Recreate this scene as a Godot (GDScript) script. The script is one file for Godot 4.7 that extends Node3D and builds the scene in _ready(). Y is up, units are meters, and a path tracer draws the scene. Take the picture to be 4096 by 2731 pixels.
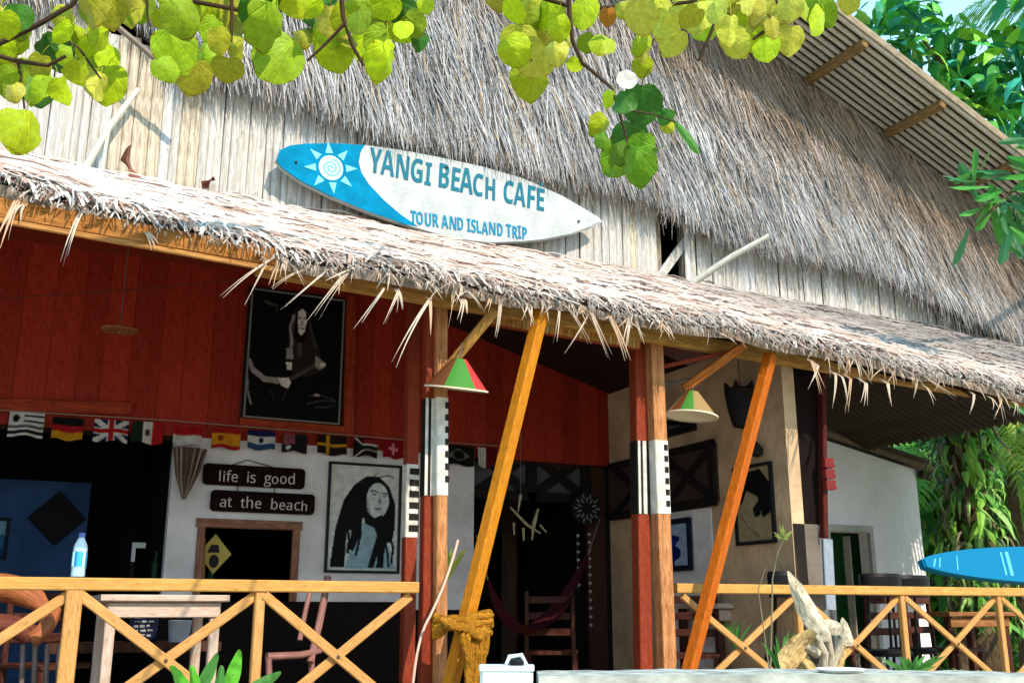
extends Node3D

const WALL := -2.7      # face of the cafe's lower wall
const GABLE := -1.8     # face of the bamboo gable wall
const DECK := 0.75

var rng := RandomNumberGenerator.new()
var mats := {}
var tex := {}
var cafe: Node3D

# ---------------------------------------------------------------- names and metas

func tag(o: Node3D, label: String, category := "", group := "", kind := "") -> Node3D:
	if label: o.set_meta("label", label)
	if category: o.set_meta("category", category)
	if group: o.set_meta("group", group)
	if kind: o.set_meta("kind", kind)
	return o

func numbered(called: String, parent: Node) -> String:
	if not parent.has_node(called): return called
	var i := 1
	while parent.has_node("%s_%03d" % [called, i]): i += 1
	return "%s_%03d" % [called, i]

var counts := {}
func put(o: Node3D, called: String, parent: Node = self) -> Node3D:
	var key := str(parent.get_instance_id()) + called
	if counts.has(key):
		o.name = "%s_%03d" % [called, counts[key]]
		counts[key] += 1
	else:
		o.name = called
		counts[key] = 1
	parent.add_child(o, true)
	return o

func thing(called: String, at: Vector3, label: String, category: String, group := "") -> Node3D:
	var o := Node3D.new()
	o.position = at
	put(o, called)
	tag(o, label, category, group)
	return o

func part(called: String, mesh: Mesh, m: Material, parent: Node, xf := Transform3D()) -> MeshInstance3D:
	var o := MeshInstance3D.new()
	o.mesh = mesh
	o.material_override = m
	put(o, called, parent)
	# the transform is given in the world; things are only moved, never turned
	var back := Transform3D()
	var p := parent
	while p is Node3D and p != self:
		back = (p as Node3D).transform * back
		p = p.get_parent()
	o.transform = back.affine_inverse() * xf
	return o

# ---------------------------------------------------------------- materials

func noise_tex(key: String, freq: float, lo: float, hi: float, octaves := 4, size := 256, kind := FastNoiseLite.TYPE_SIMPLEX) -> Texture2D:
	if tex.has(key): return tex[key]
	var n := FastNoiseLite.new()
	n.seed = 11 + tex.size()
	n.noise_type = kind
	n.frequency = freq
	n.fractal_octaves = octaves
	var t := NoiseTexture2D.new()
	t.width = size
	t.height = size
	t.seamless = true
	t.noise = n
	var g := Gradient.new()
	g.set_color(0, Color(lo, lo, lo))
	g.set_color(1, Color(hi, hi, hi))
	t.color_ramp = g
	tex[key] = t
	return t

func bump_tex(key: String, freq: float, strength: float) -> Texture2D:
	if tex.has(key): return tex[key]
	var n := FastNoiseLite.new()
	n.seed = 5
	n.frequency = freq
	n.fractal_octaves = 4
	var t := NoiseTexture2D.new()
	t.width = 256
	t.height = 256
	t.seamless = true
	t.noise = n
	t.as_normal_map = true
	t.bump_strength = strength
	tex[key] = t
	return t

func flat(key: String, r: float, g: float, b: float, rough := 0.8) -> StandardMaterial3D:
	if mats.has(key): return mats[key]
	var m := StandardMaterial3D.new()
	m.resource_name = key
	m.albedo_color = Color(r, g, b).linear_to_srgb()
	m.roughness = rough
	m.metallic_specular = 0.22
	mats[key] = m
	return m

func grain_tex(lo: float) -> Texture2D:
	lo = snappedf(lo, 0.1)
	var key := "wood%.1f" % lo
	if tex.has(key): return tex[key]
	var n := FastNoiseLite.new()
	n.seed = 31 + int(lo * 100)
	n.frequency = 1.0
	n.fractal_octaves = 3
	var im := Image.create_empty(192, 384, false, Image.FORMAT_RGB8)
	var knots := [Vector2(0.3, 0.2), Vector2(0.72, 0.63), Vector2(0.15, 0.86)]
	for y in 384:
		var a := TAU * y / 384.0
		for x in 192:
			var u := x / 192.0
			var warp := 0.0
			var dark := 0.0
			for k in knots:
				var d := Vector2((u - k.x) * 1.3, (y / 384.0 - k.y) * 9.0)
				var l := d.length()
				warp += 0.12 * exp(-l * l * 8.0) * signf(d.x)
				dark += 0.55 * exp(-pow(l / 0.11, 2.0))
			var g := n.get_noise_3d((u + warp) * 16.0, cos(a) * 0.35, sin(a) * 0.35)
			var fine := n.get_noise_3d((u + warp) * 60.0, cos(a) * 1.6 + 9, sin(a) * 1.6)
			var blot := n.get_noise_3d(u * 1.5 + 40, cos(a) * 1.1, sin(a) * 1.1)
			var v: float = clamp(0.62 + 0.55 * g + 0.25 * fine + 0.4 * blot - dark, 0.0, 1.0)
			var c := lerpf(lo, 1.0, v)
			im.set_pixel(x, y, Color(c, c * lerpf(0.95, 1.0, v), c * lerpf(0.88, 1.0, v)))
	tex[key] = ImageTexture.create_from_image(im)
	return tex[key]

func wood(key: String, r: float, g: float, b: float, rough := 0.65, lo := 0.55, across := 14.0, along := 1.1) -> StandardMaterial3D:
	if mats.has(key): return mats[key]
	var m := flat(key, r, g, b, rough)
	m.albedo_texture = grain_tex(lo)
	m.uv1_scale = Vector3(across, along, 1)
	m.normal_enabled = true
	m.normal_texture = bump_tex("grain_bump", 0.03, 6.0)
	m.normal_scale = 0.6
	return m

func plaster(key: String, r: float, g: float, b: float, lo := 0.8, scale := 0.7) -> StandardMaterial3D:
	if mats.has(key): return mats[key]
	var m := flat(key, r, g, b, 0.9)
	m.albedo_texture = noise_tex("plaster%.2f" % lo, 0.008, lo, 1.0, 5)
	m.uv1_triplanar = true
	m.uv1_world_triplanar = true
	m.uv1_scale = Vector3(scale, scale, scale)
	m.normal_enabled = true
	m.normal_texture = bump_tex("plaster_bump", 0.05, 3.0)
	m.normal_scale = 0.5
	return m

func tinted(key: String, rough := 0.85, backlight := 0.0) -> StandardMaterial3D:
	if mats.has(key): return mats[key]
	var m := StandardMaterial3D.new()
	m.resource_name = key
	m.vertex_color_use_as_albedo = true
	m.roughness = rough
	m.metallic_specular = 0.3
	m.cull_mode = BaseMaterial3D.CULL_DISABLED
	if backlight > 0.0:
		m.backlight_enabled = true
		m.backlight = Color(backlight, backlight, backlight)
	mats[key] = m
	return m

# ---------------------------------------------------------------- shapes

func start() -> SurfaceTool:
	var st := SurfaceTool.new()
	st.begin(Mesh.PRIMITIVE_TRIANGLES)
	return st

func tri(st: SurfaceTool, a: Vector3, b: Vector3, c: Vector3, ua := Vector2(), ub := Vector2(), uc := Vector2()) -> void:
	var n := (b - a).cross(c - a).normalized()
	for v in [[a, ua], [c, uc], [b, ub]]:
		st.set_normal(n)
		st.set_uv(v[1])
		st.add_vertex(v[0])

func quad(st: SurfaceTool, a: Vector3, b: Vector3, c: Vector3, d: Vector3, u0 := 0.0, u1 := 1.0, v0 := 0.0, v1 := 1.0) -> void:
	var ua := Vector2(u0, v0)
	var ub := Vector2(u1, v0)
	var uc := Vector2(u1, v1)
	var ud := Vector2(u0, v1)
	tri(st, a, b, c, ua, ub, uc)
	tri(st, a, c, d, ua, uc, ud)

func boxm(st: SurfaceTool, lo: Vector3, hi: Vector3) -> void:
	var s := hi - lo
	var p := func(x: int, y: int, z: int) -> Vector3: return lo + Vector3(s.x * x, s.y * y, s.z * z)
	quad(st, p.call(0, 0, 1), p.call(1, 0, 1), p.call(1, 1, 1), p.call(0, 1, 1), 0, s.x, 0, s.y)
	quad(st, p.call(1, 0, 0), p.call(0, 0, 0), p.call(0, 1, 0), p.call(1, 1, 0), 0, s.x, 0, s.y)
	quad(st, p.call(1, 0, 1), p.call(1, 0, 0), p.call(1, 1, 0), p.call(1, 1, 1), 0, s.z, 0, s.y)
	quad(st, p.call(0, 0, 0), p.call(0, 0, 1), p.call(0, 1, 1), p.call(0, 1, 0), 0, s.z, 0, s.y)
	quad(st, p.call(0, 1, 1), p.call(1, 1, 1), p.call(1, 1, 0), p.call(0, 1, 0), 0, s.x, 0, s.z)
	quad(st, p.call(0, 0, 0), p.call(1, 0, 0), p.call(1, 0, 1), p.call(0, 0, 1), 0, s.x, 0, s.z)

func slab(called: String, lo: Vector3, hi: Vector3, m: Material, parent: Node) -> MeshInstance3D:
	var st := start()
	var c := (lo + hi) / 2
	boxm(st, lo - c, hi - c)
	return part(called, st.commit(), m, parent, Transform3D(Basis(), c))

# a piece of timber with chamfered edges from a to b; w across, h along `up`
func timber_mesh(w: float, h: float, length: float, cham := 0.006) -> ArrayMesh:
	var st := start()
	var c: float = min(cham, min(w, h) * 0.3)
	var r := [Vector2(-w / 2 + c, -h / 2), Vector2(w / 2 - c, -h / 2), Vector2(w / 2, -h / 2 + c), Vector2(w / 2, h / 2 - c), Vector2(w / 2 - c, h / 2), Vector2(-w / 2 + c, h / 2), Vector2(-w / 2, h / 2 - c), Vector2(-w / 2, -h / 2 + c)]
	var u := rng.randf()
	var v := rng.randf() * 3
	for i in 8:
		var a: Vector2 = r[i]
		var b: Vector2 = r[(i + 1) % 8]
		var du := a.distance_to(b)
		# local y runs along the piece
		quad(st, Vector3(b.x, -length / 2, b.y), Vector3(a.x, -length / 2, a.y), Vector3(a.x, length / 2, a.y), Vector3(b.x, length / 2, b.y), u + du, u, v, v + length)
		u += du
	for s in [-1.0, 1.0]:
		for i in range(1, 7):
			var a: Vector2 = r[0]
			var b: Vector2 = r[i]
			var d: Vector2 = r[i + 1]
			if s > 0: tri(st, Vector3(a.x, length / 2, a.y), Vector3(d.x, length / 2, d.y), Vector3(b.x, length / 2, b.y), a, d, b)
			else: tri(st, Vector3(a.x, -length / 2, a.y), Vector3(b.x, -length / 2, b.y), Vector3(d.x, -length / 2, d.y), a, b, d)
	return st.commit()

func along(a: Vector3, b: Vector3, up: Vector3) -> Transform3D:
	var y := (b - a).normalized()
	var x := y.cross(up).normalized()
	return Transform3D(Basis(x, y, x.cross(y)), (a + b) / 2)

func timber(called: String, a: Vector3, b: Vector3, w: float, h: float, m: Material, parent: Node, up := Vector3(0, 0, 1)) -> MeshInstance3D:
	return part(called, timber_mesh(w, h, a.distance_to(b)), m, parent, along(a, b, up))

func tube(st: SurfaceTool, pts: Array, radii: Array, seg := 8) -> void:
	var rings := []
	var dists := [0.0]
	for i in pts.size():
		var d: Vector3 = (pts[min(i + 1, pts.size() - 1)] - pts[max(i - 1, 0)]).normalized()
		var s := d.cross(Vector3(0.13, 0.37, 0.92)).normalized()
		var t := s.cross(d)
		var r: float = radii[min(i, radii.size() - 1)]
		if i > 0: dists.append(dists[-1] + (pts[i] as Vector3).distance_to(pts[i - 1]))
		var ring := []
		for k in seg:
			var a := TAU * k / seg
			var n := s * cos(a) + t * sin(a)
			ring.append([pts[i] + n * r, n])
		rings.append(ring)
	for i in pts.size() - 1:
		for k in seg:
			var q := [rings[i][k], rings[i][(k + 1) % seg], rings[i + 1][(k + 1) % seg], rings[i + 1][k]]
			var uv := [Vector2(float(k) / seg * 0.3, dists[i]), Vector2(float(k + 1) / seg * 0.3, dists[i]), Vector2(float(k + 1) / seg * 0.3, dists[i + 1]), Vector2(float(k) / seg * 0.3, dists[i + 1])]
			for j in [0, 1, 2, 0, 2, 3]:
				st.set_normal(q[j][1])
				st.set_uv(uv[j])
				st.add_vertex(q[j][0])
	for e in [0, pts.size() - 1]:
		for k in range(1, seg - 1):
			var a: Vector3 = rings[e][0][0]
			var b: Vector3 = rings[e][k][0]
			var c: Vector3 = rings[e][k + 1][0]
			if e == 0: tri(st, a, b, c)
			else: tri(st, a, c, b)

func tube_part(called: String, pts: Array, radii: Array, m: Material, parent: Node, seg := 8) -> MeshInstance3D:
	var st := start()
	var o: Vector3 = pts[0]
	tube(st, pts.map(func(p): return p - o), radii, seg)
	return part(called, st.commit(), m, parent, Transform3D(Basis(), o))

func curve(a: Vector3, b: Vector3, c: Vector3, n := 8) -> Array:
	var out := []
	for i in n + 1:
		var t := float(i) / n
		out.append(a.lerp(b, t).lerp(b.lerp(c, t), t))
	return out

# outline in x/y, from z0 (back) to z1 (front)
func prism(st: SurfaceTool, poly: PackedVector2Array, z0: float, z1: float) -> void:
	if Geometry2D.is_polygon_clockwise(poly): poly.reverse()
	var idx := Geometry2D.triangulate_polygon(poly)
	for i in range(0, idx.size(), 3):
		var a := poly[idx[i]]
		var b := poly[idx[i + 1]]
		var c := poly[idx[i + 2]]
		if (b - a).cross(c - a) < 0:
			var s := b
			b = c
			c = s
		tri(st, Vector3(a.x, a.y, z1), Vector3(b.x, b.y, z1), Vector3(c.x, c.y, z1), a, b, c)
		tri(st, Vector3(a.x, a.y, z0), Vector3(c.x, c.y, z0), Vector3(b.x, b.y, z0), a, c, b)
	for i in poly.size():
		var a := poly[i]
		var b := poly[(i + 1) % poly.size()]
		quad(st, Vector3(a.x, a.y, z0), Vector3(b.x, b.y, z0), Vector3(b.x, b.y, z1), Vector3(a.x, a.y, z1), 0, a.distance_to(b), 0, z1 - z0)

func lathe(st: SurfaceTool, prof: Array, seg := 20, cols := []) -> void:
	for i in prof.size() - 1:
		var a: Vector2 = prof[i]
		var b: Vector2 = prof[i + 1]
		var nn := Vector2(b.y - a.y, a.x - b.x).normalized()
		for k in seg:
			var t0 := TAU * k / seg
			var t1 := TAU * (k + 1) / seg
			var p := func(q: Vector2, t: float) -> Vector3: return Vector3(q.x * sin(t), q.y, q.x * cos(t))
			var vs := [[p.call(a, t0), t0], [p.call(a, t1), t1], [p.call(b, t1), t1], [p.call(b, t0), t0]]
			for j in [0, 2, 1, 0, 3, 2]:
				if cols: st.set_color(cols[k % cols.size()])
				var t: float = vs[j][1]
				st.set_normal(Vector3(nn.x * sin(t), nn.y, nn.x * cos(t)))
				st.set_uv(Vector2(t / TAU, float(i) / prof.size()))
				st.add_vertex(vs[j][0])

func lathe_mesh(prof: Array, seg := 20, cols := []) -> ArrayMesh:
	var st := start()
	lathe(st, prof, seg, cols)
	return st.commit()

# a flat picture on a wall: rectangle x0,y0,x1,y1 at depth z, in front of a frame
func print_quad(x0: float, y0: float, x1: float, y1: float) -> ArrayMesh:
	var st := start()
	quad(st, Vector3(x0, y0, 0), Vector3(x1, y0, 0), Vector3(x1, y1, 0), Vector3(x0, y1, 0), 0, 1, 1, 0)
	return st.commit()

func picture(key: String, w: int, h: int, ground: Color, shapes: Array) -> StandardMaterial3D:
	var im := Image.create_empty(w, h, false, Image.FORMAT_RGB8)
	im.fill(ground)
	for s in shapes:
		var c: Color = s[0]
		var poly := PackedVector2Array()
		var lo := Vector2(1e9, 1e9)
		var hi := -lo
		for q in s[1]:
			var v := Vector2(q.x * w, q.y * h)
			poly.append(v)
			lo = lo.min(v)
			hi = hi.max(v)
		for y in range(max(0, int(lo.y)), min(h, int(hi.y) + 1)):
			for x in range(max(0, int(lo.x)), min(w, int(hi.x) + 1)):
				if Geometry2D.is_point_in_polygon(Vector2(x + 0.5, y + 0.5), poly): im.set_pixel(x, y, c)
	# ink that has bled a little and paper that has aged
	im.resize(int(w * 0.55), int(h * 0.55), Image.INTERPOLATE_BILINEAR)
	im.resize(w, h, Image.INTERPOLATE_CUBIC)
	var n := FastNoiseLite.new()
	n.seed = key.hash() % 1000
	n.frequency = 0.06
	for y in h:
		for x in w:
			var c := im.get_pixel(x, y)
			var f := 0.94 + 0.12 * n.get_noise_2d(x, y) + 0.05 * n.get_noise_2d(x * 9, y * 9)
			im.set_pixel(x, y, Color(c.r * f, c.g * f, c.b * f * 0.98))
	var m := StandardMaterial3D.new()
	m.resource_name = key
	m.albedo_texture = ImageTexture.create_from_image(im)
	m.roughness = 0.7
	m.metallic_specular = 0.25
	return m

func blob(cx: float, cy: float, rx: float, ry: float, n := 16, a0 := 0.0) -> Array:
	var out := []
	for i in n: out.append(Vector2(cx + rx * cos(TAU * i / n + a0), cy + ry * sin(TAU * i / n + a0)))
	return out

func band(pts: Array, w: float) -> Array:
	var l := []
	var r := []
	for i in pts.size():
		var d: Vector2 = (pts[min(i + 1, pts.size() - 1)] - pts[max(i - 1, 0)]).normalized() * w / 2
		l.append(pts[i] + Vector2(-d.y, d.x))
		r.push_front(pts[i] - Vector2(-d.y, d.x))
	return l + r

func many(called: String, mesh: Mesh, m: Material, xfs: Array, cols: Array, parent: Node) -> MultiMeshInstance3D:
	var mm := MultiMesh.new()
	mm.transform_format = MultiMesh.TRANSFORM_3D
	mm.use_colors = true
	mm.mesh = mesh
	mm.instance_count = xfs.size()
	for i in xfs.size():
		mm.set_instance_transform(i, xfs[i])
		mm.set_instance_color(i, cols[i])
	var o := MultiMeshInstance3D.new()
	o.multimesh = mm
	o.material_override = m
	put(o, called, parent)
	var back := Transform3D()
	var p := parent
	while p is Node3D and p != self:
		back = (p as Node3D).transform * back
		p = p.get_parent()
	o.transform = back.affine_inverse()
	o.set_meta("kind", "stuff")
	return o

# a strip of dried leaf: one unit long down -y, one unit wide, ridged and slightly arched
func strip_mesh(arch: float, taper: float, n := 3) -> ArrayMesh:
	var st := start()
	for i in n:
		var t0 := float(i) / n
		var t1 := float(i + 1) / n
		var w0: float = 0.5 * (1.0 - taper * pow(t0, 2.0)) * (0.55 + 0.45 * min(1.0, t0 * 4.0))
		var w1: float = 0.5 * (1.0 - taper * pow(t1, 2.0))
		var z0 := arch * sin(t0 * PI)
		var z1 := arch * sin(t1 * PI)
		quad(st, Vector3(-w0, -t0, z0), Vector3(-w1, -t1, z1), Vector3(0, -t1, z1 + w1 * 0.5), Vector3(0, -t0, z0 + w0 * 0.5))
		quad(st, Vector3(0, -t0, z0 + w0 * 0.5), Vector3(0, -t1, z1 + w1 * 0.5), Vector3(w1, -t1, z1), Vector3(w0, -t0, z0))
	return st.commit()

func lay(at: Vector3, down: Vector3, out: Vector3, w: float, l: float, thick: float) -> Transform3D:
	var y := -down.normalized()
	var x := y.cross(out).normalized()
	var z := x.cross(y)
	return Transform3D(Basis(x * w, y * l, z * thick), at)

# ---------------------------------------------------------------- leaves

func leaf_mesh(fold: float, wave: float, long := 1.0, notch := 0.28) -> ArrayMesh:
	var st := start()
	var n := 20
	var pt := func(k: int, f: float) -> Vector3:
		var th := TAU * k / n
		var r := 1.0
		r += 0.035 * sin(th * 3.0 + fold * 31.0) + 0.03 * sin(th * 7.0 + fold * 57.0)
		if notch > 0.0:
			var d: float = min(th, TAU - th)
			r = 1.0 - notch * exp(-pow(d / 0.35, 2.0)) + 0.16 * exp(-pow((th - PI) / 0.28, 2.0))
		var x := sin(th) * r * f * (0.98 if long == 1.0 else 0.42 * (1.0 - 0.25 * cos(th)))
		var y := cos(th) * r * f * long
		return Vector3(x, y, -fold * abs(x) + wave * sin(th * 4.0 + fold * 9.0) * f * f + 0.6 * wave * sin(th * 9.0) * f * f * f - (0.1 + 0.5 * fold * sin(fold * 40.0)) * y * y)
	for ring in 3:
		var f0 := ring / 3.0
		var f1 := (ring + 1) / 3.0
		for k in n:
			var q := [pt.call(k, f0), pt.call(k + 1, f0), pt.call(k + 1, f1), pt.call(k, f1)]
			for j in ([0, 1, 2, 0, 2, 3] if ring else [0, 2, 3]):
				var v: Vector3 = q[j]
				st.set_uv(Vector2(v.x * 0.5 + 0.5, 0.5 - v.y * 0.5 / long))
				st.set_smooth_group(0)
				st.add_vertex(v)
	if notch > 0.2:
		# the stalk
		var pts := curve(Vector3(0, 0.68, 0), Vector3(0, 1.1, -0.05), Vector3(0.25, 1.5, -0.45), 5)
		for i in 5:
			for q in [[Vector3(0.022, 0, 0), Vector3(-0.022, 0, 0)], [Vector3(0, 0, 0.022), Vector3(0, 0, -0.022)]]:
				var p0: Vector3 = pts[i]
				var p1: Vector3 = pts[i + 1]
				for v in [p0 + q[0], p0 + q[1], p1 + q[1], p0 + q[0], p1 + q[1], p1 + q[0]]:
					st.set_uv(Vector2(0.5, 0.02))
					st.set_smooth_group(1)
					st.add_vertex(v)
	st.index()
	st.generate_normals()
	return st.commit()

var leaf_shapes := []
func leaf_mat(t: String) -> StandardMaterial3D:
	if mats.has("leaf_" + t): return mats["leaf_" + t]
	var c: Color = {
		"b": Color(0.47, 0.62, 0.008), "o": Color(0.45, 0.46, 0.03), "g": Color(0.29, 0.45, 0.012), "d": Color(0.045, 0.17, 0.012),
		"p": Color(0.6, 0.6, 0.08), "r": Color(0.6, 0.25, 0.03), "n": Color(0.06, 0.24, 0.03), "m": Color(0.13, 0.28, 0.01),
	}[t.left(1)]
	var shift: float = {"0": 0.82, "1": 1.0, "2": 1.2}.get(t.right(1), 1.0)
	c = Color(c.r * lerpf(shift, 1.0, 0.3), c.g * shift, c.b * shift)
	var m := StandardMaterial3D.new()
	m.resource_name = "leaf_" + t
	m.albedo_color = c.linear_to_srgb()
	if not tex.has("veins0"):
		for kind in 3:
			var im := Image.create_empty(160, 160, false, Image.FORMAT_RGB8)
			var bump := Image.create_empty(160, 160, false, Image.FORMAT_L8)
			var n := FastNoiseLite.new()
			n.seed = 3 + kind
			n.frequency = 0.03
			for y in 160:
				for x in 160:
					var d := Vector2(x - 80, y - 24)
					var a := atan2(d.x, d.y)
					var r := d.length()
					var k := 0.0
					for v in [-1.9, -1.25, -0.78, -0.38, 0.0, 0.38, 0.78, 1.25, 1.9]: k = max(k, exp(-pow((a - v * (1.0 - r * 0.0012)) * r / 1.5, 2.0)) * (1.0 if r > 4 else 0.5))
					# side veins that leave the main ones at an angle
					var cross := exp(-pow(sin(r * 0.16 + absf(a) * 5.0) / 0.22, 2.0)) * 0.3
					var mott := n.get_noise_2d(x, y)
					var s: float = 0.86 + 0.1 * mott + 0.14 * k + 0.06 * cross
					var px := Color(s, s, s * 0.9)
					var edge := Vector2(x - 80, y - 80).length() / 80.0
					var spot := n.get_noise_2d(x * 3.0 + 300, y * 3.0)
					if edge + 0.2 * mott > 1.0 or spot > 0.66 - 0.05 * kind: px = px.lerp(Color(0.62, 0.4, 0.16), 0.65)
					im.set_pixel(x, y, px)
					bump.set_pixel(x, y, Color(0.4 + 0.4 * k + 0.15 * cross + 0.3 * mott, 0, 0))
			tex["veins%d" % kind] = ImageTexture.create_from_image(im)
			bump.convert(Image.FORMAT_RGBA8)
			bump.bump_map_to_normal_map(5.0)
			tex["veins_bump%d" % kind] = ImageTexture.create_from_image(bump)
	var pick := str(t.unicode_at(t.length() - 1) % 3)
	m.normal_enabled = true
	m.normal_texture = tex["veins_bump" + pick]
	m.normal_scale = 0.8
	m.albedo_texture = tex["veins" + pick]
	m.roughness = 0.5
	m.metallic_specular = 0.3
	m.cull_mode = BaseMaterial3D.CULL_DISABLED
	m.backlight_enabled = true
	m.backlight = Color(0.36, 0.4, 0.2)
	mats["leaf_" + t] = m
	return m

func add_leaf(tree: Node3D, at: Vector3, r: float, tone: String) -> void:
	if leaf_shapes.is_empty():
		for i in 8: leaf_shapes.append(leaf_mesh(0.08 + 0.085 * i, 0.05 + 0.012 * i))
	var view := (Vector3(-2.893, 1.3, 5.932) - at).normalized()
	var n := (view + Vector3(rng.randf_range(-0.9, 0.9), rng.randf_range(-0.45, 0.8), rng.randf_range(-0.4, 0.4))).normalized()
	var up := (Vector3.UP + Vector3(rng.randf_range(-0.8, 0.8), 0, rng.randf_range(-0.4, 0.4))).normalized()
	var x := up.cross(n).normalized()
	var b := Basis(x, n.cross(x), n).scaled_local(Vector3(r * rng.randf_range(0.82, 1.08), r, r))
	part("leaf", leaf_shapes[rng.randi() % 8], leaf_mat(tone + str(rng.randi() % 3)), tree, Transform3D(b, at))

# ---------------------------------------------------------------- the two thatched faces

var low_edge := [Vector3(-5.192, 5.636, -1.743), Vector3(-3.230, 5.954, -1.770), Vector3(-2.769, 6.109, -1.782), Vector3(-2.661, 6.150, -1.786), Vector3(-2.028, 5.605, -1.740), Vector3(-1.619, 5.627, -1.742), Vector3(-0.777, 5.519, -1.733), Vector3(-0.468, 5.399, -1.723), Vector3(0.217, 5.454, -1.728), Vector3(0.726, 5.373, -1.721), Vector3(1.870, 5.352, -1.719), Vector3(2.457, 5.277, -1.713), Vector3(3.053, 5.053, -1.694), Vector3(3.816, 5.034, -1.693), Vector3(4.695, 5.050, -1.694), Vector3(5.423, 4.958, -1.686), Vector3(6.341, 4.647, -1.661), Vector3(7.272, 4.448, -1.644), Vector3(9.177, 4.109, -1.616)]

func low_y(x: float) -> float:
	if x <= low_edge[0].x: return low_edge[0].y
	for i in low_edge.size() - 1:
		var a: Vector3 = low_edge[i]
		var b: Vector3 = low_edge[i + 1]
		if x <= b.x: return lerp(a.y, b.y, (x - a.x) / (b.x - a.x))
	return low_edge[-1].y

func face_z(y: float) -> float:
	return -1.69 - (y - 5.0) / 12.0

func metal_y(x: float) -> float:
	return 7.3 - 0.42 * (x - 4.5)

func edge_y(x: float) -> float:
	var pts := [Vector2(-5.4, 3.86), Vector2(-3.1, 3.665), Vector2(-1.76, 3.51), Vector2(-0.07, 3.485), Vector2(2.04, 3.43), Vector2(4.58, 3.275), Vector2(8.4, 3.0)]
	var wave := 0.014 * sin(x * 5.3) + 0.01 * sin(x * 9.1)
	for i in pts.size() - 1:
		if x <= pts[i + 1].x: return remap(x, pts[i].x, pts[i + 1].x, pts[i].y, pts[i + 1].y) + wave
	return 3.0

func roof_front(x: float) -> float:  # right end shaped as a diagonal cut to let sky light onto the outbuilding
	return 0.38 if x < 5.0 else lerpf(0.38, -1.7, clampf((x - 5.0) / 2.8, 0.0, 1.0))

func roof_y(x: float, z: float) -> float:
	var t := (0.38 - z) / 2.18
	return lerp(edge_y(x), 4.61 - 0.018 * x, t)

# ---------------------------------------------------------------- flags and small builders

func flag(bunting: Node3D, x0: float, y0: float, x1: float, y1: float, key: String, ground: Color, shapes: Array, label: String) -> void:
	var st := start()
	var n := 6
	for i in n:
		var a := float(i) / n
		var b := float(i + 1) / n
		var za := 0.018 * sin(a * 7.0 + x0 * 9.0)
		var zb := 0.018 * sin(b * 7.0 + x0 * 9.0)
		quad(st, Vector3(lerp(x0, x1, a), y0 + za * 0.5, WALL + 0.06 + za), Vector3(lerp(x0, x1, b), y0 + zb * 0.5, WALL + 0.06 + zb), Vector3(lerp(x0, x1, b), y1, WALL + 0.05), Vector3(lerp(x0, x1, a), y1, WALL + 0.05), a, b, 1, 0)
	var m := picture("flag_" + key, 48, 32, ground, shapes)
	m.cull_mode = BaseMaterial3D.CULL_DISABLED
	var o := part("flag", st.commit(), m, bunting)
	o.set_meta("label", label)

func rect(x0: float, y0: float, x1: float, y1: float) -> Array:
	return [Vector2(x0, y0), Vector2(x1, y0), Vector2(x1, y1), Vector2(x0, y1)]

func framed(called: String, x0: float, y0: float, x1: float, y1: float, z: float, fw: float, fm: Material, pm: Material, label: String, category: String) -> Node3D:
	var t := thing(called, Vector3((x0 + x1) / 2, y0, z), label, category)
	var d := 0.025
	slab("frame", Vector3(x0, y0, z), Vector3(x0 + fw, y1, z + d), fm, t)
	slab("frame", Vector3(x1 - fw, y0, z), Vector3(x1, y1, z + d), fm, t)
	slab("frame", Vector3(x0 + fw, y0, z), Vector3(x1 - fw, y0 + fw, z + d), fm, t)
	slab("frame", Vector3(x0 + fw, y1 - fw, z), Vector3(x1 - fw, y1, z + d), fm, t)
	part("print", print_quad(x0 + fw, y0 + fw, x1 - fw, y1 - fw), pm, t, Transform3D(Basis(), Vector3(0, 0, z + 0.008)))
	return t

# the same on the side wall, which faces -x: a and b are (z, y) corners
func framed_side(called: String, z0: float, y0: float, z1: float, y1: float, x: float, fw: float, fm: Material, pm: Material, label: String, category: String) -> Node3D:
	var t := thing(called, Vector3(x, y0, (z0 + z1) / 2), label, category)
	var d := 0.025
	slab("frame", Vector3(x - d, y0, z0), Vector3(x, y1, z0 + fw), fm, t)
	slab("frame", Vector3(x - d, y0, z1 - fw), Vector3(x, y1, z1), fm, t)
	slab("frame", Vector3(x - d, y0, z0 + fw), Vector3(x, y0 + fw, z1 - fw), fm, t)
	slab("frame", Vector3(x - d, y1 - fw, z0 + fw), Vector3(x, y1, z1 - fw), fm, t)
	var st := start()
	quad(st, Vector3(-0.008, y0 + fw, z0 + fw), Vector3(-0.008, y0 + fw, z1 - fw), Vector3(-0.008, y1 - fw, z1 - fw), Vector3(-0.008, y1 - fw, z0 + fw), 0, 1, 1, 0)
	part("print", st.commit(), pm, t, Transform3D(Basis(), Vector3(x, 0, 0)))
	return t

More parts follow.
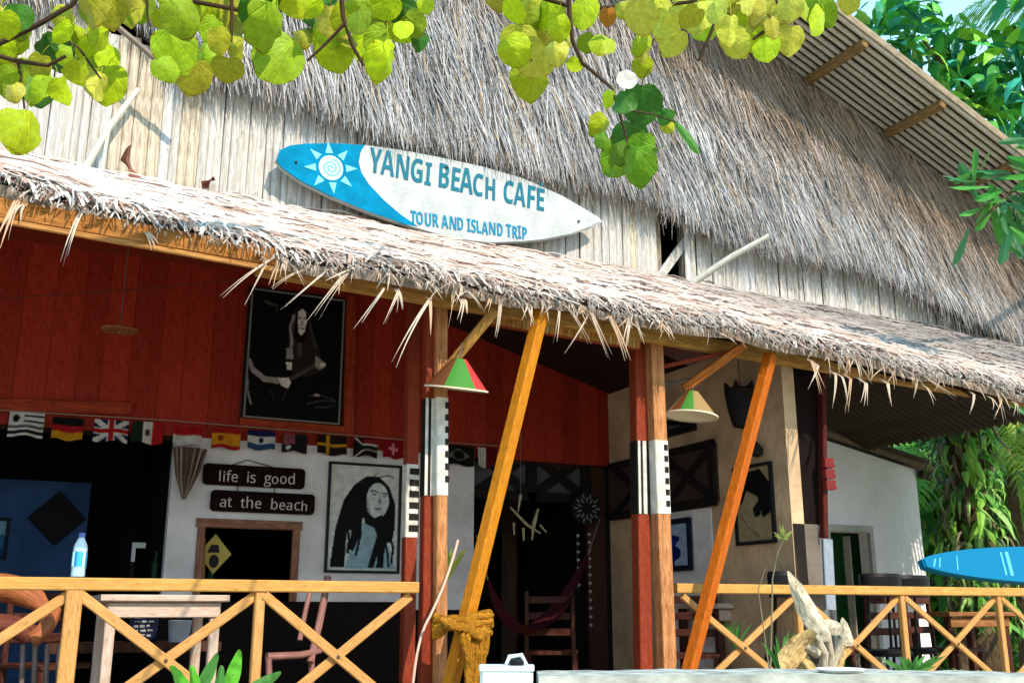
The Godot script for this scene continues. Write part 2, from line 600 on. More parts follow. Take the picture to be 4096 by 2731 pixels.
func lettering(text: String, a: Vector3, b: Vector3, height: float, m: Material, parent: Node, font_name := "Droid Sans", weight := 400) -> void:
	var f := SystemFont.new()
	f.font_names = PackedStringArray([font_name])
	f.font_weight = weight
	var total := f.get_string_size(text, HORIZONTAL_ALIGNMENT_LEFT, -1, 64).x
	var x := b - a
	var sx := x.length() / total
	x = x.normalized()
	var y := Vector3(0, 0, 1).cross(x)
	var sy := height / (64 * 0.715)
	for i in text.length():
		if text[i] == " ": continue
		var tm := TextMesh.new()
		tm.text = text[i]
		tm.font = f
		tm.font_size = 64
		tm.pixel_size = 1.0
		tm.depth = 2.0
		tm.horizontal_alignment = HORIZONTAL_ALIGNMENT_LEFT
		tm.vertical_alignment = VERTICAL_ALIGNMENT_BOTTOM
		var at := f.get_string_size(text.substr(0, i), HORIZONTAL_ALIGNMENT_LEFT, -1, 64).x
		# painted by hand: no two letters stand quite alike
		var turn := Basis(Vector3(0, 0, 1), rng.randfn(0, 0.018))
		var grow := 1.0 + rng.randfn(0, 0.025)
		var xf := Transform3D(turn * Basis(x * sx * grow, y * sy * grow, Vector3(0, 0, 0.002)), a + x * (at * sx) + y * (height * (rng.randfn(0, 0.012) - 0.3)))
		part("letter", tm, m, parent, xf)

func chair(at: Vector3, turn: float, m: Material, label: String, group: String) -> Node3D:
	var t := thing("wooden_chair", at, label, "chair", group)
	var bs := Basis(Vector3.UP, turn)
	var g := func(x: float, y: float, z: float) -> Vector3: return at + bs * Vector3(x, y, z)
	for s in [-1.0, 1.0]:
		timber("leg", g.call(0.2 * s, 0, 0.2), g.call(0.2 * s, 0.44, 0.2), 0.035, 0.035, m, t, bs.z)
		timber("leg", g.call(0.2 * s, 0, -0.22), g.call(0.19 * s, 0.95, -0.27), 0.035, 0.035, m, t, bs.z)
	timber("seat", g.call(0, 0.455, -0.24), g.call(0, 0.455, 0.23), 0.44, 0.03, m, t, Vector3.UP)
	for k in 3: timber("back_slat", g.call(-0.19, 0.62 + 0.13 * k, -0.25), g.call(0.19, 0.62 + 0.13 * k, -0.25), 0.06, 0.018, m, t, bs.z)
	return t

func table(x0: float, x1: float, z0: float, z1: float, top: float, m: Material, legs: Material, label: String) -> Node3D:
	var t := thing("cafe_table", Vector3((x0 + x1) / 2, DECK, (z0 + z1) / 2), label, "table", "")
	timber("table_top", Vector3(x0, top - 0.02, (z0 + z1) / 2), Vector3(x1, top - 0.02, (z0 + z1) / 2), z1 - z0, 0.04, m, t, Vector3.UP)
	timber("apron", Vector3(x0 + 0.05, top - 0.09, z1 - 0.05), Vector3(x1 - 0.05, top - 0.09, z1 - 0.05), 0.09, 0.02, m, t)
	for x in [x0 + 0.07, x1 - 0.07]:
		for z in [z0 + 0.07, z1 - 0.085]:
			timber("leg", Vector3(x, DECK, z), Vector3(x, top - 0.04, z), 0.06, 0.06, legs, t)
	return t

func frond(parent: Node, root: Vector3, tip: Vector3, sag: float, width: float, m: Material, n := 26) -> void:
	var st := start()
	var mid := (root + tip) / 2 + Vector3(0, sag, 0)
	var pts := curve(root, mid, tip, 10)
	tube(st, pts.map(func(p): return p - root), [0.018, 0.016, 0.014, 0.013, 0.012, 0.011, 0.01, 0.009, 0.008, 0.006, 0.003], 5)
	for i in n:
		var t := 0.12 + 0.88 * i / n
		var p := root.lerp(mid, t).lerp(mid.lerp(tip, t), t)
		var d := (mid - root).lerp(tip - mid, t).normalized()
		var s := d.cross(Vector3.UP).normalized()
		var l: float = width * sin(PI * min(1.0, 0.18 + t * 0.8)) * rng.randf_range(0.85, 1.1)
		for k in [-1.0, 1.0]:
			var q: Vector3 = p + (s * k * 0.75 + d * 0.55).normalized() * l - Vector3(0, l * rng.randf_range(0.25, 0.6), 0)
			var w := d * 0.022
			var c := p.lerp(q, 0.55) + Vector3(0, l * 0.1, 0)
			quad(st, p - root - w * 0.5, c - root - w, c - root + w, p - root + w * 0.5)
			tri(st, c - root - w, q - root, c - root + w)
	part("frond", st.commit(), m, parent, Transform3D(Basis(), root))

# ================================================================ the scene

func _ready() -> void:
	rng.seed = 20240611
	# ---- camera, sky, sun, exposure
	var cam := Camera3D.new()
	cam.name = "camera"
	add_child(cam)
	cam.position = Vector3(-2.893, 1.550, 5.932)
	cam.rotation = Vector3(0.25865, -0.45379, 0)
	cam.fov = 37.2201
	cam.near = 0.05
	cam.far = 900.0
	cam.current = true
	var env := Environment.new()
	var sky := Sky.new()
	var sm := ProceduralSkyMaterial.new()
	sm.sky_top_color = Color(0.4, 0.7, 0.87)
	sm.sky_horizon_color = Color(0.88, 0.92, 0.92)
	sm.sky_curve = 0.3
	sm.ground_bottom_color = Color(0.62, 0.56, 0.46)
	sm.ground_horizon_color = Color(0.7, 0.74, 0.72)
	sm.sky_energy_multiplier = 1.3
	sky.sky_material = sm
	env.background_mode = Environment.BG_SKY
	env.sky = sky
	env.tonemap_mode = Environment.TONE_MAPPER_LINEAR
	env.tonemap_exposure = 1.33
	env.sdfgi_enabled = true
	env.ssao_enabled = true
	env.ssil_enabled = true
	var we := WorldEnvironment.new()
	we.name = "world"
	we.environment = env
	add_child(we)
	var sun := DirectionalLight3D.new()
	sun.name = "sun"
	sun.light_energy = 1.4
	sun.light_color = Color(1.0, 0.94, 0.86)
	sun.light_angular_distance = 0.5
	sun.shadow_enabled = true
	add_child(sun)
	sun.look_at_from_position(Vector3(0.28, 1.02, 1.12) * 20.0, Vector3.ZERO)

	setting()
	build_cafe()
	railings()
	signs_and_pictures()
	inside()
	foreground()
	background()

func setting() -> void:
	var sand := plaster("sand", 0.58, 0.5, 0.38, 0.75, 0.25)
	var st := start()
	var n := 24
	for i in n:
		for j in n:
			var f := func(k: int) -> float: return pow(absf(k - n / 2.0) / (n / 2.0), 3.0) * 420.0 * signf(k - n / 2.0)
			var h := func(x: float, z: float) -> float: return 0.05 * sin(x * 0.7) * cos(z * 0.5) if absf(x) < 100 and absf(z) < 100 else 0.0
			var x0: float = f.call(i)
			var x1: float = f.call(i + 1)
			var z0: float = f.call(j)
			var z1: float = f.call(j + 1)
			quad(st, Vector3(x0, h.call(x0, z1), z1), Vector3(x1, h.call(x1, z1), z1), Vector3(x1, h.call(x1, z0), z0), Vector3(x0, h.call(x0, z0), z0))
	tag(part("sand_ground", st.commit(), sand, self), "pale beach sand around the cafe", "ground", "", "structure")

func build_cafe() -> void:
	cafe = thing("beach_cafe", Vector3(0, 0, 0), "thatched beach cafe with bamboo gable, red plank wall and open veranda", "building")
	var dark := flat("dark_inside", 0.012, 0.011, 0.01, 0.9)  # near-black colour stands in for the unlit rooms and gable
	var darkbrown := wood("dark_boards", 0.05, 0.022, 0.014, 0.7)
	var under := flat("thatch_under", 0.2, 0.15, 0.115, 0.95)

	# ---- bamboo gable wall, slat by slat
	var lining := start()
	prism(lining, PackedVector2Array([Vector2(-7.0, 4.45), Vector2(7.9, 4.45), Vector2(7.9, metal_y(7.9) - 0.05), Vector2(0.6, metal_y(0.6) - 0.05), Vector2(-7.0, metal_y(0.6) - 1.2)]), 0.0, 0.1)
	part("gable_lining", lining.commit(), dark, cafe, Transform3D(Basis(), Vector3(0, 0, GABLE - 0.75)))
	var backing := wood("bamboo_backing", 0.3, 0.26, 0.2, 0.8)
	var gable := slab("bamboo_wall", Vector3(-4.4, 4.52, GABLE - 0.1), Vector3(Vector3(2.514, 5.000, -1.800).x, 5.45, GABLE - 0.03), backing, cafe)
	slab("backing", Vector3(Vector3(2.762, 5.041, -1.800).x, 4.4, GABLE - 0.1), Vector3(7.9, 5.45, GABLE - 0.03), backing, gable)
	var st := start()
	for k in 6:
		var a0 := PI * k / 6.0
		var a1 := PI * (k + 1) / 6.0
		for s in [[0.0, 1.0]]:
			var p0 := Vector3(-cos(a0) * 0.5, 0, sin(a0) * 0.5)
			var p1 := Vector3(-cos(a1) * 0.5, 0, sin(a1) * 0.5)
			quad(st, p0, p1, p1 + Vector3.UP, p0 + Vector3.UP, k / 6.0, (k + 1) / 6.0, 0, 1)
	var half := st.commit()
	var bm := []
	for i in 8:
		var k := rng.randf_range(0.82, 1.08)
		var warm := rng.randf_range(0.0, 1.0)
		var m := wood("bamboo_%d" % i, 0.68 * k, (0.69 - 0.04 * warm) * k, (0.72 - 0.13 * warm) * k, 0.7, 0.72, 1.6, 1.3)
		m.uv1_offset = Vector3(rng.randf(), rng.randf(), 0)
		bm.append(m)
	var x := -4.3
	while x < 7.85:
		var w := rng.randf_range(0.055, 0.085)
		if x > 0.5: w *= 1.1
		var top: float = min(low_y(x) + 0.5, 6.6)
		if x < -1.95: top = (5.93 if x > -2.75 else 6.5) + rng.randf_range(-0.05, 0.05)
		var bottom := roof_y(x, -1.78) - 0.08
		# the torn opening in the bamboo right of the sign
		var hole_l: float = Vector3(2.503, 4.999, -1.800).x
		var hole_r: float = Vector3(2.773, 5.042, -1.800).x
		if x + w > hole_l and x < hole_r:
			x = hole_r
			continue
		var tilt := rng.randf_range(-0.006, 0.006)
		var b := Basis(Vector3(w * 1.02, 0, 0), Vector3(tilt * (top - bottom), top - bottom, 0), Vector3(0, 0, rng.randf_range(0.014, 0.024)))
		var slat_mat: Material = bm[rng.randi() % 8]
		if (x > -2.65 and x < -1.95 and rng.randf() < 0.6) or (x > 1.9 and x < 2.3 and rng.randf() < 0.4): slat_mat = wood("bamboo_stained", 0.67, 0.59, 0.47, 0.7, 0.6, 1.6, 1.3)
		part("bamboo_slat", half, slat_mat, gable, Transform3D(b, Vector3(x + w / 2, bottom, GABLE - 0.0 + rng.randf_range(-0.008, 0.008))))
		x += w + (rng.randf_range(0.005, 0.013) if rng.randf() < 0.16 else 0.001)
	timber("batten", Vector3(2.437, 4.599, -1.840), Vector3(2.876, 5.165, -1.840), 0.09, 0.03, bm[2], gable)

	# ---- steep thatched face above it
	var face := start()
	var cols := 64
	for i in cols:
		var xa := lerpf(-6.0, 10.5, float(i) / cols)
		var xb := lerpf(-6.0, 10.5, float(i + 1) / cols)
		var la := low_y(xa) + 0.09
		var lb := low_y(xb) + 0.09
		var ha: float = min(9.2, max(la + 0.2, metal_y(xa) - 0.02))
		var hb: float = min(9.2, max(lb + 0.2, metal_y(xb) - 0.02))
		quad(face, Vector3(xa, la, face_z(la)), Vector3(xb, lb, face_z(lb)), Vector3(xb, hb, face_z(hb)), Vector3(xa, ha, face_z(ha)))
		quad(face, Vector3(xb, lb, face_z(lb) - 0.14), Vector3(xa, la, face_z(la) - 0.14), Vector3(xa, ha, face_z(ha) - 0.14), Vector3(xb, hb, face_z(hb) - 0.14))
		quad(face, Vector3(xa, la, face_z(la) - 0.14), Vector3(xb, lb, face_z(lb) - 0.14), Vector3(xb, lb, face_z(lb)), Vector3(xa, la, face_z(la)))
	var thatch := part("gable_thatch", face.commit(), under, cafe)
	var straw := tinted("straw", 0.9)
	var xfs := []
	var tints := []
	var patch := FastNoiseLite.new()
	patch.seed = 8
	patch.frequency = 0.9
	for i in 38000:
		var px := rng.randf_range(-4.4, 8.8)
		var lo := low_y(px)
		var hi: float = min(8.3, metal_y(px) - 0.05)
		if hi < lo: continue
		var l := rng.randf_range(0.3, 0.75)
		var py := rng.randf_range(lo + l * 0.85, hi + 0.1)
		if rng.randf() < 0.16: py = lo + l * rng.randf_range(0.75, 1.1)
		var lift := rng.randf_range(0.0, 0.07) + 0.03 * patch.get_noise_2d(px * 2, py * 2)
		var swirl := patch.get_noise_2d(px * 1.3 + 80, py * 1.3)
		var d := Vector3(0.16 + 0.22 * swirl + rng.randfn(0.0, 0.16), -1, 0.16 + 0.1 * swirl + rng.randfn(0.06, 0.09))
		var course := fposmod(py + 0.15 * patch.get_noise_2d(px * 0.8, 5.0), 0.62) / 0.62
		lift += 0.05 * (1.0 - course)
		xfs.append(lay(Vector3(px, py, face_z(py) + 0.01 + lift), d, Vector3(rng.randf_range(-0.5, 0.5), 0.2, 1), rng.randf_range(0.006, 0.015), l, 0.025))
		var k := rng.randf()
		var c := Color(0.46, 0.445, 0.44).lerp(Color(0.68, 0.67, 0.67), rng.randf())
		if k < 0.14: c = Color(0.21, 0.185, 0.165)
		elif k < 0.22: c = Color(0.5, 0.36, 0.22)
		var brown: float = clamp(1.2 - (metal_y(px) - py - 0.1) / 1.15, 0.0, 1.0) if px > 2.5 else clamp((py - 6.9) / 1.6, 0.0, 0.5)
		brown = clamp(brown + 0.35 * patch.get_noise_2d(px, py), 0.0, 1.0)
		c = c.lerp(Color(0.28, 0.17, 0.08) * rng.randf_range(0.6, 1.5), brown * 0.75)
		var tone := 0.93 + 0.5 * patch.get_noise_2d(px * 1.7 + 40, py * 1.7)
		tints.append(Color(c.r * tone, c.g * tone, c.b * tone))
	for i in 800:
		var px := rng.randf_range(-2.2, 7.6)
		var lo := low_y(px)
		var l := rng.randf_range(0.15, 0.45)
		var py := lo + l * rng.randf_range(0.35, 0.9)
		xfs.append(lay(Vector3(px, py, face_z(py) + rng.randf_range(0.0, 0.05)), Vector3(0.15 + rng.randfn(0, 0.22), -1, rng.randfn(0.0, 0.05)), Vector3(rng.randf_range(-0.5, 0.5), 0.2, 1), rng.randf_range(0.005, 0.012), l, 0.03))
		tints.append(Color(0.32, 0.28, 0.24).lerp(Color(0.66, 0.6, 0.54), rng.randf()))
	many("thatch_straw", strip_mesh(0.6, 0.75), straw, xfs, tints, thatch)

	# ---- corrugated iron roof whose verge overhangs the thatched face
	var iron := plaster("corrugated_iron", 0.1, 0.085, 0.065, 0.72, 1.3)
	iron.cull_mode = BaseMaterial3D.CULL_DISABLED
	var sheet := start()
	var zv := -0.86
	var step := 0.0095
	var zc := -4.0
	while zc < zv:
		var ya := 0.03 * sin(zc / 0.076 * TAU)
		var yb := 0.03 * sin((zc + step) / 0.076 * TAU)
		for q in [[0.5, 4.9], [4.9, 11.0]]:
			var a: float = q[0]
			var b: float = q[1]
			quad(sheet, Vector3(a, metal_y(a) + ya + 0.1, zc), Vector3(a, metal_y(a) + yb + 0.1, zc + step), Vector3(b, metal_y(b) + yb + 0.1, zc + step), Vector3(b, metal_y(b) + ya + 0.1, zc))
		zc += step
	var metal := part("corrugated_roof", sheet.commit(), iron, cafe)
	var purl := wood("purlin_wood", 0.3, 0.19, 0.08, 0.7)
	for px in [2.3, 3.4, 4.52, 5.58, 6.68, 7.75, 8.8]:
		timber("purlin", Vector3(px, metal_y(px) - 0.055, -2.4), Vector3(px, metal_y(px) - 0.055, zv - 0.03), 0.085, 0.09, purl, metal, Vector3(0.4, 1, 0))
	var cane_mats := [wood("roof_cane_a", 0.58, 0.55, 0.47, 0.7, 0.7, 6.0, 0.8), wood("roof_cane_b", 0.5, 0.47, 0.4, 0.7, 0.7, 6.0, 0.8), wood("roof_cane_c", 0.62, 0.58, 0.48, 0.7, 0.7, 6.0, 0.8)]
	var cz := zv - 0.03
	while cz > -2.5:
		tube_part("roof_cane", [Vector3(1.0, metal_y(1.0) + 0.01, cz), Vector3(5.5, metal_y(5.5) + 0.012, cz + rng.randf_range(-0.006, 0.006)), Vector3(10.8, metal_y(10.8) + 0.01, cz)], [0.029], cane_mats[rng.randi() % 3], metal, 8)
		cz -= 0.088
	timber("verge_board", Vector3(1.0, metal_y(1.0) + 0.055, zv + 0.014), Vector3(10.0, metal_y(10.0) + 0.055, zv + 0.014), 0.09, 0.025, wood("verge_wood", 0.4, 0.33, 0.23), metal)

	# ---- veranda roof: a slab, loose palm strips on it, and the fringe that hangs from the eave
	var vr := start()
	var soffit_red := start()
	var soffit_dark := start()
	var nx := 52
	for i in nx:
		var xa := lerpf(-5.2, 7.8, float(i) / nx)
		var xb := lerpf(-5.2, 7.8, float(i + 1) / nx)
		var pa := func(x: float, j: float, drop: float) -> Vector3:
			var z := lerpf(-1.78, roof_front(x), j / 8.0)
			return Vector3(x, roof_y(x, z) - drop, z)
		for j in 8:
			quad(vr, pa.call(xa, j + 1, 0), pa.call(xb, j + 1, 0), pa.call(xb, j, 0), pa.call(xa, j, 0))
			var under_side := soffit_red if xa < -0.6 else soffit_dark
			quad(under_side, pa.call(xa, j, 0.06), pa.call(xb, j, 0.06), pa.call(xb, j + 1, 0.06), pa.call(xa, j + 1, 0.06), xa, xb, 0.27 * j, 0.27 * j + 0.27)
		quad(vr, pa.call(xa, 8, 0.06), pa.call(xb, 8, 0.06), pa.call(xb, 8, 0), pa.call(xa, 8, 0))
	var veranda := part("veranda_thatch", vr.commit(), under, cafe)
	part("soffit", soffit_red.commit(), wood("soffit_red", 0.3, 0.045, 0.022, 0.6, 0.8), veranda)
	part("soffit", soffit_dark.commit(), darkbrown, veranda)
	xfs = []
	tints = []
	for i in 24000:
		var px := rng.randf_range(-4.6, 7.7)
		var pz := rng.randf_range(-1.85, min(0.32, roof_front(px)))
		var l := rng.randf_range(0.22, 0.6)
		var d := Vector3(rng.randfn(0.25, 0.6), -0.545, 1.0)
		var lying := rng.randf() < 0.62
		if lying: d = Vector3(1.0, -0.045 - rng.randf() * 0.1, rng.randf_range(-0.1, 0.28)) * (1.0 if rng.randf() < 0.7 else -1.0)
		var y := roof_y(px, pz) + rng.randf_range(0.005, 0.075)
		if not lying and pz + l * 0.8 > 0.44: l = max(0.08, (0.44 - pz) / 0.8)
		xfs.append(lay(Vector3(px, y, pz), d, Vector3(rng.randf_range(-0.5, 0.5), 1, 0.4), rng.randf_range(0.006, 0.02) if rng.randf() < 0.62 else rng.randf_range(0.016, 0.045), l, 0.045))
		var k := rng.randf()
		var c := Color(0.52, 0.42, 0.36).lerp(Color(0.64, 0.55, 0.49), rng.randf()).lerp(Color(0.66, 0.64, 0.61), clampf((-0.8 - px) / 2.5, 0.0, 0.8))
		if k < 0.2: c = Color(0.43, 0.29, 0.23)
		elif k < 0.27: c = Color(0.17, 0.1, 0.08)
		var aged: float = clamp((px - 1.0) / 3.5, 0.0, 1.0) * clamp((0.3 - pz) / 1.2, 0.0, 1.0)
		c = c.lerp(Color(0.2, 0.18, 0.17) * rng.randf_range(0.5, 1.6), aged * 0.85)
		tints.append(c)
	many("palm_litter", strip_mesh(0.9, 0.6), straw, xfs, tints, veranda)
	fringe(veranda)
	timber("batten", Vector3(-1.310, 3.861, -0.241), Vector3(-1.109, 3.788, -0.122), 0.05, 0.05, wood("red_batten", 0.42, 0.12, 0.06), veranda)

	# ---- eave beam, the bamboo fringe board under it, ceiling boards
	var gold := wood("gold_wood", 0.6, 0.32, 0.085, 0.5, 0.6)
	var redwood := wood("red_wood", 0.3, 0.05, 0.018, 0.5, 0.5)
	timber("eave_beam", Vector3(-3.713, 3.579, 0.350), Vector3(-1.674, 3.509, 0.350), 0.11, 0.07, wood("beam_orange", 0.46, 0.19, 0.045, 0.6, 0.6), cafe, Vector3(0, 0, 1))
	timber("eave_beam", Vector3(-1.75, 3.53, 0.1), Vector3(5.0, 3.31, 0.1), 0.1, 0.07, gold, cafe, Vector3(0, 0, 1))
	timber("eave_batten", Vector3(-3.698, 3.506, 0.395), Vector3(-1.680, 3.428, 0.395), 0.03, 0.022, wood("gold_wood_light", 0.55, 0.26, 0.08), cafe)
	var fa: Vector3 = Vector3(-0.189, 3.411, 0.100)
	var fb: Vector3 = Vector3(0.964, 3.349, 0.100)
	var board := timber("eave_fascia", Vector3(fa.x, 3.375, 0.07), Vector3(fb.x, 3.335, 0.07), 0.025, 0.02, redwood, cafe)
	var sx := fa.x
	var smats := [wood("split_a", 0.62, 0.33, 0.1), wood("split_b", 0.72, 0.46, 0.17), wood("split_c", 0.55, 0.25, 0.06)]
	while sx < fb.x:
		var sw := rng.randf_range(0.026, 0.04)
		var t := (sx - fa.x) / (fb.x - fa.x)
		part("fascia_slat", timber_mesh(sw, 0.012, 0.28, 0.004), smats[rng.randi() % 3], board, Transform3D(Basis(Vector3(0, 0, 1), rng.randf_range(-0.02, 0.02)), Vector3(sx + sw / 2, lerpf(3.515, 3.475, t), 0.088)))
		sx += sw + 0.003

	# ---- red plank wall
	var wall := slab("red_wall", Vector3(-4.6, 2.9, WALL - 0.1), Vector3(2.4, 4.9, WALL - 0.03), darkbrown, cafe)
	var rm := []
	for i in 5:
		var k := rng.randf_range(0.8, 1.2)
		rm.append(wood("red_plank_%d" % i, 0.37 * k, 0.033 * k, 0.015 * k, 0.55, 0.75, 5.0, 0.8))
	x = -4.6
	while x < 2.38:
		var w: float = min(rng.randf_range(0.17, 0.24), 2.4 - x)
		part("plank", timber_mesh(w, 0.025, 1.97, 0.0035), rm[rng.randi() % 5], wall, Transform3D(Basis(), Vector3(x + w / 2, 3.915, WALL - 0.013)))
		x += w + 0.0012
	var trim := wood("red_trim", 0.42, 0.055, 0.018, 0.45)
	timber("trim", Vector3(-0.339, 4.317, -2.660), Vector3(-0.309, 3.035, -2.660), 0.1, 0.03, trim, wall)
	timber("trim", Vector3(-1.260, 3.084, -2.660), Vector3(-0.351, 3.078, -2.660), 0.07, 0.028, trim, wall)
	timber("trim", Vector3(-3.650, 3.034, -2.660), Vector3(-2.131, 3.121, -2.660), 0.1, 0.03, trim, wall)

	# ---- white lower wall with a timber framed hatch
	var white := plaster("white_wash", 0.76, 0.71, 0.69, 0.86, 0.8)
	var w4 := [-1.766, 1.616, 0.235, 2.963]
	var h4 := [-1.526, 1.550, -0.694, 2.207]
	var lower := slab("white_wall", Vector3(w4[0], h4[3], WALL - 0.12), Vector3(w4[2], 2.93, WALL), white, cafe)
	slab("wall_pier", Vector3(w4[0], w4[1], WALL - 0.12), Vector3(h4[0], h4[3], WALL), white, lower)
	slab("wall_pier", Vector3(h4[2], w4[1], WALL - 0.12), Vector3(w4[2], h4[3], WALL), white, lower)
	var hatch := wood("hatch_wood", 0.36, 0.17, 0.11, 0.6)
	var hf := timber("hatch_frame", Vector3(h4[0] - 0.02, h4[3] + 0.03, WALL), Vector3(h4[2] + 0.02, h4[3] + 0.03, WALL), 0.07, 0.05, hatch, cafe)
	timber("jamb", Vector3(h4[0] + 0.025, w4[1], WALL), Vector3(h4[0] + 0.025, h4[3], WALL), 0.06, 0.05, hatch, hf)
	timber("jamb", Vector3(h4[2] - 0.025, w4[1], WALL), Vector3(h4[2] - 0.025, h4[3], WALL), 0.06, 0.05, hatch, hf)
	slab("dado", Vector3(w4[0], DECK, WALL - 0.12), Vector3(w4[2] + 0.02, w4[1], WALL - 0.01), flat("dado_black", 0.01, 0.007, 0.006, 0.95), cafe)
	var p4 := [0.613, 1.550, 0.926, 2.875]
	slab("white_panel", Vector3(w4[2] + 0.03, p4[1], WALL - 0.12), Vector3(p4[2], 2.93, WALL), white, cafe)
	slab("dado", Vector3(w4[2] + 0.03, DECK, WALL - 0.12), Vector3(p4[2], p4[1], WALL - 0.01), mats["dado_black"], cafe)

	# ---- side wall that comes forward to the veranda's edge
	var tan := plaster("tan_plaster", 0.66, 0.45, 0.27, 0.8, 0.8)
	var sw2 := start()
	prism(sw2, PackedVector2Array([Vector2(-5.2, DECK), Vector2(-0.1, DECK), Vector2(-0.1, 3.42), Vector2(-0.45, 3.66), Vector2(-5.2, 3.66)]), 0.0, 0.12)
	part("side_wall", sw2.commit(), tan, cafe, Transform3D(Basis(Vector3(0, 0, 1), Vector3(0, 1, 0), Vector3(1, 0, 0)), Vector3(2.4, 0, 0)))
	var lw := [1.849, 1.550, 2.661, 2.180]
	slab("low_wall", Vector3(2.405, DECK, -0.2), Vector3(lw[2], lw[3], -0.1), plaster("grey_plaster", 0.17, 0.14, 0.115, 0.85), cafe)  # plaster toned down in place of shade, since sun reaches it
	var dk := [2.376, 2.189, 2.772, 3.568]
	slab("dark_opening", Vector3(2.405, lw[3], -0.2), Vector3(dk[2], 3.5, -0.12), flat("dark_opening", 0.009, 0.005, 0.004, 0.9), cafe)  # near-black sheet stands in for the shade of an opening
	timber("side_post", Vector3(2.794, 3.453, -0.070), Vector3(2.676, 2.078, -0.070), 0.045, 0.06, wood("dark_red_post", 0.1, 0.018, 0.014), cafe)
	timber("white_board", Vector3(2.920, 2.089, -0.300), Vector3(2.899, 1.550, -0.300), 0.1, 0.03, plaster("pale_board", 0.38, 0.44, 0.52), cafe)

	# ---- dark ceiling that falls to the right, floors and the rooms behind
	var ceil := start()
	var ca: Vector3 = Vector3(0.597, 4.188, -2.700)
	prism(ceil, PackedVector2Array([Vector2(ca.x, ca.y), Vector2(2.5, 3.64), Vector2(2.5, 3.7), Vector2(ca.x, ca.y + 0.06)]), -2.69, -1.45)
	part("sloping_ceiling", ceil.commit(), flat("dark_ceiling", 0.03, 0.015, 0.01, 0.8), cafe)
	slab("upper_ceiling", Vector3(-4.9, 4.42, -5.4), Vector3(4.9, 4.5, GABLE - 0.17), mats["soffit_red"], cafe)
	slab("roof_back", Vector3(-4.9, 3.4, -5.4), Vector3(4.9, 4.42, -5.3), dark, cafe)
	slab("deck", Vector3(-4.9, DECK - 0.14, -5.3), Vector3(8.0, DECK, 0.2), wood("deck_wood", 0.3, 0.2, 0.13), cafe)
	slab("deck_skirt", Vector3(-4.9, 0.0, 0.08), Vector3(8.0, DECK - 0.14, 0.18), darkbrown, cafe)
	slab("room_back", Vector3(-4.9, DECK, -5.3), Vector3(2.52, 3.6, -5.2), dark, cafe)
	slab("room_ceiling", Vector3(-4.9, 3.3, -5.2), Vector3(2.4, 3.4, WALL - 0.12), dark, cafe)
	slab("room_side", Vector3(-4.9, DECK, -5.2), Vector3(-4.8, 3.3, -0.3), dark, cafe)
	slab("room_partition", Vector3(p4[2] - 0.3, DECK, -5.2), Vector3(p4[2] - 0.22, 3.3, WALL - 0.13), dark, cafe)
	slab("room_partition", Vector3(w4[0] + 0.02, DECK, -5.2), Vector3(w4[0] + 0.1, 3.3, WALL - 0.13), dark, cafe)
	var bl := [-3.254, 1.796, -2.260, 2.701]
	slab("blue_wall", Vector3(-4.8, DECK, -4.5), Vector3(bl[2], bl[3], -4.4), plaster("blue_paint", 0.055, 0.12, 0.28, 0.8), cafe)
	slab("door_lining", Vector3(2.36, DECK, WALL - 2.0), Vector3(2.399, 3.0, WALL - 0.02), dark, cafe)
	# lattice over the doorway
	var lt := [0.951, 2.596, 2.150, 3.014]
	var lat := slab("lattice", Vector3(lt[0], lt[1], WALL - 0.1), Vector3(lt[2], lt[3], WALL - 0.085), flat("lattice_back", 0.09, 0.08, 0.085, 0.8), cafe)
	var lb2 := flat("lattice_bar", 0.012, 0.01, 0.009, 0.6)
	var half_w: float = (lt[2] - lt[0]) / 2
	for k in 2:
		var l0: float = lt[0] + half_w * k
		timber("bar", Vector3(l0, lt[1], WALL - 0.06), Vector3(l0 + half_w, lt[3], WALL - 0.06), 0.09, 0.02, lb2, lat)
		timber("bar", Vector3(l0, lt[3], WALL - 0.045), Vector3(l0 + half_w, lt[1], WALL - 0.045), 0.09, 0.02, lb2, lat)
		timber("bar", Vector3(l0 + half_w, lt[1] - 0.04, WALL - 0.05), Vector3(l0 + half_w, lt[3], WALL - 0.05), 0.1, 0.05, lb2, lat)
	timber("bar", Vector3(lt[0], lt[1], WALL - 0.05), Vector3(lt[2], lt[1], WALL - 0.05), 0.09, 0.05, lb2, lat)
	timber("bar", Vector3(lt[0], lt[3], WALL - 0.05), Vector3(lt[2], lt[3], WALL - 0.05), 0.1, 0.05, lb2, lat)
	slab("lintel", Vector3(lt[0], lt[3], WALL - 0.1), Vector3(2.4, 2.95, WALL - 0.06), redwood, cafe)
	slab("door_cheek", Vector3(lt[2] + 0.02, DECK, WALL - 0.1), Vector3(2.4, lt[3], WALL - 0.04), flat("door_cheek", 0.05, 0.022, 0.014, 0.7), cafe)
	# dark lattice window in the side wall
	var sl := [-2.711, 2.425, -0.959, 2.915]
	var slat := slab("side_lattice", Vector3(2.375, sl[1], WALL + 0.01), Vector3(2.398, sl[3], sl[2]), flat("side_lattice_back", 0.05, 0.03, 0.025, 0.8), cafe)
	var ends := [[-2.6, -1.75], [-1.75, sl[2]]]
	for e in ends:
		for q in [[sl[1], sl[3], 2.365], [sl[3], sl[1], 2.355]]:
			timber("bar", Vector3(q[2], q[0], e[0]), Vector3(q[2], q[1], e[1]), 0.07, 0.018, lb2, slat, Vector3(1, 0, 0))
		timber("bar", Vector3(2.36, sl[1] - 0.03, e[1] - 0.04), Vector3(2.36, sl[3] + 0.03, e[1] - 0.04), 0.08, 0.03, lb2, slat, Vector3(1, 0, 0))
	timber("bar", Vector3(2.36, sl[1], -2.65), Vector3(2.36, sl[1], sl[2]), 0.07, 0.034, lb2, slat, Vector3(1, 0, 0))
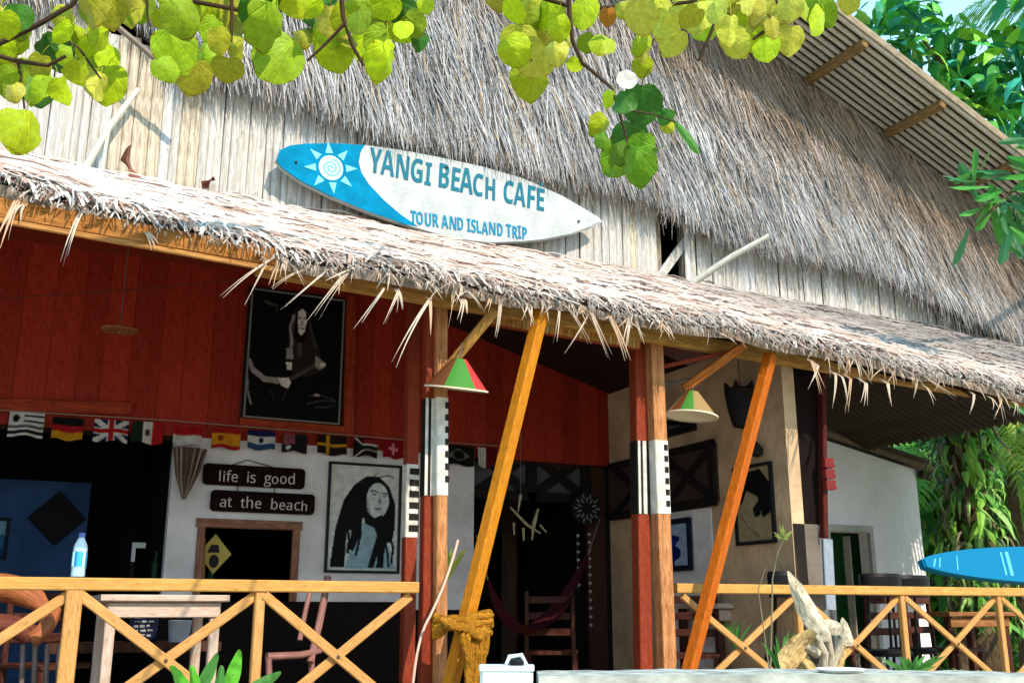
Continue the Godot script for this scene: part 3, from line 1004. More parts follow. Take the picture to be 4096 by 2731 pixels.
	timber("bar", Vector3(2.36, sl[3], -2.65), Vector3(2.36, sl[3], sl[2]), 0.06, 0.034, lb2, slat, Vector3(1, 0, 0))
	slab("side_white", Vector3(2.38, DECK, -1.9), Vector3(2.397, sl[1] - 0.04, Vector3(2.400, 2.077, -1.073).z), white, cafe)

	# ---- posts, painted bands, braces and struts
	posts()

	# ---- lean-to of corrugated iron under the right end of the veranda thatch
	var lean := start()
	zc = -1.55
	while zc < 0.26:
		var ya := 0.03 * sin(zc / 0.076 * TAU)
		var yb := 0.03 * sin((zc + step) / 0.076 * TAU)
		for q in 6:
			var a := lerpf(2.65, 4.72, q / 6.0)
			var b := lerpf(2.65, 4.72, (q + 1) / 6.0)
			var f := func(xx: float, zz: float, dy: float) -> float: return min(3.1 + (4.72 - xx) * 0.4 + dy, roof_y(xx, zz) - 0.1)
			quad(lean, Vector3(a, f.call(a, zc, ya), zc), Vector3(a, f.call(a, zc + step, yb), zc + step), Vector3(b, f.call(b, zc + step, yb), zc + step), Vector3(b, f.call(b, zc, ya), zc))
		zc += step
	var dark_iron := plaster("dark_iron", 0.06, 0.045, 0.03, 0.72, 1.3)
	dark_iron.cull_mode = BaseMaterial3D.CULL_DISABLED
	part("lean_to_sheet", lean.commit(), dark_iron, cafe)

func fringe(veranda: Node3D) -> void:
	var dry := []
	for i in 6:
		var k := rng.randf_range(0.85, 1.1)
		var w := rng.randf()
		dry.append(flat("dry_leaf_%d" % i, 0.54 * k, (0.45 - 0.09 * w) * k, (0.36 - 0.13 * w) * k, 0.85))
		dry[-1].cull_mode = BaseMaterial3D.CULL_DISABLED
	var hang := func(a: Vector3, b: Vector3, w: float, m: Material) -> void:
		# from the eave a strip bends over and hangs to its tip
		if w > 0.02 and a.distance_to(b) > 0.15: w *= 0.68
		var st := start()
		var top := Vector3(a.x - (b.x - a.x) * 0.35, a.y + 0.09, a.z - 0.14)
		var bend := rng.randf_range(0.3, 0.55)
		var mid := a.lerp(b, bend) + Vector3(rng.randfn(0, 0.008), rng.randf_range(0.0, 0.03), 0.015)
		var pts := [top]
		pts.append_array(curve(a, mid, b, 6))
		var s := Vector3(1, 0, 0.25)
		var blades := 1 if w < 0.012 else (2 if w < 0.022 else 3)
		for k in blades:
			var off := (k - (blades - 1) / 2.0) / blades
			var splay := Vector3(off * w * 1.6 + rng.randfn(0, 0.006), rng.randf_range(-0.03, 0.05) * (0.0 if k == 0 else 1.0), rng.randfn(0, 0.008))
			var bw: float = w / blades * rng.randf_range(0.9, 1.35)
			var twist := rng.randfn(0, 0.9)
			for i in pts.size() - 1:
				var t0 := float(i) / (pts.size() - 1)
				var t1 := float(i + 1) / (pts.size() - 1)
				var w0: float = bw * (1.0 - 0.9 * pow(t0, 2.5)) * (0.6 + 0.4 * min(1.0, t0 * 3.0)) / 2
				var w1: float = bw * (1.0 - 0.9 * pow(t1, 2.5)) * (0.6 + 0.4 * min(1.0, t1 * 3.0)) / 2
				var p: Vector3 = pts[i] - a + s * off * w * (1.0 - 0.4 * t0) + splay * t0 * t0
				var q: Vector3 = pts[i + 1] - a + s * off * w * (1.0 - 0.4 * t1) + splay * t1 * t1
				var d := (q - p).normalized()
				var side := (s - d * s.dot(d)).normalized().rotated(d, twist * t0)
				var n := side.cross(d) * -1.0
				quad(st, p - side * w0, q - side * w1, q + n * w1 * 0.5, p + n * w0 * 0.5)
				quad(st, p + n * w0 * 0.5, q + n * w1 * 0.5, q + side * w1, p + side * w0)
		part("palm_strip", st.commit(), m, veranda, Transform3D(Basis(), a))
	hang.call(Vector3(-3.057, 3.599, 0.400), Vector3(-3.098, 3.326, 0.460), 0.055, dry[0])
	hang.call(Vector3(-3.030, 3.585, 0.400), Vector3(-3.060, 3.445, 0.440), 0.05, dry[1])
	hang.call(Vector3(-2.742, 3.600, 0.400), Vector3(-2.802, 3.285, 0.460), 0.035, dry[2])
	hang.call(Vector3(-2.406, 3.533, 0.400), Vector3(-2.359, 3.433, 0.420), 0.03, dry[3])
	hang.call(Vector3(-1.753, 3.470, 0.400), Vector3(-1.867, 3.182, 0.450), 0.022, dry[1])
	hang.call(Vector3(-1.684, 3.481, 0.400), Vector3(-1.731, 3.321, 0.430), 0.03, dry[0])
	hang.call(Vector3(-1.647, 3.487, 0.400), Vector3(-1.660, 3.371, 0.430), 0.03, dry[4])
	hang.call(Vector3(-1.603, 3.467, 0.400), Vector3(-1.532, 3.337, 0.430), 0.022, dry[5])
	hang.call(Vector3(-1.397, 3.471, 0.400), Vector3(-1.665, 3.165, 0.500), 0.024, dry[2])
	hang.call(Vector3(-1.271, 3.490, 0.400), Vector3(-1.489, 3.116, 0.500), 0.05, dry[1])
	hang.call(Vector3(-1.052, 3.399, 0.400), Vector3(-1.214, 3.124, 0.450), 0.016, dry[3])
	hang.call(Vector3(-0.956, 3.405, 0.400), Vector3(-1.058, 3.172, 0.440), 0.03, dry[5])
	hang.call(Vector3(-0.956, 3.399, 0.400), Vector3(-0.945, 3.264, 0.420), 0.03, dry[4])
	hang.call(Vector3(-0.759, 3.371, 0.400), Vector3(-1.006, 2.940, 0.480), 0.026, dry[2])
	hang.call(Vector3(-0.750, 3.372, 0.400), Vector3(-0.755, 3.142, 0.440), 0.02, dry[0])
	hang.call(Vector3(-0.528, 3.402, 0.400), Vector3(-0.558, 3.262, 0.440), 0.04, dry[5])
	hang.call(Vector3(-0.275, 3.436, 0.400), Vector3(-0.317, 3.180, 0.440), 0.035, dry[1])
	hang.call(Vector3(-0.090, 3.432, 0.400), Vector3(-0.055, 3.282, 0.440), 0.018, dry[3])
	hang.call(Vector3(0.147, 3.420, 0.400), Vector3(0.100, 3.186, 0.440), 0.016, dry[2])
	hang.call(Vector3(0.359, 3.417, 0.400), Vector3(0.169, 3.131, 0.440), 0.012, dry[4])
	hang.call(Vector3(0.392, 3.437, 0.400), Vector3(0.488, 3.132, 0.460), 0.04, dry[1])
	hang.call(Vector3(0.526, 3.439, 0.400), Vector3(0.620, 3.123, 0.460), 0.05, dry[0])
	hang.call(Vector3(0.698, 3.476, 0.400), Vector3(0.616, 3.215, 0.440), 0.045, dry[2])
	hang.call(Vector3(0.907, 3.457, 0.400), Vector3(1.015, 3.306, 0.440), 0.04, dry[5])
	hang.call(Vector3(2.258, 3.311, 0.400), Vector3(2.296, 3.062, 0.440), 0.04, dry[0])
	hang.call(Vector3(2.314, 3.284, 0.400), Vector3(2.184, 3.084, 0.440), 0.02, dry[3])
	hang.call(Vector3(2.476, 3.235, 0.400), Vector3(2.376, 2.957, 0.440), 0.03, dry[1])
	hang.call(Vector3(2.539, 3.224, 0.400), Vector3(2.539, 3.003, 0.440), 0.03, dry[2])
	hang.call(Vector3(2.623, 3.216, 0.400), Vector3(2.510, 2.929, 0.440), 0.035, dry[0])
	hang.call(Vector3(2.773, 3.197, 0.400), Vector3(2.692, 3.033, 0.440), 0.045, dry[4])
	hang.call(Vector3(2.996, 3.219, 0.400), Vector3(2.970, 3.057, 0.440), 0.04, dry[5])
	hang.call(Vector3(3.409, 3.224, 0.400), Vector3(3.428, 3.080, 0.440), 0.014, dry[3])
	hang.call(Vector3(3.928, 3.220, 0.400), Vector3(3.812, 3.037, 0.440), 0.02, dry[1])
	hang.call(Vector3(4.135, 3.203, 0.400), Vector3(4.130, 3.106, 0.440), 0.02, dry[2])
	hang.call(Vector3(4.249, 3.213, 0.400), Vector3(4.078, 3.013, 0.440), 0.014, dry[0])
	hang.call(Vector3(4.410, 3.191, 0.400), Vector3(4.368, 3.072, 0.440), 0.03, dry[4])
	# the rest of the ragged edge
	var fx := []
	var ft := []
	for i in 1300:
		var x := rng.randf_range(-4.6, 5.1)
		var clump := 0.5 + 0.5 * sin(x * 7.0) * sin(x * 17.0 + 1.0)
		var l := rng.randf_range(0.015, 0.05) + 0.08 * clump * rng.randf() * (0.35 if x < -1.75 else 1.0)
		fx.append(lay(Vector3(x, edge_y(x) + rng.randf_range(-0.03, 0.06), 0.42 + rng.randf_range(-0.04, 0.04)), Vector3(rng.randfn(0, 0.6), -1, rng.randf_range(0.2, 1.2)), Vector3(0, 0.3, 1), rng.randf_range(0.003, 0.012), l, 0.04))
		ft.append(Color(0.42, 0.33, 0.27).lerp(Color(0.74, 0.66, 0.58), rng.randf()))
	many("eave_fibres", strip_mesh(0.5, 0.9), tinted("straw", 0.9), fx, ft, veranda)
	for i in 150:
		var x := rng.randf_range(-4.4, 5.0) if i < 100 else rng.randf_range(-1.6, 3.6)
		var busy := 1.0
		if x < -1.75: busy = 0.3
		if x > 1.6 and x < 2.3: busy = 0.5
		if x > 2.4 and x < 3.4: busy = 1.2
		var l := rng.randf_range(0.03, 0.15) * busy
		if rng.randf() < 0.1: l *= 2.0
		var a := Vector3(x, edge_y(x) - 0.02 + rng.randf_range(-0.03, 0.03), 0.4)
		hang.call(a, a + Vector3(rng.randfn(-0.01, 0.6) * l, -l, rng.randf_range(0.0, 0.06)), rng.randf_range(0.005, 0.024), dry[rng.randi() % 6])

func posts() -> void:
	var front_wood := wood("post_wood", 0.6, 0.27, 0.11, 0.55, 0.6)  # front posts in a paler orange brown than the red posts
	var red := wood("post_red", 0.26, 0.042, 0.018, 0.5, 0.75)
	var white := plaster("band_white", 0.72, 0.68, 0.6, 0.8, 3.0)
	var black := flat("band_black", 0.015, 0.012, 0.01, 0.6)
	var down := func(a: Vector3, b: Vector3) -> Vector3: return a + (b - a) * ((a.y - DECK) / (a.y - b.y))
	var pair := [
		["post", Vector3(-0.519, 3.514, 0.000), Vector3(-0.481, 1.127, 0.000), 0.072, front_wood, 955.0, 1165.0], ["post", Vector3(-0.559, 3.528, -0.070), Vector3(-0.543, 1.124, -0.070), 0.085, red, 955.0, 1165.0],
		["post", Vector3(1.141, 3.523, 0.000), Vector3(1.151, 1.143, 0.000), 0.105, front_wood, 1010.0, 1190.0], ["post", Vector3(1.059, 3.550, -0.080), Vector3(1.017, 1.142, -0.080), 0.1, red, 1015.0, 1190.0],
		["post", Vector3(-0.433, 3.700, -0.750), Vector3(-0.415, 1.268, -0.750), 0.085, red, 1095.0, 1245.0],
	]
	for p in pair:
		var a: Vector3 = p[1]
		var b: Vector3 = down.call(a, p[2])
		if p[1].z < -0.5: a += (a - b).normalized() * 0.2
		var post := timber(p[0], a, b, p[3], p[3] * 0.95, p[4], cafe)
		# the painted band sits between two heights of the post
		var ha: float = {955.0: 2.86, 1010.0: 2.70, 1015.0: 2.70, 1095.0: 2.53}[p[5]]
		var hb: float = {1165.0: 2.24, 1190.0: 2.19, 1245.0: 2.03}[p[6]]
		var at := func(y: float) -> Vector3: return a + (b - a) * ((a.y - y) / (a.y - b.y))
		var inner: bool = p[4] == red and p[1].z > -0.5
		var bd := timber("painted_band", at.call(ha), at.call(hb), p[3] + 0.006, p[3] * 0.95 + 0.006, black if inner else white, post)
		if inner:
			for q in [[-0.036, 0.02], [0.008, 0.03]]:
				var off := Vector3(q[0], 0, p[3] * 0.475 + 0.004)
				timber("painted_stripe", at.call(ha) + off, at.call(hb) + off, q[1], 0.006, white, post)
		var st := start()
		var o: Vector3 = at.call(ha)
		var n := int((ha - hb) / 0.078)
		for k in n:
			var y: float = ha - 0.05 - 0.078 * k
			var c: Vector3 = at.call(y) - o
			var w: float = p[3] / 2 + 0.004
			var h: float = p[3] * 0.475 + 0.004
			if not inner and p[1].z > -0.5: boxm(st, c + Vector3(w - (0.024 if p[3] < 0.1 else 0.04), -0.02, h - 0.02), c + Vector3(w + 0.003 - (0.0 if p[3] < 0.1 else 0.014), 0.02, h + 0.004))
			if inner: boxm(st, c + Vector3(-w - 0.003, -0.02, -0.01), c + Vector3(-w + 0.002, 0.02, 0.03))
			if p[3] < 0.09 and p[1].z < -0.5: boxm(st, c + Vector3(-0.022, -0.022, h - 0.02), c + Vector3(w + 0.002, 0.022, h + 0.003))
		part("check_marks", st.commit(), black, post, Transform3D(Basis(), o))
	# braces that run out from the posts to the eave
	timber("brace", Vector3(-0.528, 2.992, 0.040), Vector3(-0.264, 3.402, 0.300), 0.06, 0.05, wood("brace_gold", 0.5, 0.27, 0.07), cafe)
	timber("brace", Vector3(1.380, 3.099, 0.020), Vector3(1.731, 3.406, 0.300), 0.06, 0.05, wood("brace_orange", 0.5, 0.16, 0.03), cafe)
	timber("brace", Vector3(1.200, 3.248, -0.050), Vector3(1.721, 3.379, 0.200), 0.03, 0.03, red, cafe)
	timber("rail", Vector3(1.289, 3.146, -0.200), Vector3(1.821, 3.299, -0.200), 0.025, 0.03, wood("grey_rail", 0.2, 0.16, 0.13), cafe)
	# long struts from the foot of the posts to the edge of the eave
	var y1 := wood("strut_yellow", 0.58, 0.22, 0.014, 0.5, 0.8)
	var y2 := wood("strut_orange", 0.52, 0.125, 0.008, 0.5, 0.8)
	var sa: Vector3 = Vector3(0.066, 3.436, 0.300)
	var sb: Vector3 = Vector3(-0.465, 1.179, 0.160)
	timber("strut", sa, down.call(sa, sb), 0.082, 0.075, y1, cafe, Vector3(0.42, 0, 0.9))
	sa = Vector3(1.974, 3.356, 0.280)
	sb = Vector3(1.231, 1.162, 0.140)
	timber("strut", sa, down.call(sa, sb), 0.082, 0.075, y2, cafe, Vector3(0.42, 0, 0.9))

func railings() -> void:
	var rail := wood("rail_wood", 0.62, 0.335, 0.095, 0.6, 0.84)
	var bar := wood("bar_wood", 0.6, 0.32, 0.11, 0.6, 0.8)
	var run := func(called: String, x0: float, x1: float, y: float, xs: Array, pw: Array, bw: float, label: String) -> void:
		var t := thing(called, Vector3((x0 + x1) / 2, DECK, 0), label, "railing", "")
		timber("top_rail", Vector3(x0, y - 0.033, 0), Vector3(x1, y - 0.036, 0), 0.066, 0.07, rail, t)
		timber("bottom_rail", Vector3(x0, 0.9, 0), Vector3(x1, 0.9, 0), 0.06, 0.06, bar, t)
		for i in xs.size():
			if pw[i] > 0.0: timber("post", Vector3(xs[i], DECK, 0.0), Vector3(xs[i], y - 0.067, 0.0), pw[i], pw[i] * 0.9, bar, t)
		for i in xs.size() - 1:
			var a: float = xs[i] + 0.02
			var b: float = xs[i + 1] - 0.02
			timber("cross_bar", Vector3(a, y - 0.085, 0.018), Vector3(b, 0.945, 0.018), bw, 0.026, bar, t)
			var mid := Vector3((a + b) / 2, (y - 0.085 + 0.945) / 2, 0.031)
			part("bolt", lathe_mesh([Vector2(0.011, 0), Vector2(0.01, 0.006), Vector2(0, 0.008)], 8), flat("bolt_rust", 0.1, 0.06, 0.04, 0.6), t, Transform3D(Basis(Vector3(1, 0, 0), PI / 2), mid))
			timber("cross_bar", Vector3(a, 0.945, -0.012), Vector3(b, y - 0.085, -0.012), bw, 0.026, bar, t)
	run.call("veranda_railing", -4.75, -0.64, 1.715, [-4.5, -3.53, -2.556, -1.587, -0.66], [0.08, 0.08, 0.082, 0.055, 0.0], 0.055, "yellow timber railing with crossed bars left of the entrance, bottle standing on it")
	run.call("veranda_railing", 1.24, 7.3, 1.725, [1.27, 2.314, 3.341, 4.413, 5.48, 6.5, 7.2], [0.0, 0.05, 0.05, 0.05, 0.05, 0.05, 0.05], 0.045, "yellow timber railing with crossed bars right of the entrance, blue surfboard lying on it")

func signs_and_pictures() -> void:
	# ---- surfboard name sign
	var zb := GABLE + 0.17
	var t := thing("surfboard_sign", Vector3(0.1, 4.66, zb), "blue and white surfboard sign reading YANGI BEACH CAFE on the bamboo wall", "sign")
	var o := [Vector2(-1.318, 5.026), Vector2(-1.295, 5.122), Vector2(-1.214, 5.181), Vector2(-1.087, 5.223), Vector2(-0.871, 5.273), Vector2(-0.580, 5.319), Vector2(-0.264, 5.341), Vector2(0.096, 5.346), Vector2(0.512, 5.340), Vector2(0.900, 5.307), Vector2(1.301, 5.212), Vector2(1.552, 5.121), Vector2(1.685, 5.067), Vector2(1.722, 5.030), Vector2(1.618, 4.960), Vector2(1.386, 4.845), Vector2(1.116, 4.750), Vector2(0.898, 4.694), Vector2(0.559, 4.626), Vector2(0.231, 4.613), Vector2(-0.127, 4.651), Vector2(-0.512, 4.713), Vector2(-0.848, 4.794), Vector2(-1.105, 4.879), Vector2(-1.269, 4.968)]
	var shell := PackedVector2Array(o)
	var cen := Vector2(0.1, 5.0)
	var st := start()
	prism(st, shell, -0.03, 0.01)
	var face := PackedVector2Array()
	for p in o: face.append(cen + (p - cen) * 0.985)
	prism(st, face, 0.0102, 0.02)
	part("board", st.commit(), plaster("board_white", 0.52, 0.54, 0.53, 0.88, 1.6), t, Transform3D(Basis(), Vector3(0, 0, zb)))
	st = start()
	var bl := PackedVector2Array([Vector2(-1.314, 5.027), Vector2(-1.292, 5.119), Vector2(-1.210, 5.178), Vector2(-1.087, 5.219), Vector2(-0.871, 5.269), Vector2(-0.588, 5.313), Vector2(-0.623, 5.238), Vector2(-0.634, 5.145), Vector2(-0.608, 5.060), Vector2(-0.540, 4.968), Vector2(-0.403, 4.849), Vector2(-0.266, 4.756), Vector2(-0.096, 4.668), Vector2(-0.205, 4.669), Vector2(-0.512, 4.720), Vector2(-0.849, 4.801), Vector2(-1.105, 4.886), Vector2(-1.266, 4.972)])
	prism(st, bl, 0.005, 0.023)
	part("blue_tip", st.commit(), plaster("board_blue", 0.0, 0.23, 0.42, 0.84, 1.9), t, Transform3D(Basis(), Vector3(0, 0, zb)))
	var sunc := Vector2(-0.868, 5.048)
	var cy := flat("sun_cyan", 0.2, 0.72, 0.85, 0.5)
	st = start()
	for k in 8:
		var a := TAU * (k + 0.2) / 8
		var d := Vector2(cos(a), sin(a))
		var n := Vector2(-d.y, d.x)
		prism(st, PackedVector2Array([sunc + d * 0.128 + n * 0.032, sunc + d * 0.225, sunc + d * 0.128 - n * 0.032]), 0.02, 0.027)
	part("sun_rays", st.commit(), cy, t, Transform3D(Basis(), Vector3(0, 0, zb)))
	st = start()
	prism(st, PackedVector2Array(blob(sunc.x, sunc.y, 0.102, 0.108, 24)), 0.02, 0.0265)
	part("sun_disc", st.commit(), flat("sun_pale", 0.55, 0.82, 0.85, 0.5), t, Transform3D(Basis(), Vector3(0, 0, zb)))
	st = start()
	var sp := []
	for k in 40: sp.append(sunc + Vector2(cos(k * 0.36), sin(k * 0.36)) * (0.008 + 0.0019 * k))
	for k in 39:
		var a: Vector2 = sp[k]
		var b: Vector2 = sp[k + 1]
		var n := (b - a).normalized().orthogonal() * 0.0075
		prism(st, PackedVector2Array([a - n, b - n, b + n, a + n]), 0.026, 0.0295)
	part("sun_spiral", st.commit(), flat("sun_teal", 0.16, 0.5, 0.55, 0.5), t, Transform3D(Basis(), Vector3(0, 0, zb)))
	for q in [Vector3(0.151, 5.255, -1.600), Vector3(1.462, 4.983, -1.600), Vector3(-1.157, 5.038, -1.600)]: part("nail", lathe_mesh([Vector2(0.011, -0.006), Vector2(0.011, 0.004), Vector2(0, 0.007)], 10), flat("nail_dark", 0.03, 0.025, 0.02, 0.6), t, Transform3D(Basis(Vector3(1, 0, 0), PI / 2), q))
	var teal := flat("letter_teal", 0.01, 0.14, 0.2, 0.6)
	var lift := Vector3(0, 0, 0.0)
	lettering("YANGI BEACH CAFÉ", Vector3(-0.548, 5.070, -1.606), Vector3(1.115, 5.008, -1.606), 0.215, teal, t, "Droid Sans", 700)
	lettering("TOUR AND ISLAND TRIP", Vector3(-0.168, 4.675, -1.606), Vector3(0.938, 4.713, -1.606), 0.115, flat("letter_cyan", 0.005, 0.2, 0.34, 0.6), t, "Droid Sans", 700)

	# ---- guitarist poster on the red wall
	var grey := Color(0.9, 0.86, 0.85)
	var mid := Color(0.62, 0.58, 0.57)
	var dim := Color(0.3, 0.28, 0.28)
	var low := Color(0.15, 0.13, 0.13)
	var pm := picture("poster_print", 160, 230, Color(0.02, 0.025, 0.02), [
		[low, [Vector2(0.5, 0.06), Vector2(0.62, 0.1), Vector2(0.66, 0.25), Vector2(0.76, 0.4), Vector2(0.8, 0.6), Vector2(0.62, 0.66), Vector2(0.44, 0.62), Vector2(0.4, 0.4), Vector2(0.44, 0.14)]],
		[Color(0.04, 0.035, 0.03), blob(0.545, 0.22, 0.085, 0.17)],
		[grey, [Vector2(0.5, 0.13), Vector2(0.545, 0.1), Vector2(0.59, 0.13), Vector2(0.6, 0.22), Vector2(0.585, 0.29), Vector2(0.55, 0.33), Vector2(0.515, 0.3), Vector2(0.5, 0.22)]],
		[dim, blob(0.525, 0.18, 0.014, 0.007)], [dim, blob(0.57, 0.18, 0.013, 0.007)], [mid, blob(0.55, 0.22, 0.012, 0.025)], [dim, blob(0.55, 0.265, 0.026, 0.006)],
		[mid, band([Vector2(0.46, 0.16), Vector2(0.42, 0.27), Vector2(0.45, 0.38), Vector2(0.43, 0.5)], 0.03)],
		[dim, band([Vector2(0.48, 0.14), Vector2(0.455, 0.3), Vector2(0.48, 0.42)], 0.014)], [dim, band([Vector2(0.63, 0.2), Vector2(0.67, 0.31), Vector2(0.72, 0.42)], 0.016)], [low, band([Vector2(0.61, 0.3), Vector2(0.64, 0.44), Vector2(0.7, 0.52)], 0.02)],
		[mid, [Vector2(0.39, 0.44), Vector2(0.46, 0.43), Vector2(0.48, 0.52), Vector2(0.4, 0.53)]], [grey, [Vector2(0.4, 0.55), Vector2(0.47, 0.55), Vector2(0.47, 0.61), Vector2(0.41, 0.61)]],
		[dim, [Vector2(0.51, 0.38), Vector2(0.56, 0.38), Vector2(0.56, 0.5), Vector2(0.52, 0.5)]],
		[dim, band([Vector2(0.46, 0.68), Vector2(0.6, 0.61), Vector2(0.74, 0.54)], 0.04)], [low, band([Vector2(0.46, 0.665), Vector2(0.74, 0.525)], 0.006)],
		[mid, [Vector2(0.71, 0.47), Vector2(0.76, 0.49), Vector2(0.84, 0.53), Vector2(0.83, 0.56), Vector2(0.76, 0.59), Vector2(0.71, 0.55)]], [grey, blob(0.8, 0.54, 0.03, 0.016)],
		[mid, band([Vector2(0.0, 0.56), Vector2(0.06, 0.64), Vector2(0.18, 0.7), Vector2(0.34, 0.705)], 0.05)], [grey, [Vector2(0.32, 0.68), Vector2(0.44, 0.67), Vector2(0.47, 0.71), Vector2(0.44, 0.76), Vector2(0.36, 0.74)]],
		[dim, band([Vector2(0.12, 0.08), Vector2(0.22, 0.1), Vector2(0.27, 0.1), Vector2(0.26, 0.15)], 0.024)],
		[dim, band([Vector2(0.66, 0.8), Vector2(0.8, 0.79), Vector2(0.96, 0.82)], 0.012)], [dim, band([Vector2(0.64, 0.87), Vector2(0.8, 0.83), Vector2(0.96, 0.83)], 0.012)], [mid, blob(0.75, 0.79, 0.04, 0.012)], [dim, band([Vector2(0.74, 0.89), Vector2(0.86, 0.88), Vector2(0.96, 0.86)], 0.01)],
		[mid, band([Vector2(0.0, 0.68), Vector2(0.02, 0.82), Vector2(0.06, 0.91)], 0.02)], [low, band([Vector2(0.43, 0.76), Vector2(0.38, 0.87)], 0.03)], [low, band([Vector2(0.24, 0.78), Vector2(0.3, 0.84)], 0.03)],
	])
	var pframe := flat("poster_edge", 0.2, 0.19, 0.17, 0.6)
	var pf := framed("poster", -1.239, 3.120, -0.403, 4.262, -2.65, 0.012, pframe, pm, "tall black poster of a guitarist with long hair on the red wall", "poster")
	var pb := [-1.261, 3.098, -0.379, 4.286]
	slab("backing", Vector3(pb[0], pb[1], -2.668), Vector3(pb[2], pb[3], -2.652), flat("poster_black", 0.012, 0.012, 0.011, 0.6), pf)

	# ---- ink portrait on the white wall
	var ink := Color(0.05, 0.06, 0.07)
	var por := picture("portrait_print", 120, 190, Color(0.8, 0.8, 0.79), [
		[Color(0.55, 0.66, 0.71), [Vector2(0.42, 0.55), Vector2(0.75, 0.56), Vector2(0.98, 0.98), Vector2(0.25, 0.98)]],
		[ink, [Vector2(0.52, 0.1), Vector2(0.7, 0.1), Vector2(0.86, 0.2), Vector2(0.95, 0.36), Vector2(0.95, 0.6), Vector2(0.92, 0.72), Vector2(0.82, 0.74), Vector2(0.8, 0.97), Vector2(0.7, 0.97), Vector2(0.72, 0.83), Vector2(0.66, 0.97), Vector2(0.58, 0.97), Vector2(0.7, 0.66), Vector2(0.62, 0.54), Vector2(0.48, 0.5), Vector2(0.44, 0.68), Vector2(0.36, 0.82), Vector2(0.3, 0.8), Vector2(0.33, 0.62), Vector2(0.26, 0.62), Vector2(0.24, 0.97), Vector2(0.04, 0.97), Vector2(0.1, 0.6), Vector2(0.2, 0.34), Vector2(0.34, 0.19)]],
		[Color(0.78, 0.79, 0.79), blob(0.69, 0.33, 0.17, 0.175, 20, 0.2)],
		[ink, [Vector2(0.48, 0.44), Vector2(0.56, 0.48), Vector2(0.66, 0.5), Vector2(0.78, 0.46), Vector2(0.76, 0.55), Vector2(0.64, 0.59), Vector2(0.52, 0.55)]],
		[ink, band([Vector2(0.3, 0.3), Vector2(0.24, 0.5), Vector2(0.3, 0.72), Vector2(0.28, 0.84)], 0.035)], [ink, band([Vector2(0.44, 0.5), Vector2(0.46, 0.66), Vector2(0.4, 0.86)], 0.03)], [ink, band([Vector2(0.86, 0.6), Vector2(0.94, 0.78), Vector2(0.92, 0.93)], 0.03)], [ink, band([Vector2(0.8, 0.66), Vector2(0.86, 0.84), Vector2(0.88, 0.96)], 0.025)], [ink, band([Vector2(0.7, 0.1), Vector2(0.84, 0.08), Vector2(0.92, 0.1)], 0.008)], [ink, band([Vector2(0.6, 0.11), Vector2(0.68, 0.06)], 0.008)], [Color(0.6, 0.61, 0.62), [Vector2(0.53, 0.3), Vector2(0.58, 0.4), Vector2(0.6, 0.47), Vector2(0.54, 0.44)]], [Color(0.62, 0.63, 0.64), [Vector2(0.72, 0.26), Vector2(0.75, 0.35), Vector2(0.69, 0.36)]], [Color(0.3, 0.31, 0.32), band([Vector2(0.58, 0.245), Vector2(0.64, 0.235), Vector2(0.69, 0.25)], 0.012)], [Color(0.3, 0.31, 0.32), band([Vector2(0.75, 0.26), Vector2(0.8, 0.255), Vector2(0.84, 0.27)], 0.012)], [Color(0.4, 0.42, 0.43), blob(0.64, 0.27, 0.035, 0.009)], [Color(0.4, 0.42, 0.43), blob(0.79, 0.285, 0.028, 0.009)], [Color(0.5, 0.52, 0.53), blob(0.72, 0.34, 0.02, 0.03)], [Color(0.45, 0.46, 0.47), blob(0.7, 0.41, 0.06, 0.01)],
	])
	framed("portrait", -0.465, 1.855, 0.206, 2.801, -2.695, 0.022, flat("black_frame", 0.015, 0.015, 0.017, 0.5), por, "black framed ink portrait of a long haired person on the white wall", "picture")

	# ---- two hanging boards
	t = thing("hanging_sign", Vector3(-1.2, 2.2, WALL + 0.02), "pair of dark hanging boards reading life is good at the beach", "sign")
	var plank := wood("sign_brown", 0.014, 0.006, 0.005, 0.95)
	var cream := flat("sign_cream", 0.5, 0.45, 0.4, 0.7)
	for q in [[-1.526, 2.544, -0.676, 2.718, "life  is  good", Vector3(-1.404, 2.570, -2.655), Vector3(-0.758, 2.575, -2.655)], [-1.451, 2.331, -0.581, 2.504, "at  the  beach", Vector3(-1.382, 2.364, -2.655), Vector3(-0.634, 2.359, -2.655)]]:
		st = start()
		var r := []
		for c in [[q[2], q[1], PI / 2, -1], [q[2], q[3], 0, -1], [q[0], q[3], 0, 1], [q[0], q[1], 0, 1]]: pass
		var rad := 0.035
		for cx in [[q[2] - rad, q[1] + rad, -PI / 2], [q[2] - rad, q[3] - rad, 0.0], [q[0] + rad, q[3] - rad, PI / 2], [q[0] + rad, q[1] + rad, PI]]:
			for k in 5: r.append(Vector2(cx[0], cx[1]) + Vector2.from_angle(cx[2] + PI / 2 * k / 4) * rad)
		prism(st, PackedVector2Array(r), 0.0, 0.018)
		part("board", st.commit(), plank, t, Transform3D(Basis(), Vector3(0, 0, WALL + 0.022)))
		lettering(q[4], q[5], q[6], 0.085, cream, t)
	tube_part("cord", [Vector3(-1.337, 2.699, -2.680), Vector3(-1.168, 2.769, -2.690), Vector3(-0.958, 2.722, -2.680)], [0.005], flat("cord", 0.12, 0.1, 0.09), t, 5)
	tube_part("cord", [Vector3(-1.238, 2.545, -2.680), Vector3(-1.233, 2.480, -2.680)], [0.005], mats["cord"], t, 5)
	tube_part("cord", [Vector3(-0.929, 2.554, -2.680), Vector3(-0.925, 2.488, -2.680)], [0.005], mats["cord"], t, 5)

	# ---- bunting of small flags along the foot of the red wall
	var K := Color(0.03, 0.03, 0.03)
	var W := Color(0.75, 0.74, 0.72)
	var R := Color(0.6, 0.06, 0.07)
	var B := Color(0.06, 0.09, 0.25)
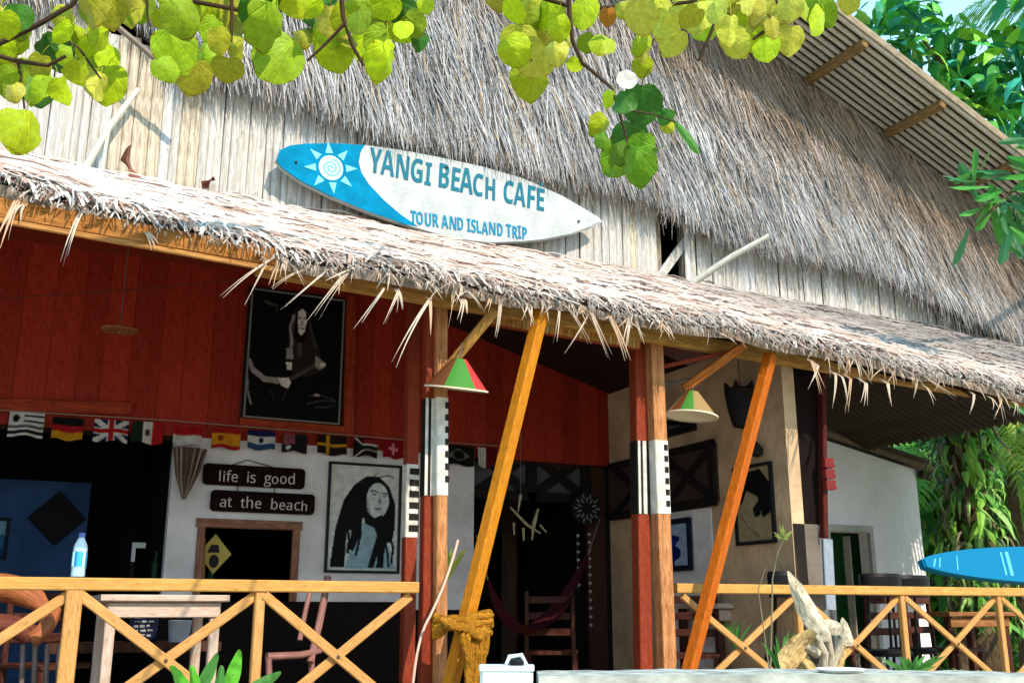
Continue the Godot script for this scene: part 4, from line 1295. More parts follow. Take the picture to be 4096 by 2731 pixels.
	var Y := Color(0.72, 0.5, 0.08)
	var G := Color(0.05, 0.14, 0.07)
	t = thing("flag_bunting", Vector3(-1.5, 2.9, WALL + 0.05), "string of small national flags along the bottom of the red wall", "bunting")
	tube_part("string", [Vector3(-3.246, 3.022, -2.640), Vector3(-1.790, 3.045, -2.640), Vector3(0.213, 3.031, -2.640), Vector3(1.306, 3.042, -2.640)], [0.004], flat("string", 0.3, 0.25, 0.2), t, 5)
	flag(t, -3.002, 2.837, -2.755, 3.025, "a", W, [[K, rect(0.42, 0.12, 1, 0.2)], [K, rect(0.42, 0.34, 1, 0.42)], [K, rect(0, 0.55, 1, 0.64)], [K, rect(0, 0.76, 1, 0.86)], [K, blob(0.2, 0.26, 0.1, 0.15, 8)]], "flag with black and white stripes")
	flag(t, -2.696, 2.831, -2.472, 3.009, "b", K, [[R, rect(0, 0.33, 1, 0.66)], [Y, rect(0, 0.66, 1, 1)]], "flag in black, red and gold bands")
	flag(t, -2.394, 2.840, -2.136, 3.014, "c", B, [[W, band([Vector2(0, 0), Vector2(1, 1)], 0.2)], [W, band([Vector2(1, 0), Vector2(0, 1)], 0.2)], [W, rect(0.38, 0, 0.62, 1)], [W, rect(0, 0.34, 1, 0.66)], [R, rect(0.43, 0, 0.57, 1)], [R, rect(0, 0.41, 1, 0.59)]], "dark blue flag with red and white crosses")
	flag(t, -2.109, 2.845, -1.870, 3.022, "d", W, [[G, rect(0, 0, 0.33, 1)], [R, rect(0.66, 0, 1, 1)], [Color(0.25, 0.2, 0.12), blob(0.5, 0.5, 0.08, 0.16)]], "flag in green, white and red with an emblem")
	flag(t, -1.790, 2.853, -1.560, 3.018, "e", W, [[R, rect(0, 0, 1, 0.5)]], "flag half red and half white")
	flag(t, -1.481, 2.845, -1.247, 3.013, "f", Color(0.75, 0.5, 0.05), [[R, rect(0, 0, 1, 0.22)], [R, rect(0, 0.8, 1, 1)], [Color(0.5, 0.2, 0.06), blob(0.3, 0.5, 0.1, 0.16)]], "red and yellow flag")
	flag(t, -1.189, 2.857, -0.955, 3.020, "g", W, [[B, rect(0, 0, 1, 0.3)], [Color(0.14, 0.26, 0.4), rect(0, 0.7, 1, 1)], [B, blob(0.5, 0.5, 0.1, 0.13, 6)]], "blue and white flag with a small star")
	flag(t, -0.894, 2.854, -0.676, 3.012, "h", Color(0.1, 0.09, 0.1), [[Color(0.5, 0.25, 0.28), rect(0.05, 0, 0.5, 0.6)], [W, blob(0.25, 0.75, 0.1, 0.12)]], "dark flag with a pale red corner")
	flag(t, -0.591, 2.853, -0.327, 3.021, "i", Color(0.12, 0.04, 0.05), [[Y, rect(0.3, 0, 0.44, 1)], [Y, rect(0, 0.4, 1, 0.58)]], "dark flag with a yellow cross")
	flag(t, -0.263, 2.857, -0.039, 3.020, "j", Color(0.12, 0.03, 0.04), [[G, rect(0.3, 0.42, 1, 0.6)], [W, band([Vector2(0.05, 0), Vector2(0.4, 0.36), Vector2(1, 0.36)], 0.08)], [W, band([Vector2(0.05, 1), Vector2(0.4, 0.66), Vector2(1, 0.66)], 0.08)], [K, [Vector2(0, 0.2), Vector2(0.3, 0.5), Vector2(0, 0.8)]], [Color(0.5, 0.12, 0.15), rect(0.4, 0.02, 1, 0.3)]], "red and green flag with a sideways letter Y band")
	flag(t, 0.010, 2.858, 0.199, 3.023, "k", Color(0.5, 0.03, 0.07), [[Color(0.8, 0.5, 0.52), rect(0.42, 0.2, 0.58, 0.8)], [Color(0.8, 0.5, 0.52), rect(0.25, 0.42, 0.75, 0.58)]], "red flag with a pale cross")
	flag(t, 0.587, 2.835, 0.901, 3.020, "l", Color(0.03, 0.06, 0.03), [[Color(0.4, 0.38, 0.32), [Vector2(0.5, 0.15), Vector2(0.88, 0.5), Vector2(0.5, 0.85), Vector2(0.12, 0.5)]], [K, blob(0.5, 0.5, 0.18, 0.24)]], "dark green flag with a diamond")
	flag(t, 0.936, 2.836, 1.124, 3.015, "m", Color(0.35, 0.03, 0.05), [[W, rect(0, 0, 0.45, 1)]], "flag half white and half red")

	# ---- lamp shades
	var pale := Color(0.8, 0.72, 0.6)
	var rr := Color(0.45, 0.04, 0.04)
	var gg := Color(0.05, 0.2, 0.03)
	var bb := Color(0.13, 0.045, 0.018)
	var cone := func(at: Vector3, tilt: Basis, r: float, h: float, cols: Array, hook: Vector3, label: String) -> void:
		var l := thing("lamp_shade", at, label, "lamp shade")
		part("shade", lathe_mesh([Vector2(r, 0.0), Vector2(0.045, h), Vector2(0.0, h + 0.004)], 24, cols), tinted("shade_paint", 0.6, 0.3), l, Transform3D(tilt, at))
		part("inner_shade", lathe_mesh([Vector2(r - 0.004, 0.001), Vector2(0.042, h - 0.008), Vector2(0.0, h - 0.006)], 24), flat("shade_inside", 0.72, 0.6, 0.42, 0.8), l, Transform3D(tilt, at))
		part("rim", lathe_mesh([Vector2(r - 0.006, -0.004), Vector2(r + 0.004, -0.004), Vector2(r + 0.004, 0.006), Vector2(r - 0.006, 0.006)], 24), flat("shade_rim", 0.75, 0.62, 0.45, 0.7), l, Transform3D(tilt, at))
		part("bulb_holder", lathe_mesh([Vector2(0.0, h * 0.35), Vector2(0.022, h * 0.4), Vector2(0.022, h * 0.95)], 12), flat("bulb_holder", 0.05, 0.16, 0.03, 0.5), l, Transform3D(tilt, at))
		tube_part("cord", [at + tilt * Vector3(0, h, 0), hook], [0.006], mats["cord"], l, 6)
	cone.call(Vector3(-0.473, 2.892, 0.170), Basis(Vector3(0, 0, 1), -0.02) * Basis(Vector3(1, 0, 0), 0.20), 0.2, 0.19, [gg, rr, rr, rr, rr, rr, rr, rr, rr, bb, bb, bb, bb, bb, bb, bb, bb, bb, bb, bb, bb, gg, gg, gg], Vector3(-0.448, 3.180, 0.200), "cone lamp shade painted red and green beside the left veranda posts")
	cone.call(Vector3(1.408, 2.892, 0.050), Basis(Vector3(0, 0, 1), -0.1) * Basis(Vector3(1, 0, 0), 0.02), 0.19, 0.18, [Color(0.3, 0.2, 0.08), Color(0.3, 0.2, 0.08), bb, bb, gg, gg, Color(0.3, 0.2, 0.08), Color(0.3, 0.2, 0.08)], Vector3(1.417, 3.162, 0.080), "cone lamp shade with pale underside right of the right veranda posts")
	# a small ring lamp under the left part of the roof
	t = thing("hanging_ring", Vector3(-2.350, 3.491, -1.600), "small brown wheel of wood hanging before the dark red wall", "ring")
	var rp := Vector3(-2.350, 3.491, -1.600)
	var ring := TorusMesh.new()
	ring.inner_radius = 0.105
	ring.outer_radius = 0.13
	ring.rings = 24
	ring.ring_segments = 8
	var ringm := wood("ring_wood", 0.4, 0.15, 0.06)
	part("rim", ring, ringm, t, Transform3D(Basis(Vector3(1, 0, 0), 0.06), rp))
	for k in 2: timber("spoke", rp + Vector3(0.11 * cos(k * PI / 2), 0, 0.11 * sin(k * PI / 2)), rp - Vector3(0.11 * cos(k * PI / 2), 0, 0.11 * sin(k * PI / 2)), 0.03, 0.014, ringm, t, Vector3.UP)
	part("hub", lathe_mesh([Vector2(0, -0.03), Vector2(0.03, -0.02), Vector2(0.03, 0.02), Vector2(0, 0.03)], 12), ringm, t, Transform3D(Basis(), rp))
	tube_part("cord", [rp, rp + Vector3(0, 0.85, 0)], [0.004], mats["cord"], t, 5)
	var wire := thing("overhead_wire", Vector3(-3.133, 3.589, -1.500), "thin dark wire sagging across the red wall under the eave", "wire")
	tube_part("wire", curve(Vector3(-3.439, 3.535, -1.500), Vector3(-2.453, 3.714, -1.500), Vector3(-1.393, 3.999, -1.500), 8), [0.005], flat("wire_red", 0.14, 0.03, 0.025), wire, 5)

	# ---- woven fish trap on the corner of the white wall
	t = thing("fish_trap", Vector3(-1.643, 2.414, -2.600), "pointed brown woven basket hanging point down under the flags", "basket")
	var ftop := Vector3(-1.653, 2.817, -2.580)
	var ftip := Vector3(-1.673, 2.410, -2.600)
	var cane := [wood("cane_a", 0.26, 0.19, 0.15), wood("cane_b", 0.15, 0.09, 0.07), wood("cane_c", 0.34, 0.27, 0.22)]
	for k in 14:
		var a := TAU * k / 14
		var p := ftop + Vector3(cos(a) * 0.125, 0, sin(a) * 0.06)
		tube_part("cane", [p, ftop.lerp(ftip, 0.5) + Vector3(cos(a) * 0.085, 0, sin(a) * 0.045), ftip + Vector3(cos(a) * 0.012, 0, sin(a) * 0.012)], [0.011, 0.01, 0.005], cane[k % 3], t, 5)
	st = start()
	lathe(st, [Vector2(0.01, 0), Vector2(0.078, 0.21), Vector2(0.115, 0.415)], 16)
	part("lining", st.commit(), flat("trap_lining", 0.1, 0.065, 0.05, 0.9), t, Transform3D(Basis(Vector3(1, 0, 0), Vector3(0, 1, 0), Vector3(0, 0, 0.5)), ftip))

	# ---- things in the hatch
	t = thing("diamond_sign", Vector3(-1.343, 1.864, -2.900), "yellow diamond road sign with a dark figure inside the hatch", "sign")
	var dc := Vector3(-1.349, 1.999, -2.900)
	st = start()
	prism(st, PackedVector2Array([Vector2(dc.x - 0.13, dc.y), Vector2(dc.x, dc.y - 0.165), Vector2(dc.x + 0.14, dc.y), Vector2(dc.x, dc.y + 0.165)]), 0.0, 0.012)
	part("plate", st.commit(), flat("sign_yellow", 0.5, 0.38, 0.09, 0.6), t, Transform3D(Basis(), Vector3(0, 0, -2.9)))
	st = start()
	prism(st, PackedVector2Array(blob(dc.x, dc.y - 0.06, 0.04, 0.055, 14)), 0.013, 0.016)
	prism(st, PackedVector2Array([Vector2(dc.x - 0.06, dc.y + 0.01), Vector2(dc.x + 0.04, dc.y + 0.01), Vector2(dc.x + 0.03, dc.y + 0.075), Vector2(dc.x - 0.03, dc.y + 0.075)]), 0.013, 0.016)
	part("figure", st.commit(), flat("sign_dark", 0.03, 0.02, 0.02, 0.6), t, Transform3D(Basis(), Vector3(0, 0, -2.9)))
	t = thing("wooden_board", Vector3(-1.449, 1.861, -2.850), "upright yellow wooden board beside the diamond sign in the hatch", "board")
	timber("plank", Vector3(-1.481, 2.120, -2.840), Vector3(-1.459, 1.739, -2.840), 0.085, 0.02, wood("yellow_board", 0.4, 0.24, 0.08), t)

	# ---- on the side wall
	var pt2 := picture("side_portrait_print", 90, 130, Color(0.62, 0.55, 0.42), [
		[ink, [Vector2(0.3, 0.05), Vector2(0.7, 0.03), Vector2(0.98, 0.25), Vector2(0.99, 0.62), Vector2(0.72, 0.7), Vector2(0.6, 0.4), Vector2(0.3, 0.3), Vector2(0.12, 0.5), Vector2(0.05, 0.3)]],
		[ink, [Vector2(0.45, 0.56), Vector2(0.7, 0.42), Vector2(0.66, 0.66), Vector2(0.5, 0.68)]],
		[Color(0.5, 0.44, 0.34), band([Vector2(0.05, 0.6), Vector2(0.3, 0.8), Vector2(0.6, 0.95)], 0.03)],
	])
	framed_side("portrait", -0.746, 2.047, -0.270, 2.673, 2.395, 0.026, mats["black_frame"], pt2, "brown framed ink portrait on the tan side wall behind the orange strut", "picture")
	var bp := picture("blue_print", 64, 90, Color(0.62, 0.7, 0.82), [
		[Color(0.05, 0.12, 0.4), blob(0.45, 0.7, 0.28, 0.18)], [Color(0.05, 0.12, 0.4), blob(0.5, 0.36, 0.2, 0.09)], [Color(0.1, 0.2, 0.5), [Vector2(0.3, 0.1), Vector2(0.5, 0.3), Vector2(0.6, 0.5), Vector2(0.4, 0.55)]], [Color(0.05, 0.12, 0.4), rect(0.3, 0.8, 0.5, 1)],
	])
	framed_side("small_picture", -1.851, 1.874, -1.325, 2.322, 2.365, 0.045, flat("navy_frame", 0.008, 0.012, 0.025, 0.5), bp, "small blue and white picture in a navy frame on the side wall", "picture")
	var dp := picture("dark_print", 64, 40, Color(0.04, 0.05, 0.05), [[Color(0.3, 0.32, 0.34), [Vector2(0.2, 0.1), Vector2(0.7, 0.5), Vector2(0.3, 0.6)]], [Color(0.2, 0.22, 0.24), band([Vector2(0, 0.85), Vector2(1, 0.6)], 0.1)]])
	framed_side("small_picture", -1.854, 3.064, -1.225, 3.214, 2.395, 0.02, mats["black_frame"], dp, "small dark picture under the right lamp shade, high on the side wall", "picture")
	t = thing("black_bag", Vector3(2.300, 2.971, -0.493), "black cloth bag hanging on a cord beside the side wall", "bag")
	var bt := Vector3(2.300, 3.285, -0.492)
	var bo := Vector3(2.300, 2.952, -0.489)
	st = start()
	lathe(st, [Vector2(0.0, bo.y - bt.y), Vector2(0.07, bo.y - bt.y + 0.02), Vector2(0.105, (bo.y - bt.y) * 0.55), Vector2(0.13, -0.02), Vector2(0.1, 0.0)], 14)
	part("bag", st.commit(), flat("bag_cloth", 0.018, 0.014, 0.016, 0.95), t, Transform3D(Basis(), bt))
	for k in 5:
		var a := TAU * k / 5
		var e := bt + Vector3(cos(a) * 0.1, 0, sin(a) * 0.1)
		tube_part("ear", [e, e + Vector3(cos(a) * 0.02, 0.05, sin(a) * 0.02)], [0.03, 0.006], mats["bag_cloth"], t, 6)
	tube_part("cord", [bt, bt + Vector3(0, 0.33, 0)], [0.005], mats["cord"], t, 5)
	t = thing("wall_ornament", Vector3(2.360, 2.772, -0.424), "small round black ornament above the portrait on the side wall", "ornament")
	part("knob", lathe_mesh([Vector2(0, -0.05), Vector2(0.05, -0.03), Vector2(0.055, 0.02), Vector2(0.02, 0.07), Vector2(0, 0.08)], 12), mats["bag_cloth"], t, Transform3D(Basis(), Vector3(2.340, 2.762, -0.389)))
	# red carved bracket on the far post
	t = thing("carved_bracket", Vector3(2.752, 2.444, -0.060), "dark red carved bracket of three scrolls on the far right post", "carving")
	for k in 3:
		st = start()
		prism(st, PackedVector2Array([Vector2(-0.05, 0), Vector2(0.035, 0.0), Vector2(0.05, 0.02), Vector2(0.03, 0.045), Vector2(0.05, 0.06), Vector2(0.03, 0.075), Vector2(-0.05, 0.07)]), -0.02, 0.02)
		part("scroll", st.commit(), flat("carving_red", 0.16, 0.02, 0.018, 0.6), t, Transform3D(Basis(), Vector3(Vector3(2.733, 2.523, -0.030).x, Vector3(2.724, 2.439, -0.030).y + 0.085 * k, -0.02)))

	# ---- dartboard and strings in the doorway
	var bc := Vector3(2.072, 2.492, -2.620)
	t = thing("dartboard", bc, "dark dartboard with pale numbers on the doorway's right cheek", "dartboard")
	part("board", lathe_mesh([Vector2(0, -0.02), Vector2(0.155, -0.02), Vector2(0.155, 0.018), Vector2(0.15, 0.02), Vector2(0, 0.02)], 28), flat("dart_black", 0.012, 0.013, 0.011, 0.9), t, Transform3D(Basis(Vector3(1, 0, 0), PI / 2), bc))
	for k in 20:
		var a := TAU * k / 20
		var d := Vector3(sin(a), cos(a), 0)
		part("wedge", timber_mesh(0.016, 0.004, 0.045, 0.001), flat("dart_pale", 0.17, 0.17, 0.16, 0.9), t, Transform3D(Basis(Vector3(0, 0, 1), -a), bc + d * (0.12 if k % 2 else 0.085) + Vector3(0, 0, 0.022)))

func inside() -> void:
	var cord: Material = mats["cord"]
	# strings of shells
	var shellm := flat("shell", 0.34, 0.33, 0.33, 0.6)
	for q in [[Vector3(1.903, 2.243, -2.500), 7, "left"], [Vector3(2.026, 2.259, -2.500), 12, "right"]]:
		var t := thing("shell_string", q[0], "%s one of two strings of pale shells hanging below the dartboard" % q[2], "shell string", "shell strings")
		tube_part("cord", [q[0], q[0] - Vector3(0.0, 0.075 * q[1], 0)], [0.003], cord, t, 4)
		for k in q[1]:
			part("shell", lathe_mesh([Vector2(0, -0.018), Vector2(0.014, -0.008), Vector2(0.017, 0.006), Vector2(0, 0.018)], 8), shellm, t, Transform3D(Basis(Vector3(0, 0, 1), rng.randf_range(-0.5, 0.5)), q[0] - Vector3(0, 0.075 * k + 0.02, 0) + Vector3(0, 0, 0.012)))
	# a driftwood mobile
	var t := thing("driftwood_mobile", Vector3(0.795, 2.292, -1.400), "driftwood mobile with pale dangling pieces in the dark doorway", "mobile")
	var dm := wood("driftwood", 0.38, 0.32, 0.2, 0.8)
	tube_part("stick", [Vector3(0.667, 2.339, -1.400), Vector3(0.815, 2.207, -1.400), Vector3(0.940, 2.142, -1.400)], [0.008, 0.014, 0.006], dm, t, 6)
	tube_part("stick", [Vector3(0.761, 2.443, -1.400), Vector3(0.737, 2.307, -1.400)], [0.016, 0.006], dm, t, 6)
	tube_part("stick", [Vector3(0.918, 2.339, -1.400), Vector3(0.877, 2.209, -1.400), Vector3(0.861, 2.088, -1.400)], [0.01, 0.02, 0.006], dm, t, 6)
	tube_part("stick", [Vector3(0.783, 2.182, -1.400), Vector3(0.787, 2.079, -1.400)], [0.014, 0.008], dm, t, 6)
	tube_part("stick", [Vector3(0.698, 2.220, -1.400), Vector3(0.702, 2.124, -1.400)], [0.011, 0.006], dm, t, 6)
	tube_part("stick", [Vector3(0.932, 2.211, -1.400), Vector3(0.991, 2.154, -1.400)], [0.01, 0.006], dm, t, 6)
	tube_part("cord", [Vector3(0.761, 2.429, -1.400), Vector3(0.761, 2.429, -1.400) + Vector3(0, 0.95, 0)], [0.003], cord, t, 4)
	# hammock
	t = thing("hammock", Vector3(0.900, 1.251, -1.500), "dark red hammock sagging across the doorway", "hammock")
	var hm := flat("hammock_cloth", 0.055, 0.008, 0.012, 0.95)
	var st := start()
	var ha := Vector3(0.610, 1.788, -1.700)
	var hb := Vector3(0.740, 0.914, -1.300)
	var hc := Vector3(1.672, 2.028, -1.900)
	var c0 := curve(ha, hb, hc, 16)
	for i in 16:
		var t0 := i / 16.0
		var t1 := (i + 1) / 16.0
		var w0 := 0.03 + 0.16 * sin(PI * t0)
		var w1 := 0.03 + 0.16 * sin(PI * t1)
		quad(st, c0[i] + Vector3(0, 0, w0), c0[i + 1] + Vector3(0, 0, w1), c0[i + 1] - Vector3(0, 0.05, 0), c0[i] - Vector3(0, 0.05, 0))
		quad(st, c0[i] - Vector3(0, 0.05, 0), c0[i + 1] - Vector3(0, 0.05, 0), c0[i + 1] - Vector3(0, 0, w1), c0[i] - Vector3(0, 0, w0))
	hm.cull_mode = BaseMaterial3D.CULL_DISABLED
	part("cloth", st.commit(), hm, t)
	tube_part("rope", [hc, Vector3(2.184, 2.399, -2.550)], [0.008], flat("rope_pale", 0.22, 0.19, 0.17), t, 5)
	tube_part("rope", [ha, Vector3(0.890, 2.195, -2.550)], [0.008], mats["rope_pale"], t, 5)
	# the black diamond and a picture on the blue wall
	t = thing("black_diamond", Vector3(-2.500, 2.128, -4.380), "black square board hung as a diamond on the blue back wall", "board")
	var dc := Vector3(-2.524, 2.363, -4.380)
	timber("board", dc + Vector3(-0.125, -0.125, 0.015), dc + Vector3(0.125, 0.125, 0.015), 0.35, 0.02, flat("diamond_black", 0.008, 0.008, 0.01, 0.6), t)
	var bw := picture("sea_print", 40, 60, Color(0.2, 0.45, 0.65), [[Color(0.5, 0.7, 0.8), rect(0, 0, 1, 0.4)], [Color(0.1, 0.3, 0.5), rect(0, 0.75, 1, 1)]])
	framed("small_picture", -3.108, 1.981, -2.906, 2.352, -4.395, 0.03, mats["navy_frame"], bw, "pale blue picture at the left edge on the blue back wall", "picture")
	# white menu holder on the counter
	t = thing("menu_holder", Vector3(-1.912, 1.936, -3.200), "small white bent menu holder in the dark left opening", "menu holder")
	var dark_stand := flat("dark_stand", 0.01, 0.01, 0.01, 0.7)
	var wm := flat("holder_white", 0.6, 0.6, 0.6, 0.5)
	var mh := [-1.970, 1.936, -1.864, 2.093]
	slab("upright", Vector3(mh[0], mh[1], -3.2), Vector3(mh[0] + 0.03, mh[3], -3.18), wm, t)
	slab("flange", Vector3(mh[0] + 0.03, mh[3] - 0.045, -3.2), Vector3(mh[2], mh[3], -3.18), wm, t)
	slab("stand", Vector3(mh[0], Vector3(-1.899, 1.795, -3.200).y, -3.21), Vector3(mh[0] + 0.03, mh[1], -3.19), dark_stand, t)
	slab("bar_counter", Vector3(-4.7, Vector3(-1.899, 1.795, -3.200).y - 0.06, -3.5), Vector3(-2.1, Vector3(-1.899, 1.795, -3.200).y, -3.0), wood("counter_wood", 0.06, 0.03, 0.02), cafe)
	var glass_tint := [flat("glass_green", 0.02, 0.06, 0.03, 0.15), flat("glass_brown", 0.08, 0.035, 0.012, 0.15), flat("glass_pale", 0.3, 0.32, 0.33, 0.15)]
	var bar_words := ["tallest green", "brown", "pale", "second green", "second brown", "small pale", "last green"]
	for k in 7:
		var bx2: float = Vector3(-1.775, 1.796, -3.200).x + 0.075 * k
		var bo2 := thing("bar_bottle", Vector3(bx2, Vector3(-1.899, 1.795, -3.200).y, -3.15), bar_words[k] + " bottle in the row on the bar in the dark left opening", "bottle", "bottles on the bar")
		var hgt: float = [1.2, 0.9, 1.0, 1.1, 0.95, 0.75, 1.0][k]
		part("body", lathe_mesh([Vector2(0, 0), Vector2(0.03, 0), Vector2(0.032, 0.1 * hgt), Vector2(0.012, 0.14 * hgt), Vector2(0.011, 0.19 * hgt), Vector2(0, 0.19 * hgt)], 12), glass_tint[k % 3], bo2, Transform3D(Basis(), Vector3(bx2, Vector3(-1.899, 1.795, -3.200).y, -3.15)))
	# water bottle and a few glasses on the rail
	var bp := Vector3(-2.550, 1.737, 0.000)
	bp.y = 1.716
	t = thing("water_bottle", bp, "clear water bottle with blue label standing on the left railing", "bottle")
	var clear := StandardMaterial3D.new()
	clear.albedo_color = Color(0.75, 0.9, 1.0, 0.3)
	clear.transparency = BaseMaterial3D.TRANSPARENCY_ALPHA
	clear.roughness = 0.08
	part("body", lathe_mesh([Vector2(0, 0), Vector2(0.034, 0.0), Vector2(0.037, 0.01), Vector2(0.035, 0.03), Vector2(0.037, 0.05), Vector2(0.037, 0.14), Vector2(0.033, 0.165), Vector2(0.016, 0.2), Vector2(0.014, 0.215)], 20), clear, t, Transform3D(Basis(), bp))
	part("water", lathe_mesh([Vector2(0, 0.003), Vector2(0.033, 0.004), Vector2(0.033, 0.15), Vector2(0, 0.15)], 16), flat("water_blue", 0.45, 0.65, 0.75, 0.15), t, Transform3D(Basis(), bp))
	part("label", lathe_mesh([Vector2(0.0378, 0.055), Vector2(0.0378, 0.13)], 16, [Color(0.05, 0.4, 0.65), Color(0.6, 0.85, 0.9), Color(0.02, 0.2, 0.5), Color(0.05, 0.4, 0.65)]), tinted("bottle_label", 0.5), t, Transform3D(Basis(), bp))
	part("cap", lathe_mesh([Vector2(0.016, 0.205), Vector2(0.017, 0.207), Vector2(0.017, 0.228), Vector2(0, 0.23)], 14), flat("cap_blue", 0.05, 0.08, 0.25, 0.4), t, Transform3D(Basis(), bp))
	# furniture behind the left railing
	var pale := wood("pale_table", 0.66, 0.52, 0.44, 0.55, 0.75)
	var brown := wood("chair_brown", 0.1, 0.035, 0.025, 0.5)
	var tl := [-2.370, 1.545, -1.621, 1.638]
	var ta := table(tl[0], tl[2], -1.45, -0.68, tl[3], pale, pale, "pale wooden table behind the left railing")
	var tr2 := [3.373, 1.543, 3.966, 1.615]
	var lab := ["wooden chair with slatted back left of the pale table", "wooden chair in the dark doorway", "wooden chair just right of the right veranda posts", "wooden chair below the dark opening", "wooden chair behind the second right railing post", "wooden chair at the far right behind the railing"]
	var spots := [[-2.55, -1.5, 0.5], [1.35, -2.0, 2.6], [2.0, -0.9, -0.7], [3.2, -0.8, 0.4], [3.9, -1.0, PI], [4.8, -0.9, 0.2]]
	for i in spots.size(): chair(Vector3(spots[i][0], DECK, spots[i][1]), spots[i][2], brown, lab[i], "wooden chairs on the veranda")
	var rt := [2.239, 1.550, 2.813, 1.619]
	table(rt[0], rt[2] + 0.1, -1.5, -0.85, rt[3] - 0.02, pale, brown, "pale table behind the right railing by the orange strut")
	var rt2 := [4.915, 1.488, 5.485, 1.550]
	table(rt2[0] - 0.1, rt2[2] + 0.2, -1.4, -0.85, rt2[3] - 0.02, wood("orange_table", 0.4, 0.18, 0.07), brown, "brown table under the blue surfboard behind the right railing")
	# arch backed chair
	t = thing("arched_armchair", Vector3(-1.120, 1.113, -0.900), "armchair with a curved pinkish frame below the ink portrait", "chair")
	var am := wood("pink_frame", 0.36, 0.18, 0.16, 0.5)
	tube_part("back_frame", curve(Vector3(-0.885, 1.769, -1.100), Vector3(-0.934, 1.550, -1.000), Vector3(-1.033, 1.219, -0.900), 8), [0.026], am, t, 8)
	tube_part("back_frame", curve(Vector3(-0.993, 1.709, -1.100), Vector3(-1.046, 1.550, -1.050), Vector3(-1.084, 1.354, -1.000), 8), [0.018], am, t, 8)
	tube_part("arm", [Vector3(-1.343, 1.262, -0.800), Vector3(-1.112, 1.266, -0.850), Vector3(-0.953, 1.287, -0.950)], [0.026, 0.024, 0.02], am, t, 8)
	tube_part("leg", [Vector3(-1.332, 1.261, -0.800), Vector3(-1.300, 0.916, -0.800)], [0.022], am, t, 8)
	tube_part("leg", [Vector3(-1.011, 1.272, -0.950), Vector3(-1.001, 0.864, -0.950)], [0.022], am, t, 8)
	# rattan armchair at the far left
	t = thing("rattan_armchair", Vector3(-2.755, 1.175, -0.600), "orange brown rattan armchair at the far left behind the railing", "chair")
	var rat := wood("rattan", 0.46, 0.15, 0.06, 0.45)
	var rat2 := wood("rattan_grey", 0.22, 0.17, 0.16, 0.6)
	tube_part("back_roll", curve(Vector3(-3.040, 1.662, -0.600), Vector3(-2.826, 1.705, -0.600), Vector3(-2.680, 1.569, -0.600), 8), [0.075, 0.08, 0.08, 0.08, 0.08, 0.078, 0.07, 0.06, 0.04], rat, t, 10)
	tube_part("back_roll", curve(Vector3(-3.014, 1.458, -0.550), Vector3(-2.847, 1.503, -0.550), Vector3(-2.727, 1.409, -0.550), 8), [0.06], wood("rattan_dark", 0.2, 0.06, 0.04), t, 10)
	tube_part("arm", curve(Vector3(-2.728, 1.389, -0.400), Vector3(-2.646, 1.434, -0.400), Vector3(-2.628, 1.550, -0.500), 6), [0.045], rat, t, 8)
	for k in 5: tube_part("cane", [Vector3(-2.764, 1.367, -0.400) + Vector3(0.06 * k, 0, 0), Vector3(-2.736, 0.965, -0.400) + Vector3(0.06 * k, 0, 0)], [0.014], rat2, t, 6)
	# round black chair backs above the right rail
	var black := flat("black_vinyl", 0.012, 0.012, 0.013, 0.45)
	for q in [[Vector3(2.427, 1.808, -0.120), 0.17, "round black chair back behind the right railing, left of the white post"], [Vector3(3.751, 1.824, -0.500), 0.2, "wider round black chair back behind the right railing, beside the doorway"], [Vector3(4.308, 1.824, -0.750), 0.24, "low black chair back beside the nose of the blue surfboard"]]:
		t = thing("round_back_chair", Vector3(q[0].x, DECK, q[0].z), q[2], "chair", "round backed black chairs")
		st = start()
		lathe(st, [Vector2(q[1], 0.0), Vector2(q[1] * 1.05, 0.16), Vector2(q[1] * 0.98, 0.19), Vector2(q[1] * 0.9, 0.18), Vector2(q[1] * 0.88, 0.0)], 20)
		part("back", st.commit(), black, t, Transform3D(Basis(Vector3(1, 0, 0), Vector3(0, 1, 0), Vector3(0, 0, 0.6)), Vector3(q[0].x, q[0].y - 0.17, q[0].z - 0.1)))
		part("seat", lathe_mesh([Vector2(0, 0), Vector2(0.2, 0.0), Vector2(0.21, 0.03), Vector2(0.19, 0.05), Vector2(0, 0.05)], 20), black, t, Transform3D(Basis(), Vector3(q[0].x, DECK + 0.43, q[0].z - 0.1)))
		for k in 4:
			var a := TAU * (k + 0.5) / 4
			tube_part("leg", [Vector3(q[0].x, DECK, q[0].z - 0.1) + Vector3(cos(a), 0, sin(a)) * 0.19, Vector3(q[0].x, DECK + 0.44, q[0].z - 0.1) + Vector3(cos(a), 0, sin(a)) * 0.15], [0.013], black, t, 6)
			if k < 2: tube_part("back_stay", [Vector3(q[0].x, DECK + 0.44, q[0].z - 0.1) + Vector3(cos(a), 0, -absf(sin(a)) * 0.5) * 0.17, Vector3(q[0].x + cos(a) * q[1] * 0.8, q[0].y - 0.16, q[0].z - 0.14)], [0.012], black, t, 6)
	# chalkboard menu
	t = thing("chalkboard", Vector3(-1.995, 1.346, -1.750), "dark blue chalkboard with white handwriting below the pale table", "chalkboard")
	var cb := [-2.084, 1.317, -1.895, 1.535]
	slab("board", Vector3(cb[0], cb[1], -1.77), Vector3(cb[2], cb[3], -1.75), flat("chalk_board", 0.01, 0.015, 0.04, 0.8), t)
	st = start()
	for k in 6:
		var y: float = lerpf(cb[3] - 0.04, cb[1] + 0.03, k / 5.0)
		var px: float = cb[0] + 0.03
		while px < cb[2] - 0.05:
			var l := rng.randf_range(0.015, 0.04)
			boxm(st, Vector3(px, y + rng.randf_range(-0.006, 0.006), -1.749), Vector3(px + l, y + rng.randf_range(0.008, 0.014), -1.747))
			px += l + 0.012
